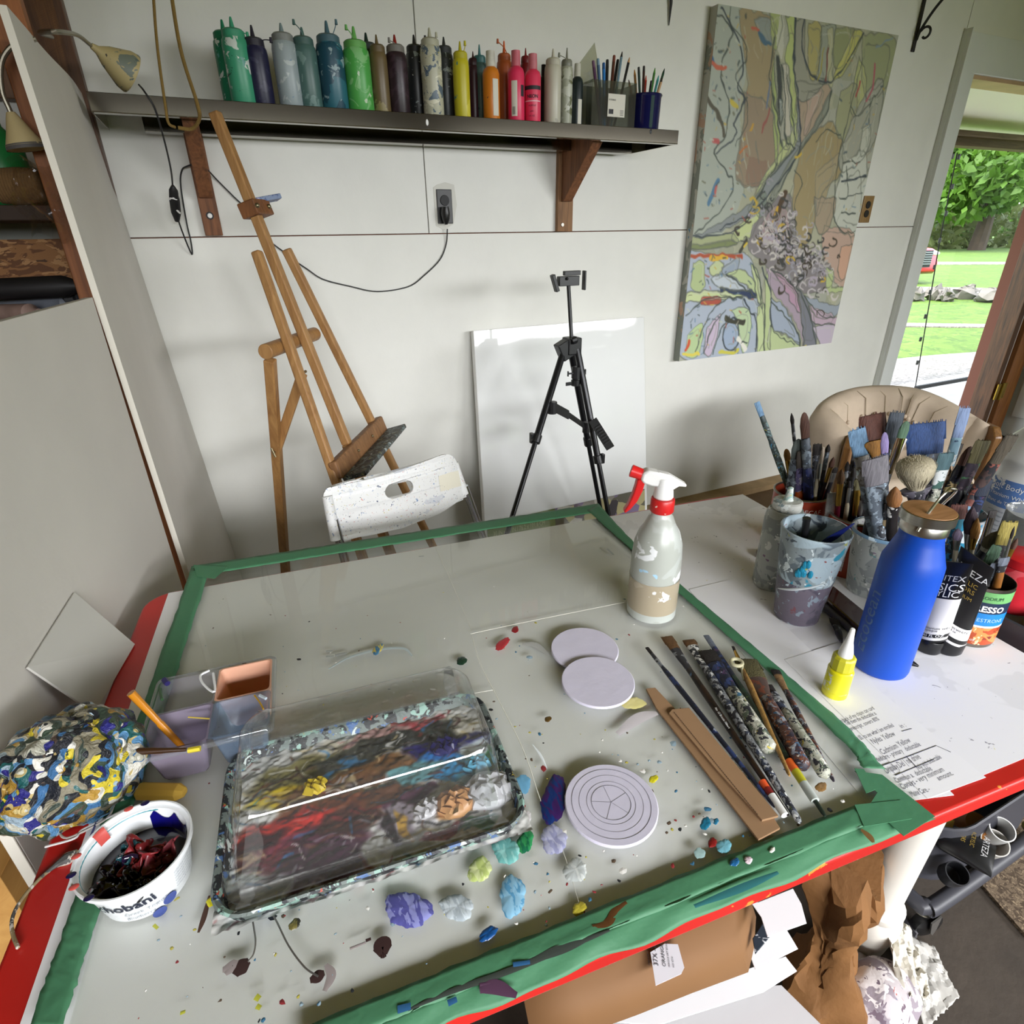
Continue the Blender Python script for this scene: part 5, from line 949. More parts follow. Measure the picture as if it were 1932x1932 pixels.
# rope
b = MB()
b.tube(spline([pY(286, -60, 1.93), pY(296, 80, 1.91), pY(312, 200, YF-.007), pY(318, 232, YF+.0), pY(330, 240, YF+.02)], 8), .0032, 8)
b.tube(spline([pY(316, -60, 1.93), pY(340, 90, 1.91), pY(372, 195, YF-.007), pY(376, 225, YF+.0), pY(362, 243, YF+.02), pY(336, 241, YF+.02)], 8), .0042, 8)
tag(b.build('rope', mat('rope_jute', '8a6f38', .9, bump=.9, bscale=260)), 'brown jute rope hanging from above and looped under the left end of the shelf', 'rope')
# lamps
M_cream = splat('lamp_cream', 'b8a878', [('737b70', 24, .56), ('4a4438', 90, .7), ('5f6a66', 30, .68)], .5, .1); M_met = mat('goose_metal', '9a9484', .35, .8)
t_ = thing('gooseneck_lamp', 'worn cream cone lamp resting on the left end of the shelf', 'lamp', pY(230, 165, 1.93))
A_, B_ = pY(172, 86, 1.90), pY(249, 140, 1.93); d = B_-A_; L = np.linalg.norm(d); r1 = 41*depth(B_)/F*.86
b = MB(); b.lathe(A_, [(0, .006), (.012, .009), (L*.35, r1*.5), (L*.8, r1*.95), (L*.97, r1), (L, r1*.98), (L*.995, r1*.9), (L*.8, r1*.85), (L*.3, r1*.4)], 36, axis=d, cap=False); b.build('lamp_shade', M_cream, t_)
b = MB(); b.lathe(A_+d*.55, [(0, .012), (L*.2, .02), (L*.32, .024), (L*.4, .016)], 20, axis=d); b.build('bulb', mat('bulb_grey', '9aa09c', .2), t_)
b = MB(); b.tube(spline([pX(98, 70, -.25), pX(75, 62, -.24), pY(105, 60, 1.62), pY(145, 66, 1.8), A_], 8), .0042, 10); b.build('gooseneck', M_met, t_)
t_ = thing('gooseneck_lamp', 'cream cone lamp hanging from a bent arm, left of the grey boards', 'lamp', pY(50, 280, 1.5))
A_, B_ = pY(20, 212, 1.5), pY(52, 282, 1.5); d = B_-A_; L = np.linalg.norm(d); r1 = 33*depth(B_)/F
b = MB(); b.lathe(A_, [(0, .007), (.01, .012), (L*.5, r1*.62), (L*.9, r1*.97), (L, r1), (L*.99, r1*.92), (L*.5, r1*.5)], 32, axis=d, cap=False); b.build('lamp_shade', mat('lamp_cream2', 'd0bd8c', .5, vary=.1, vscale=20), t_)
b = MB(); b.lathe(A_+d*.86, [(0, r1*.955), (L*.15, r1*1.01)], 32, axis=d, cap=False); b.build('rim', splat('rim_worn', '5d5a58', [('c9b483', 40, .62)], .5, .1), t_)
b = MB(); b.tube(spline([A_, pY(4, 170, 1.5), pY(4, 115, 1.5), pY(30, 82, 1.5), pY(68, 74, 1.5)], 8), .0042, 10); b.build('gooseneck', M_met, t_)
# power cord
cords = thing('power_cord', 'black lamp cord with inline switch looping from the shelf to the wall socket', 'cord', pY(838, 400, YW-.02))
M_cord = mat('cord_black', '1b1b1c', .5)
yc = YW-.006
b = MB(); b.tube(spline([pY(262, 160, 1.90), pY(272, 172, 1.86), pY(292, 205, 1.86), pY(310, 265, 1.9), pY(322, 318, 1.98), pY(326, 352, 2.05)], 8), .0022, 8)
b.tube(spline([pY(333, 405, 2.09), pY(345, 440, 2.11), pY(362, 480, yc), pY(360, 455, yc), pY(352, 420, yc), pY(341, 350, yc), pY(343, 322, yc), pY(352, 314, yc-.015), pY(372, 309, yc-.03), pY(387, 316, yc-.02), pY(410, 340, yc), pY(440, 370, yc), pY(470, 400, yc), pY(505, 450, yc), pY(535, 475, yc), pY(551, 488, yc), pY(580, 508, yc), pY(610, 527, yc), pY(660, 540, yc), pY(712, 550, yc), pY(770, 541, yc), pY(800, 520, yc), pY(830, 490, yc), pY(842, 460, yc), pY(844, 432, yc-.012)], 6), .0021, 8)
b.build('cord', M_cord, cords)
A_, B_ = pY(326, 350, 2.05), pY(333, 407, 2.09); b = MB(); loft_el(b, A_, B_-A_, np.array((1., 0, 0)), [(0, .004, .004), (.012, .011, .009), (.04, .0135, .01), (.075, .013, .01), (.1, .006, .005), (np.linalg.norm(B_-A_), .004, .004)]); b.build('inline_switch', splat('switch_worn', '1a1a1c', [('e8e8e6', 40, .66)], .4, .1), cords)
q = pY(841, 405, YW-.03); b = MB(); loft_el(b, pY(840, 390, YW-.025), np.array((0, 0, -1.)), np.array((1., 0, 0)), [(0, .012, .016), (.02, .016, .018), (.04, .013, .015), (.055, .005, .005)]); b.build('plug', mat('plug_black', '19191a', .35), cords)
def outlet(lbl, px, W_, H_, m, recs):
    q = pY(*px, YW-.003); t_ = thing('wall_socket', lbl, 'socket', (q[0], YW, q[2])); b = MB(); b.box(q, (W_, .006, H_)); b.build('plate', m, t_, smooth=0, bevel=.002)
    for dz in (-.019, .019):
        b = MB(); Q = q+(0, -.004, dz); b.lathe(Q, [(0, .0165), (.002, .0155)], 24, axis=(0, -1, 0)); b.build('receptacle', recs, t_)
    return t_
outlet('black wall socket set in a ragged cutout, with the lamp plug in it', (839, 390), .055, .105, mat('socket_black', '1a1a1a', .4), INK)
q = pY(839, 392, YW-.0005); b = MB(); rs = np.random.RandomState(8); b.prism([q+(x+rs.normal()*.003, 0, z+rs.normal()*.004) for x, z in ((-.036, -.06), (0, -.064), (.036, -.06), (.04, 0), (.036, .066), (.01, .07), (-.02, .072), (-.036, .064), (-.039, 0))], (0, -.0008, 0)); o = b.build('trim_8', mat('cutout_dust', 'd6d5cc', .9), smooth=0); o['kind'] = 'structure'
outlet('wood coloured wall socket with black receptacles right of the painting', (1635, 395), .071, .116, wood('plate_wood', '9a7a48', '7a5c30', 20, .5), mat('recept', '1f1c1a', .4))
# iron brackets
M_iron = mat('wrought_iron', '1b1a19', .5)
t_ = thing('iron_bracket', 'black wrought iron scroll bracket on the wall right of the painting', 'bracket', pY(1724, 98, YW))
b = MB(); a0 = pY(1722, 98, YW-.006); a1 = pY(1742, 12, YW-.006); b.bar(a0, a1+(0, 0, .05), .018, .006, (1, 0, 0)); b.build('back_bar', M_iron, t_, smooth=0, bevel=.002)
def yz(dy, dz): return a0+np.array((0, -dy, dz))
b = MB(); Ht = .21; b.tube(spline([yz(.004, .04), yz(.015, .075), yz(.06, .14), yz(.12, .19), yz(.19, Ht)], 6), .006, 10); b.tube([yz(0, Ht+.005), yz(.24, Ht+.012)], .006, 8)
def curl(cy, cz, r, a0_, a1_): return [yz(cy+r*(1-.55*i/16)*math.cos(a0_+(a1_-a0_)*i/16), cz+r*(1-.55*i/16)*math.sin(a0_+(a1_-a0_)*i/16)) for i in range(17)]
b.tube(curl(.19, Ht-.028, .03, 1.5, -3.6), .005, 8); b.tube(curl(.04, .055, .028, 2.6, -2.4), .005, 8); b.build('scroll', M_iron, t_)
t_ = thing('iron_hook', 'black iron hook on the wall at the top edge, left of the painting', 'hook', pY(1264, 45, YW)); b = MB(); b.tube([pY(1262, 48, YW-.004), pY(1266, 8, YW-.01), pY(1268, -40, YW-.02)], [.0015, .005, .008], 8); b.build('hook', M_iron, t_)
# ---------------------------------------------------------------- painting
YP = YW-.042
def pc(cx, cy): q = pY(1250+cx/2.76, cy/2.76, YP); return q
cTL, cTR, cBL, cBR = pc(276, 12), pc(1216, 186), pc(100, 1860), pc(886, 1801)
xl, xr = (cTL[0]+cBL[0])/2, (cTR[0]+cBR[0])/2; ztp, zbt = (cTL[2]+cTR[2])/2, (cBL[2]+cBR[2])/2
def U(pts):
    out = []
    for cx, cy in pts: q = pc(cx, cy); out.append(((q[0]-xl)/(xr-xl), (ztp-q[2])/(ztp-zbt)))
    return out
PW, PH = 250, 330
pa_ = Paint(PW, PH, 'a9aa92'); pa_.asp = (ztp-zbt)/(xr-xl)
pa_.warp(.006, 40, 11)
for seed, c in ((1, 'b5b49a'), (2, '969a86'), (3, 'aeb0a6')): pa_.put((pa_.noise(14, seed, 20) > .62)*1., c, .6)
OUT = []
def PG(pts, c, al=1., sm=True):
    u = U(pts); pa_.poly(u, c, al, sm)
    if al == 1.: OUT.append(u)
LN = lambda pts, c, w_, al=1.: pa_.line(U(pts), c, w_, al)
PG([(225, 20), (420, 40), (440, 300), (400, 620), (440, 900), (340, 1190), (150, 1230), (190, 700)], 'abb2a6')
PG([(400, 40), (560, 80), (585, 200), (575, 560), (600, 830), (480, 960), (390, 900), (440, 500), (420, 250)], 'a2926e')
PG([(430, 480), (560, 560), (600, 840), (470, 980), (380, 900), (420, 640)], '98876f'); PG([(450, 820), (540, 850), (520, 960), (440, 960)], '8f7460', .8)
PG([(700, 420), (800, 440), (880, 470), (740, 740), (690, 720)], 'ad9a84'); PG([(760, 480), (830, 470), (790, 600), (740, 700)], 'b8a090')
PG([(720, 760), (860, 640), (930, 720), (930, 900), (830, 1010), (760, 1260), (690, 1240), (680, 1000)], 'a3936a'); PG([(800, 900), (930, 800), (860, 1000), (800, 1120)], 'a89a78')
PG([(480, 90), (560, 100), (580, 220), (510, 200)], '929a94'); PG([(690, 110), (740, 110), (750, 360), (850, 430), (700, 520)], '9a9a8a')
PG([(760, 120), (830, 130), (800, 400), (760, 370)], 'b0a76c'); PG([(830, 130), (900, 140), (860, 420), (810, 400)], '9aa090'); PG([(860, 150), (890, 160), (890, 420), (860, 420)], 'b4b490')
PG([(900, 150), (1000, 160), (940, 340), (890, 330)], '949a70'); PG([(1000, 160), (1045, 175), (965, 350), (905, 415), (900, 380)], 'bdbb6c')
PG([(1040, 180), (1210, 200), (1180, 420), (1080, 520), (1040, 420)], '9aa07a'); PG([(1020, 300), (1060, 400), (1050, 560), (990, 600), (980, 520)], 'b2b67e')
PG([(930, 480), (1010, 440), (1000, 640), (940, 740), (900, 640)], 'a0a27e'); PG([(1060, 480), (1150, 420), (1100, 740), (950, 900), (920, 820), (980, 640)], 'a4a596')
PG([(1040, 660), (1080, 650), (1070, 780), (1030, 800)], 'c0c2b4'); PG([(940, 860), (1060, 800), (1050, 1180), (1010, 1230), (920, 1200), (890, 1060)], 'c6c9bc')
PG([(840, 1180), (1000, 1220), (950, 1480), (880, 1460), (830, 1300)], 'c0a493'); PG([(930, 1290), (990, 1280), (955, 1440), (915, 1430)], 'cfa58c'); PG([(790, 1030), (900, 1040), (860, 1200), (800, 1190)], 'a89880')
PG([(560, 60), (620, 70), (610, 210), (590, 260), (570, 220)], 'a9b476'); PG([(640, 80), (690, 90), (682, 300), (700, 560), (712, 740), (672, 640), (640, 330), (660, 200)], 'b6c27c'); PG([(575, 270), (600, 640), (625, 780), (595, 860), (570, 520)], 'a8b673')
PG([(622, 330), (660, 380), (668, 710), (638, 725)], 'c4bfae'); PG([(590, 200), (625, 60), (632, 240), (620, 300)], 'c9cabb', .8); PG([(595, 300), (615, 330), (620, 620), (600, 600)], '3a3f3c')
PG([(606, 520), (626, 530), (624, 620), (608, 620)], '98a09c'); PG([(622, 730), (660, 720), (668, 770), (630, 775)], 'c2cc96')
PG([(705, 500), (718, 760), (640, 900), (470, 1110), (300, 1205), (165, 1228), (250, 1190), (450, 1060), (600, 870), (690, 740)], '8a9090')
PG([(880, 460), (850, 590), (720, 770), (580, 1050), (530, 1090), (660, 840), (800, 630)], '8d9284'); PG([(700, 640), (690, 760), (520, 960), (460, 1070), (520, 930), (620, 790)], 'bcc58c')
PG([(470, 1060), (530, 1000), (540, 1080), (500, 1140)], '7d8a80'); PG([(440, 1130), (500, 1120), (470, 1220), (375, 1260), (370, 1220)], 'c5d094'); PG([(155, 1240), (370, 1225), (370, 1275), (150, 1295)], 'a9b184'); PG([(155, 1272), (370, 1255), (360, 1280), (150, 1300)], '7e8a58')
PG([(470, 1180), (640, 1000), (690, 1130), (720, 1290), (870, 1380), (880, 1480), (740, 1530), (560, 1400), (450, 1300)], '857f80'); PG([(500, 1190), (600, 1060), (660, 1130), (640, 1260), (540, 1270)], 'a48f90')
PG([(140, 1300), (300, 1330), (440, 1330), (500, 1500), (500, 1840), (95, 1860)], 'aeb8c6'); PG([(160, 1365), (215, 1370), (215, 1500), (150, 1500)], 'b4c48e'); PG([(245, 1390), (280, 1350), (320, 1390), (285, 1440), (250, 1430)], 'c4cf9c'); PG([(310, 1400), (395, 1340), (380, 1420), (320, 1440)], '9ba8b8')
PG([(335, 1430), (400, 1400), (470, 1450), (490, 1545), (440, 1490)], 'bccb98'); PG([(250, 1450), (320, 1430), (430, 1505), (300, 1500)], 'c3ccd4'); PG([(300, 1500), (470, 1510), (480, 1550), (320, 1540)], '2a3a5c'); PG([(130, 1520), (300, 1515), (420, 1545), (200, 1570), (125, 1570)], 'cad6a0')
PG([(205, 1550), (300, 1545), (290, 1590), (205, 1590)], 'b0503c'); PG([(410, 1540), (490, 1570), (500, 1640), (430, 1600)], 'a9b5c4'); PG([(360, 1620), (400, 1600), (460, 1630), (450, 1760), (420, 1840), (400, 1760), (390, 1670)], 'bdd0a6'); PG([(320, 1700), (360, 1665), (395, 1720), (385, 1800), (340, 1815), (315, 1770)], 'a0b0c6')
PG([(235, 1700), (300, 1640), (260, 1830), (215, 1840)], 'c8b8cc'); PG([(130, 1740), (210, 1680), (190, 1840), (120, 1850)], 'b9cf9a'); PG([(495, 1600), (530, 1600), (530, 1830), (495, 1835)], 'c5d39e'); PG([(540, 1420), (560, 1440), (560, 1820), (535, 1830), (535, 1500)], 'bccb94'); PG([(455, 1370), (500, 1420), (520, 1590), (505, 1590), (480, 1470)], 'c3d09a')
PG([(560, 1700), (640, 1750), (720, 1790), (700, 1810), (560, 1825)], 'bccb98'); PG([(565, 1550), (650, 1620), (720, 1790), (640, 1740), (565, 1690)], 'a2adbd'); PG([(540, 1390), (640, 1450), (730, 1560), (740, 1800), (700, 1700), (640, 1600), (560, 1500)], 'aa9aa8'); PG([(570, 1400), (690, 1500), (720, 1640), (640, 1520)], 'b795aa')
PG([(700, 1480), (780, 1620), (800, 1790), (740, 1810), (720, 1600)], '7b7d86'); PG([(740, 1540), (900, 1590), (930, 1560), (905, 1640), (800, 1650)], '9aa3ae'); PG([(760, 1590), (905, 1650), (900, 1690), (790, 1680)], 'bfa9b8'); PG([(780, 1700), (895, 1690), (885, 1800), (830, 1800)], 'c3b6c6'); PG([(850, 1390), (890, 1420), (880, 1500), (935, 1490), (930, 1520), (860, 1510)], 'b6c48c')
DK = '3c463f'
rs = np.random.RandomState(31)
for u in OUT[1:]: pa_.line(u+[u[0]], ('4c544c', '5a5f55', '6a6e62')[rs.randint(3)], rs.uniform(.003, .0055), .75)
for u in OUT[3:]:                                     # thinner echo lines inside each form
    c_ = np.mean(np.array(u), axis=0)
    if rs.rand() < .75: k_ = rs.uniform(.6, .82); pa_.line([tuple(c_+(np.array(p)-c_)*k_) for p in u[:max(3, len(u)-1)]], ('6a6f62', 'c6c8ba', '8d9084', '5c6258')[rs.randint(4)], rs.uniform(.0025, .0045), .65)
for i in range(120):                                  # long drifting strokes
    cx, cy = rs.uniform(380, 1150), rs.uniform(60, 1100); l = rs.uniform(40, 170); sl_ = -.25+.9*(cx-380)/770*(1 if cy > 500 else .4); w_ = rs.uniform(.002, .006); LN([(cx, cy), (cx-l*.3*sl_+rs.normal()*8, cy+l*.5), (cx-l*.8*sl_, cy+l)], rs.choice(('8a8a78', 'b9bba6', '70766a', 'a8a088', '9aa08e', '877a68', 'b5a98e')), w_, .7)
for pts, w_ in (([(265, 60), (370, 160), (330, 260), (300, 400), (345, 520), (330, 700), (270, 800), (370, 960), (300, 1100), (170, 1215)], .006), ([(300, 40), (390, 190), (420, 360), (390, 450), (430, 520), (370, 640), (380, 700), (280, 800)], .007), ([(355, 30), (350, 110), (420, 200), (440, 300), (380, 400), (430, 500), (440, 640), (380, 760)], .004), ([(580, 200), (560, 400), (600, 640), (620, 770)], .006), ([(690, 90), (685, 330), (712, 560), (715, 760), (640, 900), (470, 1100), (300, 1190)], .007), ([(620, 330), (640, 520), (640, 720), (690, 770)], .006), ([(650, 390), (672, 560), (690, 700)], .005),
        ([(735, 100), (730, 250), (770, 380), (850, 430), (930, 370), (1000, 260), (1050, 170)], .007), ([(880, 470), (850, 600), (720, 780), (600, 1000)], .006), ([(440, 1120), (540, 960), (690, 770)], .006), ([(160, 1232), (360, 1215), (480, 1110)], .007), ([(600, 850), (520, 980), (470, 1070)], .006), ([(1040, 300), (990, 520), (930, 760), (900, 950)], .004), ([(980, 560), (1020, 600), (1080, 540), (1150, 440)], .004), ([(930, 700), (850, 680), (800, 740)], .005), ([(690, 880), (730, 960), (690, 1060), (700, 1200)], .004), ([(900, 960), (890, 1130), (940, 1210), (1005, 1205)], .005), ([(940, 850), (1030, 840)], .006), ([(930, 940), (1060, 920)], .009), ([(960, 870), (965, 1020), (930, 1030)], .005), ([(920, 1030), (1040, 1010)], .005), ([(930, 1110), (1000, 1120)], .006),
        ([(120, 1640), (230, 1560), (410, 1545)], .006), ([(170, 1830), (240, 1650), (330, 1560), (410, 1555)], .006), ([(215, 1840), (260, 1700), (330, 1620)], .006), ([(265, 1840), (300, 1720), (350, 1650)], .006), ([(315, 1770), (330, 1690), (380, 1650), (400, 1740), (380, 1810), (330, 1810), (315, 1760)], .007), ([(420, 1560), (460, 1620), (490, 1680), (485, 1840)], .008), ([(530, 1590), (530, 1830)], .006), ([(560, 1560), (680, 1690), (720, 1800)], .006), ([(520, 1400), (560, 1520), (565, 1700)], .008), ([(330, 1430), (430, 1500), (490, 1550)], .006), ([(470, 1380), (510, 1480), (510, 1590)], .006), ([(560, 1700), (620, 1760), (690, 1790)], .005), ([(740, 1540), (820, 1640), (900, 1650)], .005), ([(760, 1590), (790, 1680), (895, 1690)], .004), ([(700, 1490), (760, 1620), (800, 1790)], .006), ([(560, 1400), (690, 1500), (740, 1800)], .005)):
    LN(pts, DK if w_ < .007 else '333d44', w_*.85)
for pts, c, w_ in (([(240, 200), (235, 380)], 'd0a03a', .018), ([(245, 270), (265, 330)], '3a6a94', .014), ([(255, 320), (300, 350), (330, 350)], 'c8674a', .014), ([(225, 500), (300, 620), (320, 700)], '54503e', .014), ([(360, 520), (385, 560)], 'cdbb4a', .018), ([(265, 730), (290, 740)], 'bd5a58', .016), ([(240, 1060), (290, 940)], '4f7a9a', .02), ([(275, 1000), (285, 970)], 'c06058', .012), ([(470, 140), (500, 170)], 'c0654e', .012), ([(500, 180), (560, 230)], '4a6a80', .012), ([(690, 820), (715, 810)], 'd0b040', .014), ([(1030, 420), (1010, 500)], 'a8504a', .01), ([(1060, 530), (1090, 460), (1110, 330)], 'b0606a', .01), ([(865, 250), (850, 420)], '7a4a40', .008), ([(840, 260), (810, 420)], 'a89a3c', .006), ([(150, 1335), (290, 1330), (410, 1335)], 'b0502e', .014), ([(250, 1340), (330, 1345)], 'dfb032', .02), ([(405, 1310), (435, 1260)], '3a3a2a', .02), ([(425, 1290), (440, 1270)], 'd8bc3a', .01), ([(460, 680), (470, 640)], 'c79a3c', .01), ([(640, 1000), (590, 1130)], '4f3a22', .03), ([(600, 1080), (580, 1150)], 'd2a835', .014), ([(330, 1660), (420, 1680)], '3a3a2c', .02), ([(395, 1760), (430, 1820)], 'e8e6da', .02), ([(120, 1820), (140, 1770)], 'd0552f', .016), ([(110, 1845), (190, 1840)], 'e0cf56', .014), ([(300, 1835), (390, 1830)], 'cfc84e', .016), ([(440, 760), (400, 790)], 'c0743a', .01), ([(1110, 240), (1200, 200)], '7f95a6', .006), ([(560, 570), (520, 680)], '9a5a50', .008), ([(545, 560), (560, 430)], '6a7a90', .008), ([(725, 1805), (750, 1795)], 'd9c94a', .008)): LN(pts, c, w_)
rs = np.random.RandomState(7)
for i in range(230):                                  # curling forms in the middle
    t_ = rs.rand(); cx = 500+330*t_+rs.normal()*55; cy = 1130+330*t_+rs.normal()*75; r = rs.uniform(9, 30); a = rs.rand()*6.28; sg = rs.choice((-1, 1)); pts = [(cx+r*(1-.5*k/7)*math.cos(a+sg*k*.62), cy+r*(1-.5*k/7)*math.sin(a+sg*k*.62)) for k in range(8)]
    LN(pts, rs.choice(('3a3c3a', 'c5bfbf', 'b0a6b4', '55504a', 'cfc9c2', '3c3426', '9a98a0', 'c9a93c' if i % 7 == 0 else 'b8b2ae')), rs.uniform(.004, .010))
for i in range(260):
    k = rs.rand()
    if k < .45: cx, cy = rs.uniform(200, 450), rs.uniform(60, 1150)
    elif k < .75: cx, cy = rs.uniform(110, 480), rs.uniform(1310, 1840)
    else: cx, cy = rs.uniform(900, 1180), rs.uniform(220, 1220)
    a = rs.rand()*6.28; l = rs.uniform(5, 22); LN([(cx, cy), (cx+l*math.cos(a), cy+l*math.sin(a))], rs.choice(('4a5a60', '8a9a9a', 'b6b09a', '6a6a50', 'c9a94a', 'a85a48', '5a7a94', 'c2c8b8', '3c4640')), rs.uniform(.003, .007), .8)
t_ = thing('painting', 'large unframed abstract painting of swirling pale green, tan and lavender forms', 'painting', ((xl+xr)/2, YW, zbt))
b = MB()
for j in range(PH):
    v = j/(PH-1)
    for i in range(PW):
        u = i/(PW-1); b.v.append((xl+(xr-xl)*u, YP, ztp-(ztp-zbt)*v))
b.f = [(j*PW+i, j*PW+i+1, (j+1)*PW+i+1, (j+1)*PW+i) for j in range(PH-1) for i in range(PW-1)]; b.m = [0]*len(b.f)
o = b.build('painted_face', vcol('painting_pigment', .55), t_, smooth=0); pa_.attach(o)
b = MB(); b.box(((xl+xr)/2, (YP+YW)/2-.001, (ztp+zbt)/2), (xr-xl, YW-YP-.004, ztp-zbt)); b.build('canvas_edge', splat('edge_paint', 'b9b8ae', [('8a8f86', 7, .52), ('c2a08a', 12, .64), ('5d87a5', 40, .74), ('c9b45a', 40, .76)], .7, .1), t_, smooth=0)
# ---------------------------------------------------------------- blank canvas leaning on the wall
t_ = thing('blank_canvas', 'large blank white canvas in shiny film leaning on the wall behind the tripod', 'canvas', (1.2, 2.0, 0))
kTL, kTR = pY(893, 622, 2.105), pY(1215, 600, 2.105); kTL[2] = kTR[2] = (kTL[2]+kTR[2])/2
kBL, kBR = np.array((.785, 1.975, .012)), np.array((1.622, 1.975, .012)); nn = np.cross(kTR-kBR, kBL-kBR); nn /= np.linalg.norm(nn); nn = nn if nn[1] > 0 else -nn
b = MB(); b.prism([kBL, kBR, kTR, kTL], nn*.03); b.build('canvas', mat('canvas_white', 'f0f0ee', .6), t_, smooth=0, bevel=.003)
b = MB(); b.grid(lambda u, v: (kBL*(1-u)+kBR*u)*(1-v)+(kTL*(1-u)+kTR*u)*v - nn*(.003+.0012*abs(math.sin(u*9+v*4))*(v > .03)*(v < .97)), 16, 16); b.build('film', clear('film_clear', 'fafbfb', .03, .04), t_, smooth=60)
def onk(u, v, off=.0045): return (kBL*(1-u)+kBR*u)*(1-v)+(kTL*(1-u)+kTR*u)*v - nn*off
b = MB(); b.prism([onk(.01, .10), onk(.40, .10), onk(.40, .21), onk(.01, .21)], -nn*.0004); b.build('label_strip', mat('label_olive', '6d7a44', .6), t_, smooth=0)
exu = (kBR-kBL)/np.linalg.norm(kBR-kBL); exv = (kTL-kBL)/np.linalg.norm(kTL-kBL); letters('30 IN x 40 IN / 76.2 x 101.6 CM', .03, flat(onk(.04, .145, .006), exu*.62, exv), 'lettering', mat('print_sage', 'a9b184', .6), t_)
b = MB(); b.prism([onk(.40, .10), onk(.98, .10), onk(.98, .21), onk(.40, .21)], -nn*.0004); b.build('label_picture', cells('label_pics', ['6a5a66', '8f8a80', '3a3438', 'b0a87a', '7a6a8a', '5d5a4a', 'c0bdb4'], 18, .5, .5, 0), t_, smooth=0)
# ---------------------------------------------------------------- wooden easel
M_ew = wood('easel_wood', 'b08550', '8d6238', 8, .5, 2, [('5a3a22', 30, .76)]); M_ew2 = wood('easel_wood_spattered', 'b58a56', '92683c', 8, .5, 2, [('6f9aa8', 26, .735), ('3a2a22', 30, .745), ('e0dcd0', 40, .77)])
for zt_ in np.arange(.70, .86, .005):                 # stand it just far enough out that its mast clears the shelf
    q0, q1 = pz(625, 885, zt_), pz(715, 800, zt_); EC = (q0+q1)/2; EL = (q1-q0)/np.linalg.norm(q1-q0); EN = np.array((EL[1], -EL[0], 0)); TOP = pp(405, 212, EC, EL)
    if TOP[1] < YF-.03: break
EM = TOP-EC; EM -= EL*np.dot(EM, EL); EM /= np.linalg.norm(EM); EF = np.cross(EL, EM); EF = EF if np.dot(EF, EN) > 0 else -EF
def ef(x, y, off=0): return pp(x, y, EC, EF)+EF*off
t_ = thing('easel', 'paint-spattered wooden studio easel leaning below the shelf', 'easel', (EC[0], EC[1], 0))
MB().bar(ef(405, 212), ef(655, 838), .025, .025, EL).build('mast', M_ew2, t_, smooth=0, bevel=.004)
Lt, Lb, Rt, Rb_ = ef(484, 474), ef(622, 872), ef(540, 470), ef(706, 806)
def toz(a, b_, z): return a+(b_-a)*((z-a[2])/(b_[2]-a[2]))
for a, b_ in ((Lt, Lb), (Rt, Rb_)): MB().bar(a, toz(a, b_, .01), .024, .024, EL).build('rail', M_ew2, t_, smooth=0, bevel=.005)
MB().bar(ef(655, 838, -.0), toz(ef(405, 212), ef(655, 838), .18), .026, .026, EL).build('mast_foot', M_ew, t_, smooth=0, bevel=.003)
MB().bar(toz(Lt, Lb, .17)-EL*.02, toz(Rt, Rb_, .17)+EL*.02, .035, .022, EF).build('lower_crossbar', M_ew, t_, smooth=0, bevel=.003)
b = MB(); b.tube([ef(521, 657, -.032), ef(612, 624, -.032)], .019, 20); b.build('crossbar', M_ew, t_, smooth=40, bevel=.002)
RT = ef(541, 668, -.05); RF = pz(545, 1160, 0)
MB().bar(RT, RF, .026, .026, EN).build('rear_leg', M_ew, t_, smooth=0, bevel=.003)
bA = ef(583, 700, -.02); bB = pp(541, 785, RT, hv(RT)); bB = RT+(RF-RT)*.27
MB().bar(bA, bB, .012, .026, EL).build('brace', M_ew, t_, smooth=0, bevel=.003)
for P_ in (bA, bB): b = MB(); b.tube([P_-EL*.02, P_+EL*.02], .004, 8); b.tube([P_-EL*.02-EM*.014, P_-EL*.02+EM*.014], .003, 8); b.build('wing_nut', mat('nut_brass', '8d8468', .35, .9), t_)
tl0, tl1 = ef(630, 886, .012), ef(708, 806, .012)
MB().bar(tl0-EL*.02, tl1+EL*.03, .052, .028, EM).build('tray_back', wood('tray_wood', '9a7048', '6d4a2c', 9, .6, 2, [('6d7a7a', 30, .7)]), t_, smooth=0, bevel=.006)
b = MB(); c0, c1 = tl0-EL*.01-EM*.03+EF*.04, tl1+EL*.04-EM*.03+EF*.04; b.bar(c0, c1, .07, .014, EF); b.build('tray_ledge', splat('ledge_crust', '4a4a44', [('6d7a78', 40, .52), ('2a2a2c', 60, .55), ('8a8a5a', 70, .66), ('c2cdd0', 70, .68), ('6a4a6a', 70, .7)], .6, .6), t_, smooth=0, bevel=.003)
for k in (.35, .7): b = MB(); b.sphere(tl0+(tl1-tl0)*k+EF*.016, (.004, .004, .004), 8, 6); b.build('screw', mat('nut_brass', '8d8468', .35, .9), t_)
h0 = ef(480, 395); MB().bar(h0-EL*.034, h0+EL*.05, .036, .048, EM).build('top_clamp', wood('clamp_wood', '8a5730', '5f3a1e', 10, .6, 2), t_, smooth=0, bevel=.003)
MB().box(h0+EL*.045+EM*.02+EF*.015, (.085, .03, .012), (EL*.8+EF*.6, EF*.8-EL*.6, EM)).build('clamp_ledge', splat('clamp_paint', '7f8fae', [('5a6a92', 40, .5), ('b0a9c2', 50, .62)], .5, .4), t_, smooth=0, bevel=.002)
for k in (-.03, .03): b = MB(); b.sphere(h0+EL*k+EF*.026, (.006, .006, .006), 10, 6); b.build('screw', mat('nut_brass', '8d8468', .35, .9), t_)
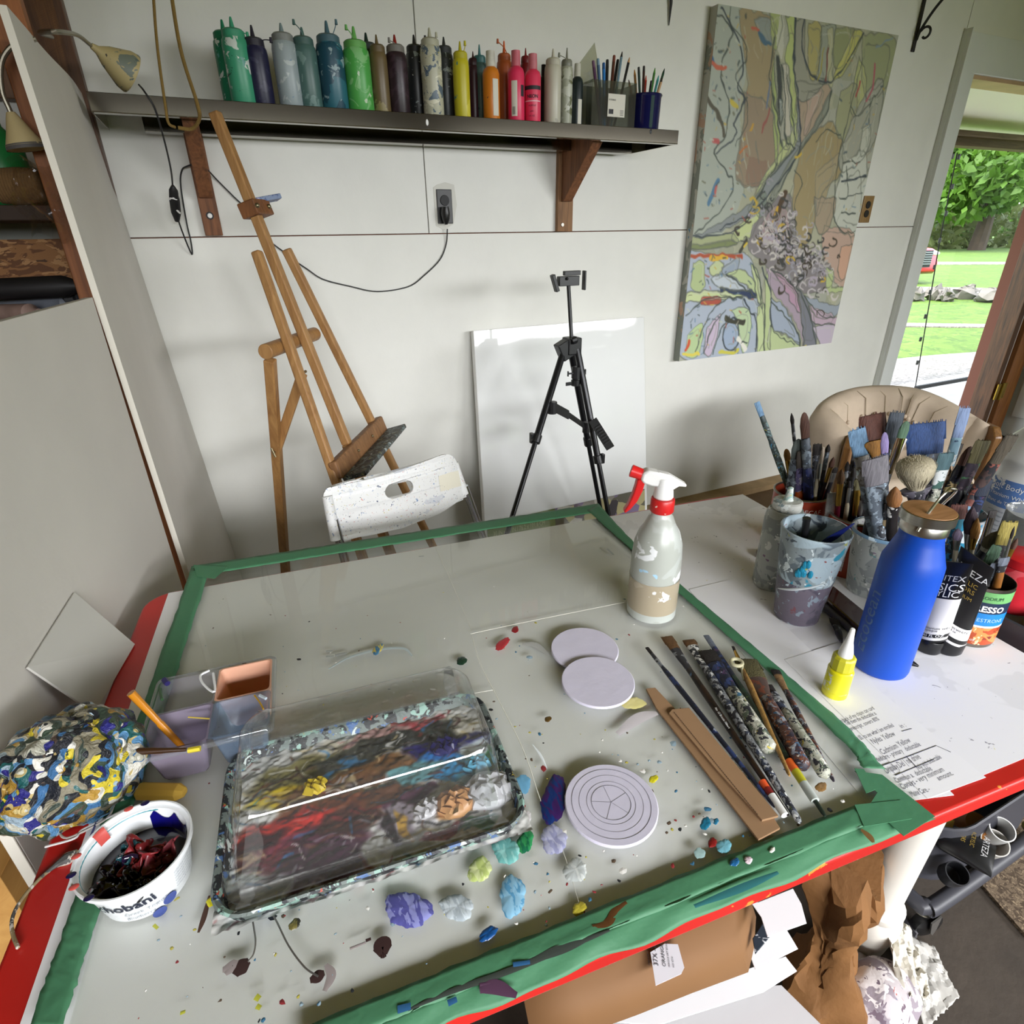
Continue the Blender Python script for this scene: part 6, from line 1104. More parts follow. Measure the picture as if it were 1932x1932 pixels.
# ---------------------------------------------------------------- black tripod easel
M_tp = mat('tripod_black', '17181a', .4); t_ = thing('tripod_easel', 'black metal tripod easel in front of the blank canvas', 'easel', (1.03, 1.7, 0))
hd = pY(1079, 652, 1.74); tp = pY(1072, 530, 1.78)
b = MB(); b.tube([hd, tp], .0065, 12); b.build('mast', M_tp, t_)
b = MB(); b.box(tp, (.075, .022, .03)); b.box(tp+(-.05, 0, -.005), (.012, .02, .055), ((.94, 0, .34), (0, 1, 0), (-.34, 0, .94))); b.box(tp+(.055, -.01, 0), (.006, .02, .06)); b.box(tp+(.01, -.005, .024), (.06, .016, .014)); b.sphere(tp+(-.012, -.014, .008), .005, 8, 6); b.build('canvas_clip', M_tp, t_, smooth=0, bevel=.002)
b = MB(); b.box(hd, (.05, .05, .055)); b.box(hd+(-.03, 0, -.012), (.045, .04, .06), ((.9, 0, .43), (0, 1, 0), (-.43, 0, .9))); b.tube([hd+(-.02, -.03, .02), hd+(.0, -.03, .025)], .012); b.build('hub', M_tp, t_, smooth=0, bevel=.004)
def leg(p0, P1, collar, lock):
    d = P1-p0; foot_ = p0+d*((.0-p0[2])/d[2]); m_ = p0+d*lock
    b = MB(); b.tube([p0, m_], .0115, 14); b.tube([m_, foot_], .0085, 12); b.build('leg', mat('tripod_tube', '1c1d20', .3, .3), t_)
    b = MB(); b.tube([m_-d*.02, m_+d*.03], .016, 14); dn = d/np.linalg.norm(d); b.box(m_+(R3*-.016 if collar < 0 else R3*.016), (.012, .016, .035)); b.build('leg_lock', M_tp, t_, smooth=0, bevel=.002)
    b = MB(); b.tube([foot_+(0, 0, .0), foot_-dn*.03], .012); b.build('foot', M_tp, t_); return foot_
leg(hd+(-.03, 0, -.01), pY(968, 970, 1.52), -1, .55); leg(hd+(.012, -.015, -.01), pY(1147, 965, 1.56), 1, .66); leg(hd+(.008, .02, -.02), pY(1133, 960, 1.83), 1, .52)
q = pY(1087, 703, 1.71); b = MB(); b.tube([q+(0, 0, .02), q-(0, 0, .02)], .016); [b.tube([q+(sx*.012, -.004, dz), q+(sx*.032, -.004, dz)], .003) for sx in (-1, 1) for dz in (0,)]; [b.box(q+(sx*.034, -.004, 0), (.004, .006, .018)) for sx in (-1, 1)]; q2 = pY(1086, 722, 1.71); b.tube([q2-(0, 0, .01), q2+(0, 0, .01)], .016); [b.box(q2+(sx*.03, -.004, 0), (.022, .004, .012)) for sx in (-1, 1)]; b.build('collar', M_tp, t_, smooth=0, bevel=.001)
b = MB(); s0, s1, s2 = pY(1042, 769, 1.66), pY(1073, 783, 1.70), pY(1106, 806, 1.74); b.bar(s0+(0, 0, .005), s1, .032, .004, (0, .3, 1)); b.bar(s1, s2, .02, .004, (0, .3, 1)); b.tube([s0-(0, 0, .02), s0+(0, 0, .02)], .016); b.tube([s2-(0, 0, .02), s2+(0, 0, .02)], .014); b.build('strut', M_tp, t_, smooth=0, bevel=.001)
b = MB(); a0, a1 = pY(1118, 792, 1.62), pY(1152, 846, 1.55); b.bar(a0, a1, .03, .006, (.7, 0, .5)); [b.bar(a0+(a1-a0)*(.2+.09*i)-(.0, .006, 0), a0+(a1-a0)*(.24+.09*i)-(0, .006, 0), .02, .003, (.7, 0, .5)) for i in range(7)]; b.build('canvas_rest', M_tp, t_, smooth=0, bevel=.001)
# ---------------------------------------------------------------- folding chair
A_, B_ = pz(628, 916, .78), pz(852, 856, .78); FLt = (B_-A_)/np.linalg.norm(B_-A_); FN = np.array((FLt[1], -FLt[0], 0)); FU = np.array((0, 0, 1.))*.985+(-FN)*.17
t_ = thing('folding_chair', 'white folding chair spattered with paint, its slotted back above the glass edge', 'chair', (A_+B_)*.5*np.array((1, 1, 0)))
nC = np.cross(FLt, FU); 
def fc(x, y): q = pp(x, y, A_, nC); return np.dot(q-A_, FLt), np.dot(q-A_, FU)
outl = [fc(x, y) for x, y in ((612, 940), (614, 928), (628, 916), (700, 896), (770, 875), (828, 857), (846, 859), (855, 868), (861, 880), (871, 907), (881, 930), (878, 937), (860, 944), (820, 965), (775, 982), (720, 1000), (664, 1015), (640, 1024), (630, 1003), (620, 970))]
Wc = max(o_[0] for o_ in outl); 
def curve(s): return -.028*(1-((s/Wc)*2-1)**2)       # the back panel bows away
sl = fc(743, 920); s1_ = fc(768, 913); sx_ = np.array((s1_[0]-sl[0], s1_[1]-sl[1])); hw_ = np.linalg.norm(sx_); sx_ /= hw_; sy_ = np.array((-sx_[1], sx_[0])); hh_ = hw_*.46
slot = []
for k in range(20):
    a = 2*math.pi*k/20; ex = (hw_-hh_)*(1 if math.cos(a) >= 0 else -1)+hh_*math.cos(a); slot.append((sl[0]+sx_[0]*ex+sy_[0]*hh_*math.sin(a), sl[1]+sx_[1]*ex+sy_[1]*hh_*math.sin(a)))
def fillmesh(outer, hole):
    import bmesh
    from mathutils.geometry import tessellate_polygon
    O2 = spline(outer+[outer[0]], 4)[:-1]; vs = [Vector((p[0], p[1], 0)) for p in O2]; hs = [Vector((p[0], p[1], 0)) for p in hole]
    tris = tessellate_polygon([vs, hs]); return [tuple(v) for v in vs+hs], [tuple(t) for t in tris]
V2, T2_ = fillmesh(outl, slot); bmq = __import__('bmesh').new(); vv = [bmq.verts.new((p[0], p[1], 0)) for p in V2]; [bmq.faces.new([vv[i] for i in t]) for t in T2_]
__import__('bmesh').ops.subdivide_edges(bmq, edges=[e for e in bmq.edges if not e.is_boundary], cuts=3); bmq.verts.ensure_lookup_table(); bmq.verts.index_update()
b = MB(); b.add([A_+FLt*v.co.x+FU*v.co.y-nC*curve(v.co.x) for v in bmq.verts], [tuple(v.index for v in f.verts) for f in bmq.faces]); bmq.free()
M_ch = splat('chair_plastic', 'dedfdd', [('c9ccd0', 14, .62), ('2c2f38', 190, .705), ('6a86ae', 120, .70), ('c99a94', 130, .71), ('c2b86a', 150, .72), ('3c4a6a', 60, .735)], .4, .05)
b.build('backrest', M_ch, t_, smooth=50, solid=.009, bevel=.002)
def fpt(s, h, off=0): return A_+FLt*s+FU*h+nC*off
M_chr = mat('chrome', 'b9bcc2', .15, 1)
lp, rp_ = fc(626, 965), fc(872, 905); 
for (s_, h_), px in ((lp, (646, 1040)), (rp_, (915, 1025))):
    e_ = pp(*px, A_, nC); a_ = fpt(s_, h_); dn = (e_-a_)/np.linalg.norm(e_-a_); e2 = a_+dn*((a_[2]-.012)/-dn[2])
    b = MB(); b.tube([a_+dn*.02, e2], .0105, 14); b.build('back_tube', M_chr, t_)
b = MB(); b.tube([fpt(*fc(617, 936)), fpt(*fc(634, 1018))], [.012, .013], 14); b.build('side_sleeve', M_ch, t_)
b = MB(); b.tube([fpt(*fc(856, 874)), fpt(*fc(876, 932))], [.012, .013], 14); b.build('side_sleeve', M_ch, t_)
q = fc(834, 902); b = MB(); b.prism([fpt(*fc(x, y), -.012+.0) + nC*(.0) for x, y in ((817, 897), (862, 887), (873, 916), (820, 925))], nC*.0006); 
def on_back(x, y, off): s_, h_ = fc(x, y); return A_+FLt*s_+FU*h_-nC*curve(s_)+(-nC if np.dot(nC, C0-A_) < 0 else nC)*off
b = MB(); b.add([on_back(x, y, .0056) for x, y in ((817, 896), (840, 890), (864, 886), (874, 914), (848, 919), (821, 925))], [(0, 1, 4, 5), (1, 2, 3, 4)]); b.build('tape_patch', splat('masking_cream', 'dcd8c6', [('26262a', 120, .735), ('8a8a8a', 90, .75)], .7, 0), t_, smooth=0)
SN = nC if np.dot(nC, np.array((0, -1., 0))) > 0 else -nC; SN = np.array((SN[0], SN[1], 0)); SN /= np.linalg.norm(SN)
sc0 = fpt(Wc/2, 0)*np.array((1, 1, 0)); b = MB(); b.box(sc0+SN*.06+(0, 0, .44), (Wc*.92, .32, .022), (FLt, SN, (0, 0, 1))); b.build('seat', M_ch, t_, smooth=0, bevel=.012)
for s_ in (.04, Wc-.04):
    b = MB(); p_ = A_+FLt*s_; p_ = np.array((p_[0], p_[1], 0)); b.tube([p_+SN*.18+(0, 0, .43), p_-SN*.05+(0, 0, .012)], .0105, 12); b.build('leg', M_chr, t_)
# ---------------------------------------------------------------- brushes standing in the containers
H_or = splat('handle_orange', 'd0601c', [('3a2a40', 50, .66), ('e8e0d8', 90, .76)], .4, .2); H_mar = mat('handle_maroon', '5a1626', .25); H_crm = mat('handle_cream_plain', 'c2b79c', .4)
FEP = splat('ferrule_purple', '6d6490', [('c9c4d4', 60, .55), ('2a2440', 70, .62)], .5, .4); FEW = splat('ferrule_bluewhite', '8ab0c6', [('e6ecee', 60, .52), ('2a4a6a', 70, .64)], .45, .5)
FES = splat('ferrule_slate', '59626c', [('8d9aa6', 50, .52), ('2c2f36', 60, .58), ('a9c4da', 80, .7)], .45, .5)
H_spat = splat('handle_spattered', '3c4a4c', [('6f8f92', 60, .52), ('4a9ac9', 70, .66), ('d2c94a', 70, .72), ('2a3a2c', 60, .56), ('c9d2d0', 110, .7)], .5, .6)
def stand(lbl, C, H, R_, tip, ent, off, hw, hm, fm, bm, bl, bw, w=None, grp=None, **k):
    d0 = hv(C); Cc = C+d0*off; T = up(Cc, *tip); E = up(C+d0*off*.5, *ent); E[2] = max(E[2], C[2]+H*.75) if E[2] < C[2]+H*.75 else E[2]
    d = T-E; zb = C[2]+.005; B = E-d*((E[2]-zb)/d[2]); h = (B-C)[:2]; r = np.linalg.norm(h); m = R_*.72
    if r > m: B[:2] = C[:2]+h*m/r
    return brush(lbl, B, T, hw, hm, fm, bm, bl, bw, w=R3 if w is None else w, group=grp, **k)
def c1(lbl, tip, ent, off, *a, **k): return stand(lbl, CAN1, hC, .048, tip, ent, off, *a, **k)
def c2(lbl, tip, ent, off, *a, **k): return stand(lbl, CAN2, hC, .048, tip, ent, off, *a, **k)
def cu(lbl, tip, ent, off, *a, **k): return stand(lbl, CUP2, CUP2H, .036, tip, ent, off, *a, **k)
def cj(lbl, tip, ent, off, *a, **k): return stand(lbl, JAR, JH, .045, tip, ent, off, *a, **k)
def ct(lbl, tip, ent, off, *a, **k): return stand(lbl, JAR2, J2H, .037, tip, ent, off, *a, **k)
def cs(lbl, tip, ent, off, *a, **k): return stand(lbl, SOUP, SH, .034, tip, ent, off, *a, **k)
c1('long paint-spattered brush with a flared blue tip leaning far left out of the can', (1427, 757), (1482, 905), .01, .0065, H_spat, H_spat, B_lblue, .03, .0055, fl=.05)
c1('thin black brush standing tall in the left can', (1493, 777), (1506, 900), .0, .0035, H_blk, FEB, B_dark, .022, .0032, shape='round', fl=.04)
c1('fat grey brush with greenish tip in the left can', (1507, 826), (1494, 912), -.015, .010, FES, FES, hairm('hair_sage', '6a7470'), .04, .010, fl=.04, shape='filbert')
c1('thick dark brush with a rusty pointed tip in the left can', (1517, 776), (1536, 940), -.02, .0095, H_navy, FES, B_rust, .05, .0085, fl=.06, shape='filbert')
c1('brown filbert brush low at the left of the left can', (1483, 845), (1492, 905), .015, .005, H_blk, FEG, B_gold, .024, .0065, shape='filbert', fl=.03)
c1('orange handled brush with a purple crusted ferrule and grey flat hair', (1516, 847), (1507, 928), -.01, .0095, H_or, FEP, hairm('hair_taupe', '4c443c'), .035, .014, fl=.05, w=R3*.9+FW*.4)
c1('black angled flat brush behind the thick dark one', (1543, 836), (1534, 905), .015, .005, H_blk, FEB, B_dark, .022, .008, fl=.03)
c1('pale flat brush with silver ferrule at the middle of the left can', (1549, 842), (1541, 905), .02, .006, H_crm, FE, hairm('hair_cream', 'cfc0ae'), .032, .007, fl=.03)
c1('slim dark brush with a small black tip, right side of the left can', (1564, 836), (1549, 925), .01, .004, H_blk, FES, B_dark, .016, .004, shape='round', fl=.035)
c1('slim brush with brass ferrule and brown round tip at the right of the left can', (1574, 860), (1555, 918), .0, .0035, H_brown, FEG, B_rust, .022, .0042, shape='round', fl=.03)
c1('small black tipped brush lowest at the right of the left can', (1578, 880), (1562, 928), -.01, .004, H_blk, FE, B_dark, .012, .005, shape='filbert', fl=.02)
c2('maroon handled brush with brass ferrule at the front left of the right can', (1588, 883), (1579, 975), -.03, .0045, H_mar, FEG, B_brown, .028, .0058, shape='round', fl=.045)
c2('long black brush leaning right behind the maroon one in the right can', (1617, 843), (1592, 960), .02, .0055, H_blk, FEB, B_dark, .03, .006, fl=.04)
c2('cream handled brush in the middle of the right can', (1606, 905), (1594, 985), -.01, .004, H_crm, FE, B_dark, .014, .004, fl=.03)
c2('black brush with a long silver ferrule at the back of the right can', (1622, 868), (1604, 965), .01, .0045, H_blk, FE, B_dark, .02, .005, fl=.05)
c2('short brush with a gold ferrule at the right of the right can', (1621, 903), (1612, 985), -.005, .0055, H_blk, FEG, B_olive, .02, .0075, fl=.05)
for i, (tp_, en) in enumerate((((1600, 868), (1590, 960)), ((1632, 885), (1614, 975)), ((1638, 900), (1622, 985)), ((1612, 880), (1600, 960)), ((1630, 925), (1618, 990)))):
    c2('slim dark brush crowded among the others in the right can', tp_, en, .015-.008*i, .0038, H_blk, (FEB, FE, FEG)[i % 3], B_dark, .018, .004, shape='round', fl=.03, grp='slim dark brushes in the right can')
b = MB(); A_, B_ = up(CAN2-hv(CAN2)*.02, 1565, 968), up(CAN2-hv(CAN2)*.02, 1570, 930); b.bar(A_+(A_-B_)*1.5, B_, .016, .0025, R3); tag(b.build('plastic_scraper', clear('scraper_clear', 'c9c9c4', .12, .1, .35, 'a9a9a4'), smooth=0), 'clear grey plastic scraper at the left edge of the right can', 'scraper')
cu('wide pale blue flat brush leaning left behind the blue bottle', (1616, 808), (1668, 1000), .0, .011, FES, splat('ferrule_bluespot', '9a9690', [('2a4aa0', 40, .6), ('6a6258', 70, .55), ('cfe0e6', 80, .66)], .45, .5), B_lblue, .045, .0135, fl=.05)
cu('thin pale blue tip peeking out behind the wide pale blue brush', (1623, 787), (1650, 960), .03, .004, H_spat, FES, B_lblue, .03, .0048, shape='filbert', fl=.05)
cu('wide chestnut flat brush with a blue and white crusted ferrule', (1645, 780), (1668, 960), .025, .012, H_blue, FEW, hairm('hair_chestnut', '5a3226'), .042, .0205, fl=.03)
cu('golden fan brush in front of the chestnut flat brush', (1651, 829), (1668, 960), .01, .005, H_blk, FEG, B_gold, .032, .018, fl=.03, shape='fan')
cu('large slate brush with an angled grey head, frontmost behind the bottle', (1650, 862), (1666, 1010), -.03, .0135, FES, FES, hairm('hair_mauvegrey', '6d6a70'), .045, .0195, fl=.07, hw2=.011)
cu('slim navy and purple brush spotted with pink', (1669, 813), (1680, 980), -.02, .0062, H_navy, H_navy, hairm('hair_lilac', '8678a8'), .035, .0062, fl=.05, shape='filbert')
cu('dark slate flat brush leaning right over the armchair', (1694, 776), (1660, 840), .03, .007, H_blk, FEB, hairm('hair_slate', '3a424c'), .05, .0115, fl=.04)
cu('brush with a shiny silver ferrule and green tip leaning right', (1712, 792), (1675, 870), .01, .0055, H_blk, mat('ferrule_polished', 'd9c9a6', .12, 1), B_green, .028, .0078, fl=.06, shape='filbert')
b = MB(); A_, B_ = up(CUP2+hv(CUP2)*.015, 1680, 880), up(CUP2+hv(CUP2)*.015, 1706, 827); b.bar(A_+(A_-B_)*.9, B_, .009, .004, R3); tag(b.build('plastic_stick', mat('stick_white', 'c9c8c4', .4), smooth=0, bevel=.001), 'white plastic stick beside the silver ferruled brush', 'stick')
cu('black brush with white scrawl and a round golden brown head near the bottle lid', (1690, 916), (1683, 1005), -.035, .0085, splat('handle_scrawl', '201c1c', [('e2e0dc', 50, .62)], .4, .3), splat('handle_scrawl', '201c1c', []), hairm('hair_amber', '8a5a2a'), .034, .0095, shape='round', fl=.015)
cu('bare beige brush handle beside the black brush with white scrawl', (1674, 948), (1668, 1005), -.03, .0055, mat('beige_wood', 'b09a76', .5), FEB, B_dark, .012, .004, fl=.02)
cj('very wide blue flat brush at the back of the striped tub', (1747, 796), (1742, 940), .035, .016, splat('handle_wide_blue', '23304a', [('5f86b0', 24, .55), ('8fb0d0', 40, .64)], .4, .4), splat('ferrule_wide_blue', '5378a4', [('2a3448', 30, .55), ('8fb4d4', 26, .58), ('3a5a8a', 40, .62)], .45, .5), B_blue, .055, .033, bt=.008, fl=.045)
cj('round cream badger hair mop brush behind the bamboo lid', (1726, 860), (1730, 965), -.035, .014, splat('handle_dark_grey', '5a5660', [('c9c9c6', 60, .64), ('2a2a30', 50, .5)], .5, .4), splat('handle_dark_grey', '5a5660', []), B_badger, .06, .031, fl=.02, shape='mop')
cj('long pale blue flat brush with copper stained ferrule, topmost right', (1822, 768), (1772, 940), .02, .0085, splat('ferrule_copper', '8a7058', [('6a90b4', 40, .52), ('d8b896', 40, .6), ('3a3a44', 60, .62)], .35, .4, metal=.5), FEW, B_steel, .05, .0095, fl=.05)
cj('teal flat brush with white smeared ferrule', (1787, 853), (1757, 950), -.01, .0095, H_cream, splat('ferrule_tealwhite', '9aa6a6', [('dfe4e4', 40, .5), ('4a6a62', 60, .6)], .4, .4), B_teal, .03, .0125, fl=.035)
cj('brown tipped brush with cream and black chipped handle', (1833, 840), (1775, 955), .005, .0085, splat('handle_chipped', '1c1a1c', [('c2aa74', 26, .56)], .5, .3), H_blk, B_rust, .035, .0085, fl=.03, shape='filbert')
cj('olive tipped dark brush right of the chipped one', (1857, 829), (1795, 965), -.005, .0095, H_blk, splat('ferrule_greenish', '3c3440', [('4a7a52', 40, .62), ('6a5a62', 60, .55)], .45, .4), B_olive, .04, .012, fl=.05)
cj('long dark brush with brown flat tip reaching farthest right over the white jug', (1911, 820), (1810, 975), -.02, .0105, splat('handle_flaked', '3c3a40', [('7a9ab4', 50, .58), ('7a4a42', 34, .6), ('c9d2d6', 80, .68)], .5, .5), splat('ferrule_rusty', '4a3a38', [('8a5248', 40, .56), ('2a2a2e', 60, .56)], .45, .4), hairm('hair_umber', '4a4234'), .05, .0105, fl=.06)
cj('dark flat brush mostly hidden behind the copper stained one', (1811, 836), (1765, 930), .04, .006, H_blk, FEB, B_dark, .03, .007, fl=.03)
cj('thick blue-black brush handle leaning right, lowest in the striped tub', (1862, 903), (1825, 990), -.015, .011, H_blue, H_blue, hairm('hair_navy', '20283a'), .03, .0115, fl=.03)
ct('rust flat brush with a turquoise ferrule against the bottle lid', (1811, 950), (1795, 1025), .01, .008, H_spat, splat('ferrule_turquoise', '2f7f9a', [('1a3a4a', 60, .6)], .4, .3), hairm('hair_rustred', '5a2a20'), .024, .0125, fl=.03)
ct('round plum coloured brush with a silver ferrule in the dark tin', (1836, 953), (1832, 1040), -.005, .005, H_blk, FE, hairm('hair_plum', '3c2a34'), .045, .0085, shape='round', fl=.03)
ct('small amber pointed brush in the dark tin', (1845, 975), (1838, 1045), -.015, .0035, H_crm, FEG, B_gold, .035, .0055, shape='round', fl=.02)
ct('angled black brush with bright silver ferrule in the dark tin', (1875, 961), (1858, 1040), -.005, .0055, H_blk, mat('ferrule_bright', 'd9d9d6', .12, 1), B_dark, .012, .0062, fl=.045)
ct('lilac tipped tiny brush at the left of the dark tin', (1808, 995), (1803, 1045), -.02, .004, H_crm, FE, hairm('hair_lilacpale', '8d7f98'), .02, .006, shape='round', fl=.02)
ct('olive round brush with black handle leaning right in front of the dark tin', (1886, 1000), (1842, 1062), -.03, .0072, H_blk, mat('ferrule_pale', 'b9b4a0', .4, .4), B_olive, .032, .009, shape='round', fl=.008)
cs('mustard tipped flat brush at the back of the soup can', (1907, 983), (1880, 1060), .02, .008, H_blk, FEB, B_yel, .035, .0115, fl=.02)
cs('very thin brush with a tiny dark tip rising at the right of the soup can', (1915, 990), (1886, 1085), -.005, .0025, H_mar, FE, B_dark, .02, .0018, shape='round', fl=.06)
cs('thin rusty brush leaning right out of the soup can', (1921, 1013), (1888, 1082), .005, .0028, H_brown, FEG, B_rust, .018, .003, shape='round', fl=.03)
cs('green and gold wide brush at the left of the soup can', (1890, 1028), (1858, 1082), .01, .011, splat('handle_greengold', '3a4a2c', [('8a6a2a', 40, .56), ('1c1a14', 50, .56)], .4, .4), splat('handle_greengold', '3a4a2c', []), B_green, .03, .0135, fl=.02)
cs('wooden brush handle at the front of the soup can', (1896, 1050), (1880, 1105), -.02, .0055, mat('varnished_wood', '8a5a2a', .3), FEB, B_grey, .014, .007, fl=.012)
cs('pale crusted brush at the left rim of the soup can', (1886, 1060), (1866, 1095), -.015, .007, splat('handle_palecrust', '8d8d90', [('3a3a40', 60, .52), ('c9cdd2', 60, .6)], .5, .5), FES, B_grey, .02, .01, fl=.02)
q = up(CUP, 1522, 978); B_ = CUP+np.array((.008, .01, .006)); b = MB(); b.tube([B_, q], [.0045, .0055], 12); b.tube([q-(q-B_)*.02, q+(q-B_)*.004], [.006, .006], 12); tag(b.build('paint_brush', mat('handle_black_plain', '1a1a1d', .35)), 'black brush handle standing in the crusted plastic cup', 'brush')
A_, B_ = up(CUP-hv(CUP)*.0, 1611, 988), up(CUP, 1570, 1015); b = MB(); d = (A_-B_); b.loft([[B_-d*1.1+R3*s*.004+(0, 0, t*.001) for s, t in ((-1, -1), (1, -1), (1, 1), (-1, 1))], [B_+R3*s*.008+(0, 0, t*.0015) for s, t in ((-1, -1), (1, -1), (1, 1), (-1, 1))], [A_+R3*s*.001+(0, 0, t*.0008) for s, t in ((-1, -1), (1, -1), (1, 1), (-1, 1))]]); tag(b.build('palette_knife', mat('knife_blue', '1c2a78', .35), smooth=0), 'dark blue palette knife leaning on the right rim of the crusted cup', 'palette knife')
# ---------------------------------------------------------------- palette tray, lid and the things round it
TTL = (-.158, .372); TTR = (.139, .378); TVB = .568
t_ = thing('palette_tray', 'rectangular tray crusted with paint holding the mixed colours under the clear lid', 'tray', tb(-.005, .49, ZG))
def rr(t0, t1, v0, v1, r, z, n=6): return [tb(x, y, z) for x, y in rrect(t0, t1, v0, v1, r, n)]
M_trc = splat('tray_crust', '6a7470', [('23262a', 60, .5), ('8fb0a4', 50, .58), ('4a6a9a', 60, .64), ('c9d2ce', 70, .66), ('b04a3a', 70, .72), ('c9b84a', 80, .74)], .5, .7)
b = MB(); o0, o1, v0, v1 = TTL[0], TTR[0], TTL[1], TVB
def rim(h, g): return rr(o0-g, o1+g, v0-g, v1+g, .03+g, ZG+h)
b.loft([rim(0, -.006), rim(.004, -.002), rim(.016, .001), rim(.019, .004), rim(.021, .002), rim(.019, -.002), rim(.008, -.005), rim(.0035, -.009)], cap=False); b.build('rim', M_trc, t_)
# pigment bed
GW, GH = 200, 150; bed = Paint(GW, GH, 'b9b8b4'); bed.warp(.045, 14, 3); bed.asp = (v1-v0)/(o1-o0)
for a_ in (((.12, .2, .2, .2), 'a9aeac'), ((.55, .78, .4, .2), 'a39a84'), ((.3, .75, .22, .14), '6a6440'), ((.28, .62, .22, .08), 'b8a02c'), ((.5, .78, .2, .10), '3a3a34'), ((.7, .8, .18, .1), '2a2c2c'), ((.45, .6, .3, .13), '6a4a30'), ((.42, .5, .3, .12), '5a3a28'), ((.3, .45, .22, .12), '6a3a24'), ((.2, .42, .2, .12), 'b02a22'), ((.3, .38, .12, .08), 'c2302a'), ((.12, .36, .1, .1), '3a1418'), ((.25, .3, .2, .1), '6a2a3a'), ((.36, .28, .14, .14), '4a2434'), ((.3, .18, .2, .12), '4a2c40'), ((.42, .38, .12, .08), '4a2a24'),
         ((.8, .68, .16, .09), '23205a'), ((.92, .66, .09, .08), '2a2a6a'), ((.76, .56, .14, .08), '1f6ab0'), ((.82, .5, .14, .09), '2f8ac0'), ((.9, .46, .1, .08), '5ab0d4'), ((.66, .55, .1, .07), '5a8a90'), ((.93, .6, .06, .08), 'c9d4da'), ((.88, .4, .09, .06), 'a9c4d4'), ((.62, .4, .1, .06), '4a2a3c'), ((.6, .3, .1, .12), '8a8088'), ((.55, .26, .03, .14), '2a2024'), ((.6, .24, .018, .12), 'b08a3c'), ((.68, .28, .06, .1), 'c9c6c8'), ((.78, .27, .075, .07), 'c9925a'), ((.79, .25, .03, .04), '8a5a3a'), ((.91, .28, .085, .085), 'd4d4d8'), ((.82, .13, .12, .04), '1f6a30'), ((.7, .14, .08, .04), '8a1c24'), ((.55, .1, .1, .04), '9aa0a0'), ((.12, .12, .1, .08), '9a9a9e'), ((.48, .16, .06, .08), 'c2c2c0'), ((.96, .42, .03, .2), '1f6a30'), ((.72, .92, .12, .05), '8a3a40'), ((.55, .9, .14, .05), '9a7a76')): bed.blob(*a_[0], a_[1], 1., .25)
rs = np.random.RandomState(12)
for i in range(240):
    x, y = rs.rand(2); bed.line([(x, y), (x+rs.normal()*.05, y+rs.normal()*.04)], rs.choice(('2a2a30', '3a2024', 'c9c6c0', '8a8a90', '5a3a2a', 'b0a078', '2f6a9a', '7a2a2c')), rs.uniform(.003, .012), .7)
hgt = bed.noise(26, 5)*.6+bed.noise(60, 6)*.4
b = MB(); b.v = [tuple(tb(o0-.003+(o1-o0+.006)*i/(GW-1), v0-.003+(v1-v0+.006)*j/(GH-1), ZG+.0035+.006*hgt[j, i]*(1 if .35 < 1 else 0))) for j in range(GH) for i in range(GW)]
b.f = [(j*GW+i, j*GW+i+1, (j+1)*GW+i+1, (j+1)*GW+i) for j in range(GH-1) for i in range(GW-1)]; b.m = [0]*len(b.f); o = b.build('paint_bed', vcol('bed_pigment', .35, .4), t_, smooth=60); bed.attach(o)
lumps = ((.91, .28, .028, 'd0d0d4'), (.78, .27, .022, 'c4905e'), (.68, .29, .014, 'c4c2c4'), (.9, .47, .016, '63b3d3'), (.3, .64, .013, 'c9ae2c'), (.8, .68, .016, '221f58'))
for x, y, r, c in lumps:
    b = MB(); P = tb(o0+(o1-o0)*x, v0+(v1-v0)*y, ZG+.008); b.sphere(P, (r, r*.85, r*.42), 20, 12); b.v = [tuple(np.array(v)+np.array((0, 0, 1))*.003*math.sin(v[0]*700+v[1]*300)+np.array((1, 0, 0))*.002*math.sin(v[1]*500)) for v in b.v]; b.build('paint_lump', mat('lump_'+c, c, .35, vary=.12, vscale=80), t_)
# clear clamshell lid
ld = thing('clamshell_dome', 'clear dimpled plastic clamshell lid standing over the paint tray', 'lid', tb(-.01, .48, ZG+.019)); N = 120
def shear(x, y, z):                                  # the near shoulder of the lid runs askew
    k = max(0, min(1, (z-ZG-.03)/.06)); return y + .0*k*max(0, min(1, (.118-x)/.25))*max(0, min(1, (.545-y)/.138))
def ring(t0, t1, v0_, v1_, r, z, rib=0): 
    P = rrect(t0, t1, v0_, v1_, r, 12); out = []
    Pd = spline([np.array(p) for p in P]+[np.array(P[0])], 4)[:-1]
    cx, cy = (t0+t1)/2, (v0_+v1_)/2
    for k, p in enumerate(Pd):
        d = np.array((p[0]-cx, p[1]-cy)); d /= np.linalg.norm(d); w_ = rib*max(0, math.sin(p[0]*210))*(1 if p[1] < cy else .6); out.append(tb(p[0]-d[0]*w_, shear(p[0], p[1]-d[1]*w_, z), z))
    return out
b = MB(); b0 = (-.146, .125, .381, .563); tp_ = (-.132, .118, .407, .545)
L_ = [ring(b0[0]-.006, b0[1]+.006, b0[2]-.006, b0[3]+.006, .03, ZG+.022), ring(b0[0]-.006, b0[1]+.006, b0[2]-.006, b0[3]+.006, .03, ZG+.0245), ring(b0[0], b0[1], b0[2], b0[3], .028, ZG+.025), ring(b0[0], b0[1], b0[2], b0[3], .028, ZG+.032, .002)]
for i in range(1, 9):
    k = i/9; f = lambda a, c: a+(c-a)*k; L_.append(ring(f(b0[0], tp_[0]), f(b0[1], tp_[1]), f(b0[2], tp_[2]), f(b0[3], tp_[3]), .028, ZG+.032+(.055)*k, .008*math.sin(math.pi*min(1, k*1.15))))
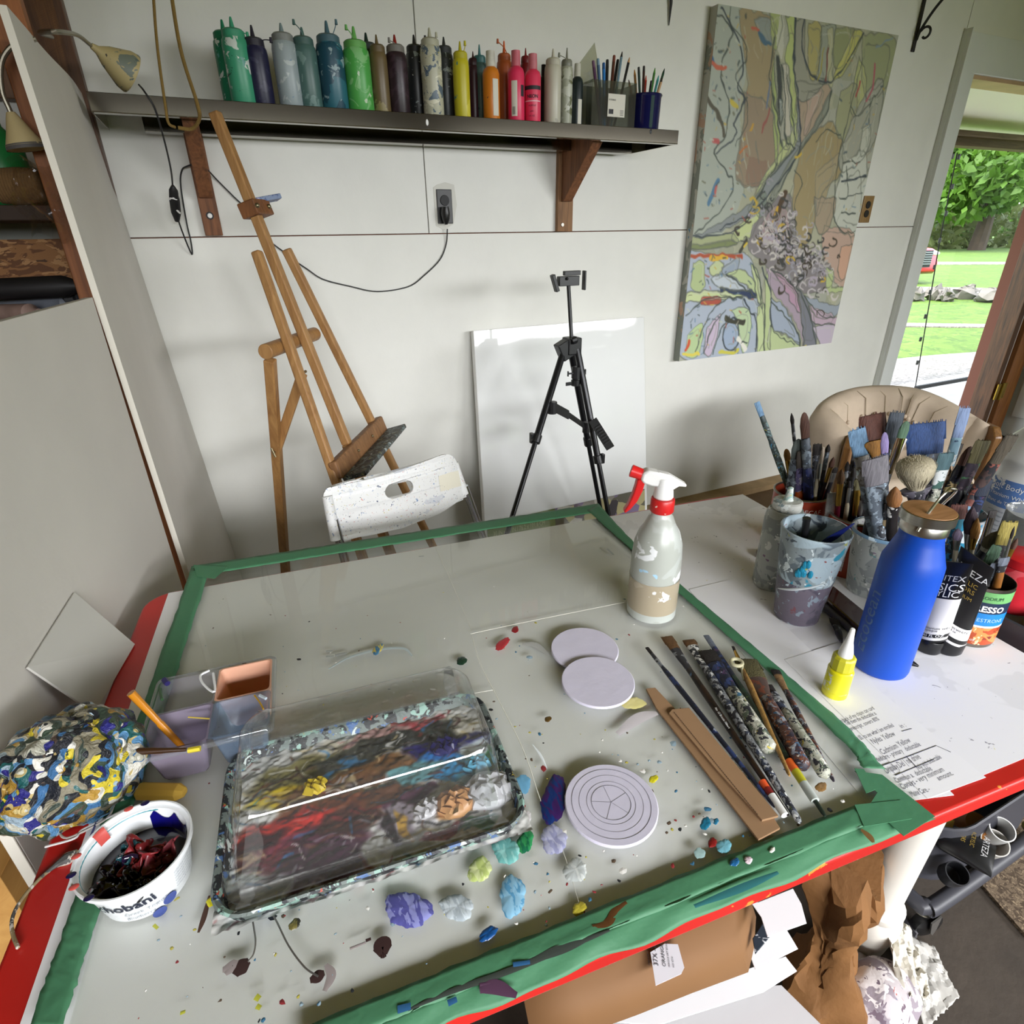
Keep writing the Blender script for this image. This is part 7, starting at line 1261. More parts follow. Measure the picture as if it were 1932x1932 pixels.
for g_, z in ((.0, .088), (.003, .0935), (.008, .0965), (.014, .0975)): L_.append(ring(tp_[0]+g_, tp_[1]-g_, tp_[2]+g_, tp_[3]-g_, .028, ZG+z))
b.loft(L_, cap=False); M_lid = clear("lid_clear", "fbfcfc", .08, .07, .025)
b.build('side_wall', M_lid, ld, smooth=50)
dim = [(tp_[0]+.035+.026*i+(.013 if j % 2 else 0), tp_[2]+.028+.022*j) for j in range(5) for i in range(8)]
def topz(x, y):
    z = ZG+.0975
    for dx, dy in dim: 
        q = ((x-dx)**2+(y-dy)**2)/(.0042**2)
        if q < 4: z += .0024*math.exp(-q*1.2)
    return z
b = MB(); nx, ny = 92, 54; x0, x1, y0, y1 = tp_[0]+.014, tp_[1]-.014, tp_[2]+.014, tp_[3]-.014
b.grid(lambda u, v: (lambda x, y: tb(x, shear(x, y, ZG+.0975), topz(x, y)))(x0+(x1-x0)*u, y0+(y1-y0)*v), nx, ny); b.build('dimpled_top', M_lid, ld, smooth=80)
# divided container
zr = ZG+.052
k0, k1, k3 = pz(303, 1287, zr), pz(516, 1242, zr), pz(256, 1436, zr); eu = k1-k0; ev = k3-k0; ev = np.array((-eu[1], eu[0], 0))*-1*np.linalg.norm(ev)/np.linalg.norm(eu); Wd, Hd = np.linalg.norm(eu), np.linalg.norm(ev); eu /= Wd; ev /= Hd
t_ = thing('divided_container', 'clear plastic container with four square compartments stained by paint', 'container', k0+eu*Wd/2+ev*Hd/2-(0, 0, .052))
M_cont = clear('container_clear', 'eef0f2', .08, .06, .2, 'b9b4c4'); M_peach = mat('peach_paint', 'd9a58a', .4); M_lil = clear('container_lilac', 'dfdae8', .06, .1, .5, 'a69bb0'); M_blu = clear('container_blue', 'dfe6ee', .06, .1, .42, '8296b0')
def kq(u, v, z): return k0+eu*u*Wd+ev*v*Hd+np.array((0, 0, z))
def pocket(u0, u1, v0_, v1_, m, nm):
    b = MB(); R = []
    for g, z in ((-.035, .003), (0, .003), (.01, 0), (.02, -.006), (.11, -.046), (.15, -.0515)):
        su, sv = (u1-u0), (v1_-v0_); pts = rrect(u0+g*su, u1-g*su, v0_+g*sv, v1_-g*sv, .09*su, 5); R.append([kq(x, y, z) for x, y in pts])
    b.loft(R, cap=False); n = len(R[0]); b.add(R[-1], [tuple(range(n))]); return b.build(nm, m, t_, smooth=50)
pocket(.03, .5, .04, .49, M_cont, 'compartment'); pocket(.53, .98, .04, .49, M_peach, 'compartment'); pocket(.03, .5, .52, .97, M_lil, 'compartment'); pocket(.53, .98, .52, .97, M_blu, 'compartment')
b = MB(); b.loft([[kq(x, y, z) for x, y in rrect(-g, 1+g, -g, 1+g, .06, 6)] for g, z in ((-.005, .003), (.02, .003), (.03, .001), (.03, -.003))], cap=False); b.build('rim', clear('container_rim', 'e6e8ea', .12, .06, .16, 'c2c4c8'), t_)
for pts, c, w_ in (([(395, 1265), (378, 1275), (385, 1292), (405, 1305), (402, 1270)], 'e9eaea', .003), ([(480, 1312), (490, 1325), (497, 1338)], 'd8a52c', .002), ([(355, 1353), (395, 1356)], 'd2b84a', .0016), ([(355, 1416), (378, 1412)], 'dbc82a', .006), ([(310, 1282), (316, 1290)], '2a2560', .007), ([(302, 1300), (306, 1320)], '3a5a3a', .004), ([(490, 1312), (502, 1318)], 'd8e4ee', .004)):
    b = MB(); b.tube(spline([pz(x, y, zr+.005) for x, y in pts], 5) if len(pts) > 2 else [pz(x, y, zr+.005) for x, y in pts], w_*.5, 6); b.build('paint_trail', mat('trail_'+c, c, .4), t_)
A_, B_ = pz(345, 1410, ZG+.02), pz(247, 1307, zr+.055); d = B_-A_; b = MB(); b.lathe(A_, [(0, .0035), (np.linalg.norm(d)*.45, .0042), (np.linalg.norm(d)*.47, .0036), (np.linalg.norm(d), .0046)], 16, axis=d); tag(b.build('gold_handle', mat('gold_lacquer', 'c27c14', .25, coat=.4)), 'golden brush handle leaning in the front left compartment', 'brush')
A_, B_ = pz(142, 1423, ZG+.075), pz(352, 1414, zr+.006); d = B_-A_; b = MB(); b.tube([A_, A_+d*.6, B_], [.003, .0038, .002], 12); tag(b.build('brown_handle', mat('brown_lacquer', '3c2616', .3)), 'dark brown brush handle resting across the paint ball and the container', 'brush')
# yogurt tub
zt_ = ZG+.052; c_ = pz(249, 1592, zt_); P = np.array((c_[0], c_[1], ZG)); rt_ = .0475; t_ = thing('yogurt_tub', 'white yogurt tub full of dark blue, violet and red paint skins', 'tub', P)
P = P-hv(P)*0.004
b = MB(); b.lathe(P, cup([(0, .036), (.003, .038), (.047, rt_-.002), (.0475, rt_+.0015), (.052, rt_+.0015)], .0015), 56); b.build('tub', mat('tub_white', 'e9ecee', .4), t_, smooth=40)
an = face(P); f_r = lambda z: .038+(rt_-.04)*z/.047+.0008
letters('chobani', .0155, wrap(P, f_r, an-1.12, .024), 'lettering', mat('print_navy', '23283a', .5), t_, bold=.0004); letters('Greek Yogurt', .0062, wrap(P, f_r, an-.66, .0145), 'small_print', mat('print_grey3', '8a8f98', .5), t_); letters('Blueberry', .0058, wrap(P, f_r, an-.66, .0075), 'small_print', mat('print_grey3', '8a8f98', .5), t_)
for i in range(6): letters('cultured nonfat milk blueberries water', .0034, wrap(P, f_r, an+.42, .036-.0042*i), 'small_print', mat('print_grey3', '8a8f98', .5), t_)
b = MB(); 
for th0, z0 in ((.22, .010), (-.05, .001)):
    pts = [(th0+.15*math.cos(a*.3), z0+.0065*math.sin(a*.3)) for a in range(21)]; b.add([P+np.array(((f_r(z)+.0004)*math.cos(an+th), (f_r(z)+.0004)*math.sin(an+th), z)) for th, z in pts], [tuple(range(21))])
b.build('blueberry_print', mat('berry_blue', '3a4a8a', .5), t_, smooth=0)
b = MB(); th_ = [a*.12 for a in range(24)]; b.tube([P+np.array(((rt_-.003)*math.cos(1.2+a), (rt_-.003)*math.sin(1.2+a), .045)) for a in th_], .0012, 6); b.build('paint_line', mat('line_teal', '3a8a94', .35), t_)
def skin(name, m, c0, R_, seed, pk, th=.0012):
    rs = np.random.RandomState(seed); ph = rs.rand(6)*6; b = MB()
    def f(u, v):
        a = u*6.283; r = R_*v*(.72+.28*math.sin(3*a+ph[0])*.6+.16*math.sin(7*a+ph[1])); return c0+np.array((r*math.cos(a), r*math.sin(a), pk*(.5+.5*math.sin(2*a+ph[2]))*v**1.5+.004*math.sin(9*v+4*a+ph[3])))
    b.grid(f, 40, 10); return b.build(name, m, t_, smooth=60, solid=th)
b = MB(); b.lathe(P, [(.024, .001), (.025, .0415)], 40, cap=False); b.build('paint_pool', mat('paint_black_violet', '140c1c', .12, coat=.4), t_)
skin('paint_skin', mat('skin_violet', '1d0f2a', .15, coat=.5), P+(-.018, -.008, .027), .027, 1, .012); skin('paint_skin', mat('skin_red', '8a2a2e', .25, vary=.3, vscale=70), P+(.002, .002, .032), .022, 2, .013); skin('paint_skin', mat('skin_rose', '7a3238', .3, vary=.3, vscale=60), P+(.018, -.006, .030), .020, 5, .016); skin('paint_skin', mat('skin_black', '0d0c14', .12, coat=.4), P+(.002, -.024, .027), .022, 7, .010); skin('paint_skin', mat('skin_teal', '1f4a52', .2), P+(-.010, .010, .030), .014, 8, .010)
b = MB(); n = 22
def wallp(u, v): a = .25+1.15*u; z = .018+.028*v*(1-.35*abs(math.sin(7*u))); r = f_r(z)-.0034; return P+np.array((r*math.cos(a), r*math.sin(a), z))
b.grid(wallp, n, 8); b.build('paint_splash', mat('splash_ultramarine', '12106a', .12, coat=.6), t_)
b = MB()
for a0, a1, c in ((2.25, 2.5, 0),): b.grid(lambda u, v: P+np.array(((rt_-.002-.006*v)*math.cos(a0+(a1-a0)*u), (rt_-.002-.006*v)*math.sin(a0+(a1-a0)*u), .0525-.012*v*v)), 8, 6)
b.build('paint_smudge', mat('smudge_coral', 'c9534c', .35), t_)
for a, c in ((1.75, 'c9534c'), (2.9, 'c9534c'), (3.6, 'c9534c'), (1.45, '1a1440'), (3.3, '1a1440'), (4.05, '1a1440')):
    b = MB(); b.sphere(P+np.array((rt_*math.cos(a), rt_*math.sin(a), .0528)), (.0042, .0032, .0008), 10, 6); b.build('paint_smudge', mat('smudge_'+c, c, .3), t_)
# paint ball
c_ = pz(133, 1448, ZG+.055); PAL = ['1e2228', 'd9d8d0', '3f6f9f', '2a2a78', '1f5a5a', '8a8470', 'c9b47a', 'e6e2d6', '5f93c0', '46524a', 'b08a3a', '22242a', '7d8a8c', 'c2c0b0', '3a4a3c', 'd6c23a', '5a4a40', '9fb4c2']
b = MB(); b.sphere(c_, (.061, .058, .052), 100, 66); rs = np.random.RandomState(21); K = rs.normal(size=(26, 3)); K /= np.linalg.norm(K, axis=1)[:, None]; ph = rs.rand(26)*6; fr_ = rs.uniform(3, 16, 26); V = []
for v in b.v:
    d = np.array(v)-c_; r = np.linalg.norm(d); n_ = d/r; s = sum(abs(math.sin(fr_[i]*float(K[i] @ n_)+ph[i]))/fr_[i] for i in range(26)); V.append(tuple(c_+d*(.62+.24*s)+np.array((0, 0, 0))))
b.v = V; b.v = [(x, y, max(z, ZG+.002)) for x, y, z in b.v]
t_ = thing('paint_ball', 'lumpy ball of many dried paint skins at the left table corner', 'paint ball', (c_[0], c_[1], ZG)); b.build('crust', cells('ball_crust', PAL, 40, 3.2, .35, 1.), t_, smooth=30)
for i in range(72):
    d = rs.normal(size=3); d /= np.linalg.norm(d); d[2] = abs(d[2])*1.1-.25; d /= np.linalg.norm(d); o_ = c_+d*np.array((.056, .053, .047)); e = np.cross(d, rs.normal(size=3)); e /= np.linalg.norm(e); f = np.cross(d, e); L = rs.uniform(.010, .028); W_ = L*rs.uniform(.5, .9)
    b = MB(); b.grid(lambda u, v: o_+e*L*(u-.5)+f*W_*(v-.5)*(1-.5*abs(u-.5))+d*(.010*abs(u-.4)+.003*math.sin(7*u+5*v)), 7, 6); b.build('paint_flake', mat('flake_'+PAL[i % 18], PAL[i % 18], .35), t_, smooth=60, solid=.0012)
for pts, c in (([(250, 1520), (200, 1545), (155, 1566), (140, 1582), (85, 1598)], 'd8d4d2'), ([(118, 1552), (113, 1568), (120, 1580), (140, 1577), (200, 1545), (215, 1520)], 'b9b0a8'), ([(195, 1505), (190, 1530), (170, 1580), (155, 1610)], '5a5a8a')):
    b = MB(); b.tube(spline([pz(x, y, ZG+.004) for x, y in pts], 6), .0012, 6); b.build('loose_thread', mat('thread_'+c, c, .6), t_)
b = MB(); P_ = spline([pz(x, y, TT+.003) for x, y in ((148, 1606), (128, 1620), (105, 1633), (75, 1658), (48, 1688), (30, 1715), (22, 1740), (25, 1765), (34, 1788))], 6); n = len(P_); b.tube(P_, [.0045*math.exp(-((i/n-.12)/.1)**2)+.0016 for i in range(n)], 8); tag(b.build('painted_string', splat('cord_paint', '8a7a5a', [('c9c2b8', 60, .52), ('4a4a48', 70, .6)], .6, .4)), 'stiff paint-caked string lying on the bare red table edge', 'string')
# chalk
A_, B_ = pz(257, 1492, ZG+.007), pz(349, 1494, ZG+.007); d = (B_-A_); L = np.linalg.norm(d); d /= L; e = np.array((-d[1], d[0], 0)); b = MB(); R = []
for s, k in ((0, .6), (.004, 1), (L-.008, 1), (L, .55)): R.append([A_+d*s+e*k*.0085*x+np.array((0, 0, .0075*k*y)) for x, y in ((-1, -.6), (-.6, -1), (.6, -1), (1, -.6), (1, .5), (.5, 1), (-.5, 1), (-1, .5))])
b.loft(R); tag(b.build('chalk', mat('chalk_yellow', 'd9ae48', .85), smooth=0, bevel=.0008), 'stubby yellow pastel stick lying above the yogurt tub', 'pastel')
# small square card on the table edge leaning on the grey board
A_, B_ = pz(255, 1215, TT+.002), pz(180, 1345, TT+.002); LB = A0+nB*0; top = []
def onB(x, y): return pp(x, y, A0, nB)
cT, cL = onB(135, 1118)-nB*.004, onB(45, 1260)-nB*.004; b = MB(); nn2 = np.cross(cL-cT, A_-cT); nn2 /= np.linalg.norm(nn2); nn2 = nn2 if nn2[2] < 0 else -nn2; b.prism([cT, A_, B_, cL], nn2*.003); b.k = 1
tag(b.build('small_panel', [mat('card_grey', 'b9b7b0', .6)], smooth=0, bevel=.0006), 'small square grey panel leaning against the low grey board', 'panel')
# wires, dabs of paint
M_wire = mat('wire_thin', '8d8986', .3, .8); b = MB(); b.tube(spline([pz(470, 1700, ZG+.004), pz(478, 1745, ZG+.003), pz(482, 1775, ZG+.002), pz(478, 1800, ZG+.002), pz(468, 1815, ZG+.002)], 6), .0008, 8); b.tube(spline([pz(498, 1700, ZG+.004), pz(520, 1735, ZG+.003), pz(545, 1785, ZG+.002), pz(575, 1825, ZG+.002), pz(600, 1842, ZG+.002)], 6), .0008, 8); b.tube([pz(470, 1700, ZG+.004), pz(498, 1700, ZG+.004)], .0011, 8)
tag(b.build('wire_fork', M_wire), 'thin bent wire with two prongs poking out below the paint tray', 'wire')
def dab(lbl, x, y, wx, wy, h, c, c2=None, ang=0, seed=0, z=ZG, cat='paint dab'):
    rs = np.random.RandomState(seed+int(x)); q = pz(x, y, z); s = depth(q)/F; ph = rs.rand(8)*6; nu, nv = 64, 18; ca, sa = math.cos(ang), math.sin(ang); vx = pz(x+1, y, z)-q; vy = pz(x, y-1, z)-q
    def f(u, v):
        a = u*6.283; k = v*(1+.09*math.sin(2*a+ph[0])+.05*math.sin(3*a+ph[1])+.045*math.sin(5*a+ph[7])+.03*math.sin(9*a+ph[2])+.025*math.sin(17*a+ph[6])); X, Y = wx/2*k*math.cos(a), wy/2*k*math.sin(a); X, Y = X*ca-Y*sa, X*sa+Y*ca
        return q+vx*X+vy*Y+np.array((0, 0, .0003+h*.34*(1-v**4)*(1+v*.22*math.sin(2*a+ph[3])+v*.12*math.sin(5*a+ph[4]))+.00016*math.sin(X*.42+Y*.2+2*math.sin(Y*.12)+ph[5])*(1-v)))
    b = MB(); b.grid(f, nu, nv); m = mat('dab_'+c, c, .25) if not c2 else splat('dab_%s_%s' % (c, c2), c, [(c2, 150, .5)], .25, .06, (1, .3, 1)); return tag(b.build('paint_dab', m, smooth=180), lbl, cat, 'dabs of wet paint on the glass')
for i, a in enumerate((('deep blue dab turning purple, left of the pencilled disc', 1045, 1508, 48, 88, .004, '16306a', '3a1f5a'), ('large violet-blue dab below the paint tray', 770, 1716, 84, 72, .006, '5a5aa0', '8f92cc'), ('pale grey-blue swirl of paint between two blue dabs', 862, 1712, 66, 48, .005, 'aeb9c0', 'c6d0d6'), ('light blue rectangular dab right of the grey-blue swirl', 967, 1690, 52, 74, .005, '5f9fc8', '8fc0dc'), ('small dark blue crescent dab near the green tape', 921, 1762, 44, 20, .004, '164a86', None), ('lime green dab below the tray corner', 905, 1641, 48, 44, .005, 'b6c678', 'ccd69a'), ('aqua dab between the lime and green ones', 955, 1604, 52, 52, .006, '6fb0ac', '8fc6c0'), ('small green dab beside the aqua one', 991, 1588, 30, 44, .004, '1f6a4a', '2f8a52'), ('lavender grey dab under the deep blue one', 1045, 1584, 52, 52, .004, '9a9cc0', 'b4b6d0'), ('whitish translucent dab beside the paper seam', 1085, 1642, 50, 40, .004, 'b9bfbe', 'd2d6d4'), ('pale yellow dab touching the disc edge', 1195, 1327, 42, 24, .002, 'd8cf8a', None),
        ('red fleck of paint near the back discs', 972, 1188, 12, 14, .002, '8a1f26', None), ('stringy red mark of paint left of the discs', 948, 1215, 36, 14, .002, 'b0333a', None), ('dark green paint chip above the clear lid', 871, 1247, 20, 16, .004, '1f3a2c', None), ('multicoloured paint chip above the clear lid', 713, 1225, 26, 14, .004, 'c9b85a', '4a7a9a'), ('teal drop near the cardboard strips', 1331, 1554, 20, 24, .003, '1f6a86', None), ('tiny teal drop beside a larger teal drop', 1351, 1550, 10, 12, .002, '2a6f8f', None), ('dark red chip below the teal drops', 1344, 1590, 18, 18, .003, '7a1c1c', None), ('pale teal drop beside the dark red chip', 1366, 1597, 26, 30, .003, '6fa9b8', None), ('faint aqua smear left of the dark red chip', 1320, 1610, 20, 22, .001, '9fbdbc', None), ('blue drop on the green tape', 1386, 1627, 18, 16, .003, '1f5a8a', None), ('pink and white chip on the green tape', 1412, 1623, 16, 14, .003, 'd8c4cc', None), ('white chip on the green tape', 1457, 1604, 12, 9, .003, 'd8d8cc', None),
        ('brown leaf shaped fleck near the brush ends', 1549, 1485, 22, 18, .002, '8a6a42', None), ('yellow dot on a brown streak left of the tray', 399, 1702, 20, 18, .002, 'd8cf1f', None), ('dark olive chip below the tray corner', 556, 1744, 26, 18, .005, '6a6238', '2c2a22'), ('yellowish clear blob at the tape edge', 1093, 1715, 28, 26, .003, 'b5a83c', None), ('small yellow dab right of the pencilled disc', 1233, 1470, 18, 14, .002, 'c9c02a', None), ('brown chip left of the middle disc', 1034, 1357, 14, 10, .002, '5a4420', None), ('blue smear beside the tray corner', 985, 1480, 30, 40, .0015, '6fa9cc', None), ('white smear at the tray corner', 985, 1545, 40, 26, .002, 'd6d2d2', None))):
    lb, x, y, wx, wy, h, c, c2 = a; on_t = 'green tape' in lb and 'near' not in lb; dab(lb, x, y, wx, wy, h, c, c2, ang=(.7 if wx > wy else -.2) if i not in (1, 2, 3, 10) else 0, seed=i, z=ZG+.003 if on_t else ZG)
# ---------------------------------------------------------------- armchair
M_up = mat('upholstery', 'b9a894', .85, vary=.08, vscale=30, bump=.15, bscale=240)
AC = [(1607, 822, .58), (1575, 792, .63), (1552, 766, .665), (1592, 737, .70), (1650, 727, .715), (1722, 731, .712), (1778, 750, .69), (1832, 781, .645), (1868, 803, .60)]
AP = [pz(*a) for a in AC]; ctr = (AP[0]+AP[8])/2; ctr[2] = 0; bk = (AP[4]+AP[5])/2; bk[2] = 0; fwd = ctr-bk; fwd /= np.linalg.norm(fwd); lat = np.array((-fwd[1], fwd[0], 0))
t_ = thing('armchair', 'cream button-tufted tub armchair with carved wood arm fronts beside the doorway', 'armchair', (ctr[0], ctr[1], 0))
AS = spline(AP, 6); n = len(AS); R = []; th_ = .085
cen = ctr*.5+bk*.5
inner = []
for i, p in enumerate(AS):
    o = np.array((p[0], p[1], 0))-cen; o /= np.linalg.norm(o); zt_ = p[2]; q = np.array((p[0], p[1], 0)); sec_ = [(-th_*.9, .30), (-th_*.95, zt_-.10), (-th_*.8, zt_-.03), (-th_*.4, zt_-.003), (0, zt_), (th_*.3, zt_-.012), (th_*.5, zt_-.05), (th_*.42, zt_-.14), (th_*.3, .16), (-th_*.6, .16)]
    puff = .006*math.cos(i/n*math.pi*2*6)
    R.append([q+o*(a-(puff if k in (1, 2, 3) else 0))+np.array((0, 0, z)) for k, (a, z) in enumerate(sec_)]); inner.append((q-o*th_*.97, o, zt_))
b = MB(); b.loft(R); b.build('back', M_up, t_, smooth=50)
for i in range(6, n-6, 3):
    for dz in (.10, .20):
        j = i+(1 if dz > .15 else 0); p, o, zt_ = inner[j]; b = MB(); b.sphere(p-o*.004+np.array((0, 0, zt_-dz)), (.009, .009, .009), 10, 8); b.build('button', M_up, t_)
for i in range(7, n-7, 4):
    p, o, zt_ = inner[i]; b = MB(); b.tube([p+o*.05+(0, 0, zt_-.004), p+o*.012+(0, 0, zt_-.03), p-o*.002+(0, 0, zt_-.10)], .0016, 6); b.build('seam', mat('seam_dark', '94866f', .9), t_)  # seam lines in a darker tan than the upholstery
M_cw = wood('carved_wood', '8a6236', '5d3d1e', 12, .4, 2)
for e, nxt in ((0, 1), (n-1, n-2)):
    p = AS[e]; d = AS[e]-AS[nxt]; d[2] = 0; d /= np.linalg.norm(d); q = np.array((p[0], p[1], 0)); s_ = np.array((-d[1], d[0], 0))
    b = MB(); b.loft([[q+d*.012*k+s_*a+np.array((0, 0, z)) for a, z in ((-.05, .12), (-.055, p[2]-.12), (-.06, p[2]-.03), (-.03, p[2]+.004), (.03, p[2]+.004), (.06, p[2]-.03), (.055, p[2]-.12), (.05, .12))] for k in (-1, 1.6)]); b.build('arm_front', M_cw, t_, smooth=40, bevel=.006)
    b = MB(); sp = [q+d*.03+s_*(.032*(1-i/26)*math.cos(i*.5))+np.array((0, 0, p[2]-.038+.032*(1-i/26)*math.sin(i*.5))) for i in range(26)]; b.tube(sp, .006, 8); b.build('scroll', M_cw, t_)
b = MB(); b.prism([tuple(np.array((cen[0], cen[1], .30))+o) for o in (lat*.2+fwd*.22, lat*.24-fwd*.02, lat*.16-fwd*.16, -lat*.16-fwd*.16, -lat*.24-fwd*.02, -lat*.2+fwd*.22)], (0, 0, .13)); b.build('seat_cushion', M_up, t_, smooth=30, bevel=.03, seg=4)
for sl_ in (-1, 1):
    for f_ in (-.12, .16): b = MB(); b.lathe(np.array((cen[0], cen[1], 0))+lat*sl_*.2+fwd*f_, [(0, .012), (.05, .018), (.17, .024)], 14); b.build('leg', M_cw, t_)
# ---------------------------------------------------------------- cart at the right of the table
M_ct = mat('cart_grey', '3a3a40', .45); x0, x1, y0, y1 = .985, 1.52, .275, .68
t_ = thing('utility_cart', 'dark grey metal trolley on castors, right of the table', 'cart', ((x0+x1)/2, (y0+y1)/2, 0))
def traybox(x0, x1, y0, y1, z0, z1, r, nm):
    b = MB(); P = lambda g, z: [(x, y, z) for x, y in rrect(x0+g, x1-g, y0+g, y1-g, r, 6)]
    b.loft([P(.004, z0), P(0, z0+.004), P(0, z1), P(.003, z1+.002), P(.006, z1), P(.006, z0+.006)], cap=False); b.add(P(.006, z0+.005), [tuple(range(28))]); b.add(P(.004, z0), [tuple(range(28))]); return b.build(nm, M_ct, t_, smooth=40)
traybox(x0, x1, y0, y1, .675, .757, .03, 'tray'); traybox(x0+.02, x1-.12, y0+.02, y1-.02, .12, .27, .09, 'tray'); traybox(x0+.02, x1-.02, y0+.02, y1-.02, .42, .47, .03, 'shelf_tray')
for x in (x0+.02, x1-.02):
    b = MB(); yy = (y0+y1)/2; 
b = MB(); zl = .095; c = [(x0+.02, y1-.03, .7), (x0+.02, y1-.03, zl+.05), (x0+.02, y1-.06, zl), (x0+.02, y0+.05, zl), (x0+.03, y0+.012, zl), (x0+.07, y0+.005, zl), (x1-.14, y0+.005, zl), (x1-.10, y0+.005, zl+.03), (x1-.06, y0+.005, zl+.16), (x1-.03, y0+.005, .7)]; b.tube(spline(c, 6), .0155, 14); b.build('frame_tube', M_ct, t_)
b = MB(); b.tube([(x1-.03, y1-.03, .7), (x1-.03, y1-.03, zl), (x0+.02, y1-.03, zl)], .0135, 12); b.build('frame_tube', M_ct, t_)
M_whl = mat('castor_black', '141415', .35); M_cst = mat('castor_steel', '9a9688', .3, 1)
for x, y in ((x0+.045, y0+.02), (x1-.1, y0+.02), (x0+.045, y1-.05), (x1-.05, y1-.05)):
    b = MB(); b.lathe((x, y, .066), [(0, .02), (.004, .02), (.005, .012), (.02, .012)], 18); b.build('castor_mount', M_cst, t_)
    b = MB(); b.lathe((x+.004, y-.024, .032), [(0, .022), (.004, .031), (.008, .032), (.016, .032), (.020, .031), (.024, .022)], 26, axis=(.25, .97, 0)); b.build('wheel', M_whl, t_)
    b = MB(); b.prism([(x-.014, y-.028, .066), (x+.018, y-.028, .066), (x+.014, y-.03, .03), (x+.004, y-.031, .02), (x-.006, y-.03, .032)], (.0008, .003, 0)); b.build('castor_fork', mat('fork_grey', '6d6a66', .4, .6), t_, smooth=0)
# on the cart
P = np.array((1.455, .56, .682)); t_ = thing('white_jug', 'big translucent white jug with blue label behind the soup can', 'jug', P)
b = MB(); b.lathe(P, [(0, .062), (.005, .066), (.15, .066), (.155, .064), (.175, .064), (.18, .066), (.19, .066), (.225, .055), (.25, .036), (.262, .027), (.275, .025)], 48); b.build('body', mat('jug_white', 'dfe1e0', .3, coat=.3), t_, smooth=50)
b = MB(); b.lathe(P, [(.274, .030), (.276, .031), (.292, .031), (.294, .026)], 36); b.lathe(P, [(.293, .012), (.325, .010)], 16); b.tube(spline([P+(0, 0, .325), P+(-.01, -.01, .335), P+(-.03, -.03, .333)], 5), [.012]*5+[.010]*6, 12); b.build('pump', mat('pump_white', 'd9dad8', .35), t_, smooth=40)
a = face(P); b = MB(); b.grid(lambda u, v: P+np.array((.0667*math.cos(a-1.0+2*u), .0667*math.sin(a-1.0+2*u), .03+.115*v)), 24, 2); b.build('label', mat('label_pale', 'd2d6dc', .5), t_, smooth=80)
b = MB(); b.grid(lambda u, v: P+np.array((.0672*math.cos(a-1.0+2*u), .0672*math.sin(a-1.0+2*u), .085+.06*v)), 24, 2); b.build('label_band', splat('label_blueband', '5d82c0', [('e6e8ec', 34, .63), ('c9708a', 60, .76)], .5, 0), t_, smooth=80)
letters('Soft Body', .016, wrap(P, .0677, a-.95, .126), 'lettering', WHITE, t_); letters('Titanium White', .012, wrap(P, .0677, a-.95, .108), 'lettering', WHITE, t_); letters('Blanc de Titane', .010, wrap(P, .0677, a-.95, .093), 'lettering', WHITE, t_)
for i in range(5): letters('acrylic colour for artists', .006, wrap(P, .0673, a-.8, .074-.010*i), 'small_print', mat('print_grey4', '7f8794', .5), t_)
P = np.array((1.118, .393, .682)); t_ = thing('paint_jar', 'clear jar of bright red paint with ribbed red cap ring and white base', 'jar', P)
b = MB(); b.lathe(P, [(0, .031), (.003, .034), (.028, .034), (.03, .033)], 40); b.build('base', mat('jar_cream', 'd2cfc2', .4), t_, smooth=40)
b = MB(); b.lathe(P, [(.03, .033), (.032, .036), (.105, .036), (.11, .034)], 40); b.build('paint', splat('jar_red', 'd8303c', [('e85a62', 16, .6), ('b02030', 24, .7)], .2, 0), t_)
b = MB(); b.lathe(P, [(.11, .034), (.112, .0365), (.126, .0365), (.128, .033)], 40); b.build('cap', mat('cap_red', 'd0202a', .35), t_)
for x, y, lb, c in ((1.235, .44, 'wide clear plastic jar behind the red paint jar', 'jar'), (1.13, .30, 'violet-grey squeeze bottle at the right edge, in front of the red jar', 'sq')):
    P = np.array((x, y, .682)); t_ = thing('clear_jar' if c == 'jar' else 'squeeze_bottle', lb, 'jar' if c == 'jar' else 'squeeze bottle', P); b = MB()
    if c == 'jar': b.lathe(P, cup([(0, .048), (.003, .05), (.155, .05), (.158, .052)], .002), 40); b.build('jar', clear('jar_clear', 'd6d8d6', .1, .08, .2, 'b9b8b4'), t_)
    else: b.lathe(P, [(0, .023), (.004, .025), (.075, .025), (.088, .012), (.12, .006)], 28); b.build('body', splat('violet_grey', '8d8894', [('b9b4c2', 18, .5), ('6d5a6a', 30, .6)], .35, .2), t_)
b = MB(); b.box((1.75, .95, .95), (.5, .02, .5)); b.v = [v for v in b.v]; P = np.array((1.62, .78, 0)); b = MB(); b.box(P+(0.1, 0, .33), (.30, .03, .66), ((.8, .6, 0), (-.6, .8, 0), (0, 0, 1))); tag(b.build('tan_board', mat('tan_board', '9c8664', .8, vary=.2, vscale=70), smooth=0, bevel=.003), 'tan board standing behind the cart at the right edge of the photo', 'board')
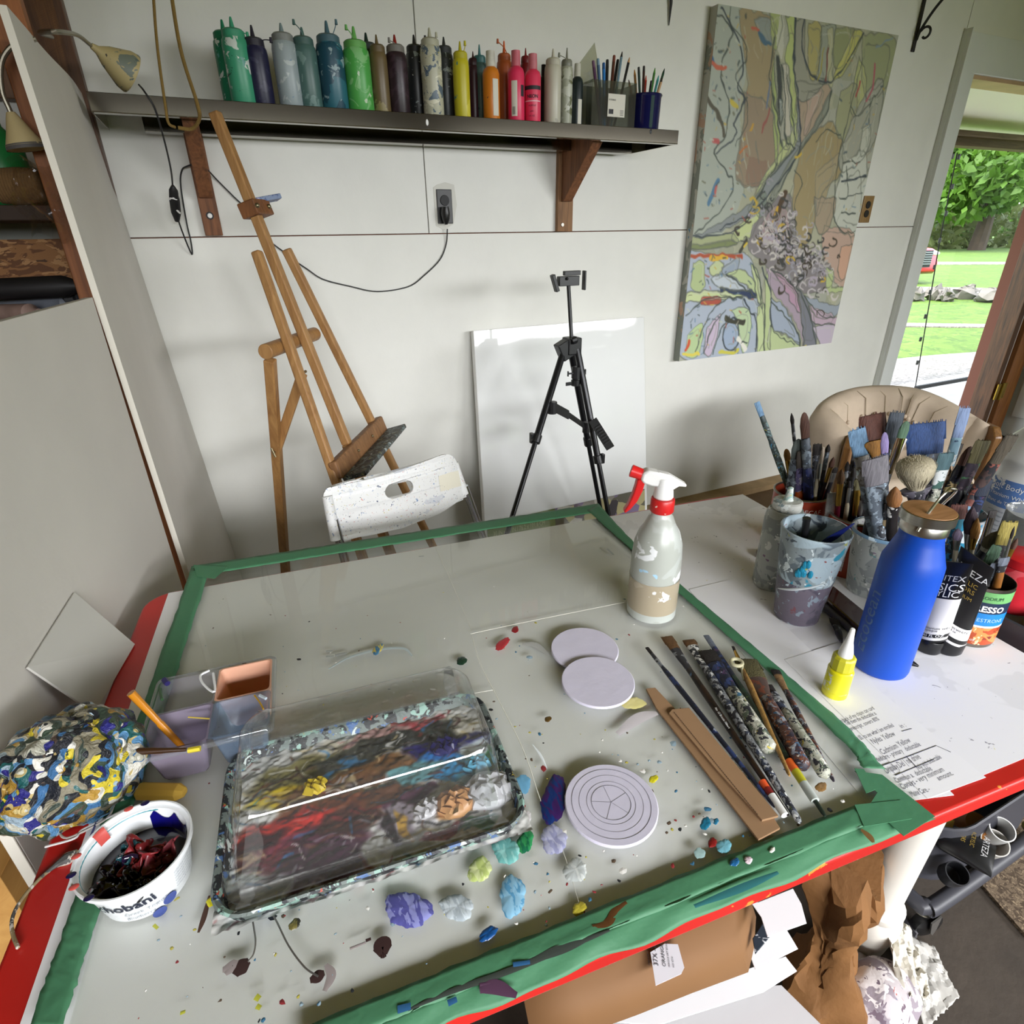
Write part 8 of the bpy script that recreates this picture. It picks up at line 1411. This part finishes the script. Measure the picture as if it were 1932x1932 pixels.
# in the lower tray
P = pz(1822, 1598, .235); t_ = thing('paint_pouch', 'black paint tube printed in silver and gold lying in the lower trolley tray', 'paint tube', P)
ux = pz(1872, 1622, .235)-pz(1788, 1578, .235); Lx = np.linalg.norm(ux); ux /= Lx; uy = np.array((-ux[1], ux[0], 0)); b = MB(); R = []
for s, w_, h in ((-.6, .030, .014), (-.5, .034, .018), (0, .036, .018), (.5, .038, .010), (.62, .040, .003)): R.append([P+ux*Lx*s+uy*w_*math.cos(k*math.pi/10)+np.array((0, 0, h*math.sin(k*math.pi/10))) for k in range(20)])
b.loft(R); b.build('tube', M_tb, t_, smooth=50)
txx = -uy; 
def onp(x, y): return P+ux*(.02+0*Lx)-ux*(y)+uy*(-.03)*-1-uy*x+np.array((0, 0, .0195))
letters('ARTEZA', .014, lambda x, y: P+ux*(.020-.0*y)+(uy)*(.030-x)+ux*y*1.0+np.array((0, 0, .0198)), 'lettering', SIL, t_); letters('ACRYLIC', .010, lambda x, y: P+ux*(.002+y)+uy*(.028-x)+np.array((0, 0, .0198)), 'lettering', GOLD, t_); letters('COLORS', .010, lambda x, y: P+ux*(-.012+y)+uy*(.028-x)+np.array((0, 0, .0198)), 'lettering', GOLD, t_)
b = MB(); b.box(P-ux*.034+uy*.01+np.array((0, 0, .0192)), (.014, .04, .0008), (ux, uy, (0, 0, 1))); b.build('gold_label', GOLD, t_, smooth=0)
for x, y, z, r, h, c, nm, lb in ((1872, 1556, .22, .022, .06, 'c9c9c6', 'plastic_pot', 'white plastic pot on its side in the lower trolley tray'), (1862, 1582, .20, .024, .05, 'b9b6b0', 'plastic_pot', 'second white pot below the first in the lower trolley tray'), (1824, 1545, .20, .03, .07, '8a5a2a', 'amber_jar', 'amber brown jar behind the black tube in the lower tray'), (1795, 1640, .19, .02, .04, '1f2024', 'black_pot', 'black pot in the lower tray under the black tube')):
    P = pz(x, y, z); b = MB(); b.lathe(P-(0, 0, h/2), cup([(0, r*.95), (.003, r), (h, r*1.02)], .002) if 'pot' in nm else [(0, r), (h*.7, r), (h*.9, r*.7), (h, r*.7)], 28, axis=(-.3, -.35, .9)); tag(b.build(nm, mat('tray_'+nm+c, c, .4)), lb, nm.split('_')[1])
# rug
b = MB(); b.prism([(p[0], p[1], .001) for p in (pz(1828, 1648, 0), pz(1938, 1775, 0), pz(2060, 1840, 0), pz(2100, 1560, 0), pz(1900, 1540, 0))], (0, 0, .008)); tag(b.build('rug', splat('rug_brown', '6a5a48', [('4a3c2e', 90, .5), ('8a7860', 140, .6)], .95, .8), smooth=0), 'coarse brown mat on the floor beside the trolley', 'rug')
# ---------------------------------------------------------------- under the front of the table
def slab(nm, lb, cat, px, z, th, m, back=(0, 0, 0), **k):
    P = [pz(x, y, z) for x, y in px]; P += [p+np.array(back) for p in reversed([P[0], P[-1]])] if any(back) else []
    b = MB(); b.prism([p-np.array((0, 0, th)) for p in P], (0, 0, th)); return tag(b.build(nm, m, smooth=0, bevel=.0008), lb, cat)
M_boxw = mat('box_white', 'c9c7c8', .7, vary=.05, vscale=8)
slab('white_box', 'large flat-topped white box under the table front, papers piled on it', 'box', [(960, 2000), (1190, 1905), (1330, 1862), (1474, 1858), (1549, 1932), (1640, 2030)], .40, .40, M_boxw)
M_crd = mat('kraft_board', '7a5632', .75, vary=.14, vscale=5); Pb_ = [pz(x, y, .487) for x, y in ((1003, 1935), (1110, 1922), (1200, 1890), (1310, 1847), (1417, 1808), (1427, 1765), (1431, 1705))]
b = MB(); nb = len(Pb_); V = []
for p in Pb_:
    for k in range(7): s_ = k/6; V.append(p+np.array((.02*s_, .17*s_, .03*math.sin(s_*1.7)-(.03 if k == 0 else .01*(1-s_)))))
b.add(V, [(i*7+k, i*7+k+1, i*7+k+8, i*7+k+7) for i in range(nb-1) for k in range(6)]); o = b.build('cardboard_wrap', M_crd, smooth=60, solid=.004); tag(o, 'bent brown cardboard with a white shipping sticker below the front table edge', 'cardboard')
def onw(x, y, z): return pz(x, y, z)
b = MB(); P4 = [pz(x, y, .5) for x, y in ((1227, 1797), (1254, 1781), (1279, 1782), (1291, 1826), (1285, 1838), (1237, 1860))]; b.prism(P4, (0, 0, .0006)); st = b.build('sticker', mat('sticker_white', 'dcdbe0', .6), o, smooth=0)
e1_ = pz(1283, 1800, .5)-pz(1287, 1826, .5); e1_ /= np.linalg.norm(e1_); L1 = pz(1285, 1834, .5012); ey_ = np.array((-e1_[1], e1_[0], 0))
for s, sz, o1, o2 in (('ORANGE 1-27', .006, .004, .017), ('37X -24', .008, .004, .026), ('FRAGILE ART BOARD', .003, .004, .012), ('SHIP 2 OF 4', .003, .004, .036), ('NO 6214', .003, .004, .007)): letters(s, sz, flat(L1+e1_*o1+ey_*o2, e1_, ey_), 'lettering', M_bar, o)
slab('paper_sheet', 'white paper corner sticking out right of the brown cardboard, highest of the pile', 'paper', [(1430, 1702), (1496, 1676), (1512, 1705), (1522, 1742), (1448, 1768), (1436, 1730)], .500, .001, M_paper, (0.01, .1, .0))
slab('paper_sheet', 'white paper with torn corner under the highest sheet of the pile', 'paper', [(1405, 1775), (1485, 1755), (1506, 1790), (1425, 1830)], .455, .001, M_paper)
slab('paper_sheet', 'long white paper with two grey marks at the bottom of the pile', 'paper', [(1120, 1925), (1300, 1865), (1482, 1804), (1504, 1832), (1440, 1872), (1240, 1935)], .430, .001, M_paper)
slab('dark_print', 'dark blue printed card peeking out between cardboard and white papers', 'card', [(1420, 1770), (1440, 1740), (1452, 1768), (1425, 1800)], .475, .002, splat('print_darkblue', '26303c', [('c9ccd0', 120, .62)], .5, 0))
def crumple(nm, lb, cat, c, size, m, seed, nu=34, nv=22, amp=.22, smooth=25, flat_=0):
    rs = np.random.RandomState(seed); K = rs.normal(size=(18, 3)); K /= np.linalg.norm(K, axis=1)[:, None]; fr = rs.uniform(2, 9, 18); ph = rs.rand(18)*6; b = MB(); b.sphere(c, size, nu, nv); V = []
    for v in b.v:
        d = (np.array(v)-c)/np.array(size); s = sum(abs(math.sin(fr[i]*float(K[i] @ d)+ph[i]))/fr[i]**.8 for i in range(18))/3.2; V.append(c+(np.array(v)-c)*(1-amp+amp*s))
    b.v = [tuple((v[0], v[1], max(v[2], .003))) for v in V]; return tag(b.build(nm, m, smooth=smooth), lb, cat)
P = pz(1556, 1790, .14); rs = np.random.RandomState(3); b = MB(); R = []
for j in range(21):
    k = j/20; z = .004+.30*k; rad = np.array((.062, .05))*(1-.25*k)+.015*math.sin(k*9); c = np.array((P[0]-.01+.045*k, P[1]-.03+.05*k, z))
    R.append([c+np.array((rad[0]*math.cos(a)*(1+.35*math.sin(3*a+2*k)*k), rad[1]*math.sin(a)*(1+.3*math.sin(4*a+5*k)), .03*k*math.sin(3*a+1)))*(1, 1, 1)+rs.normal(size=3)*.0022*(j > 0) for a in np.linspace(0, 6.283, 34)[:-1]])
for r in R[0]: r[2] = .004
b.loft(R); tag(b.build('paper_bag', mat('bag_brown', '7a5228', .8, vary=.12, vscale=14, bump=.5, bscale=40), smooth=30), 'crumpled brown paper bag on the floor left of the white table leg', 'bag')
crumple('stained_rag', 'wadded white rag stained with paint on the floor below the table leg', 'rag', pz(1655, 1885, .05), (.075, .06, .05), splat('rag_stained', 'b4acae', [('8a8088', 18, .52), ('d6d0d0', 26, .55), ('6a5a66', 40, .66), ('4a6a86', 40, .73), ('a85a50', 50, .75)], .9, .6), 4)
crumple('cotton_wad', 'small round white cotton wad right under the table leg foot', 'wad', pz(1622, 1822, .03), (.024, .022, .022), mat('cotton', 'bdb8b4', .95), 9, amp=.15)
def sheetc(nm, lb, cat, px, z0, amp, m, seed, n_=25):
    rs = np.random.RandomState(seed); P = [pz(x, y, z) for x, y, z in px]; G = rs.rand(9, 9)*1.6*amp; b = MB()
    def f(u, v):
        x, y = u*7.99, v*7.99; i, j = int(x), int(y); a, c = x-i, y-j
        h = G[j, i]+(G[j, i+1]-G[j, i])*a+(G[j+1, i]-G[j, i])*c if a+c < 1 else G[j+1, i+1]+(G[j+1, i]-G[j+1, i+1])*(1-a)+(G[j, i+1]-G[j+1, i+1])*(1-c)
        q = (P[0]*(1-u)+P[1]*u)*(1-v)+(P[3]*(1-u)+P[2]*u)*v + np.array((rs.normal()*.001, rs.normal()*.001, h)); q[2] = max(q[2], .004); return q
    b.grid(f, n_, n_); return tag(b.build(nm, m, smooth=12, solid=.0008), lb, cat)
sheetc('tissue_paper', 'crumpled off-white paper towel leaning by the white table leg', 'tissue', [(1655, 1742, .10), (1712, 1752, .06), (1752, 1890, .03), (1700, 1895, .08)], 0, .02, mat('tissue_white', 'c3beb2', .9), 6)
sheetc('wax_paper', 'sheet of greyish translucent paper on the floor beside the castor', 'paper', [(1680, 1745, .03), (1762, 1790, .012), (1808, 1885, .01), (1745, 1945, .03)], 0, .006, mat('wax_white', 'b3b0aa', .5), 8)
for i, (a, c_, lb) in enumerate((((1592, 1600), (1716, 1772), 'upper of two grey aluminium bars on the floor behind the table leg'), ((1543, 1640), (1680, 1772), 'lower of two grey aluminium bars on the floor behind the table leg'))):
    A_, B_ = pz(*a, .012), pz(*c_, .012); b = MB(); d = B_-A_; d /= np.linalg.norm(d); e = np.array((-d[1], d[0], 0)); A_ = A_-d*.25; b.bar(A_, B_, .034, .006, e); [b.bar(A_+e*s+(0, 0, .009), B_+e*s+(0, 0, .009), .004, .012, e) for s in (-.013, .0, .013)]; tag(b.build('aluminium_bar', mat('alu_grey', '8f8d92', .4, .7), smooth=0), lb, 'bar')
slab('wooden_crate', 'light plywood crate on the floor left of the red table corner', 'crate', [(-120, 1380), (0, 1447), (47, 1562), (0, 1655), (-140, 1720)], .52, .52, wood('plywood', 'c99a58', 'b58446', 4, .5, 1))
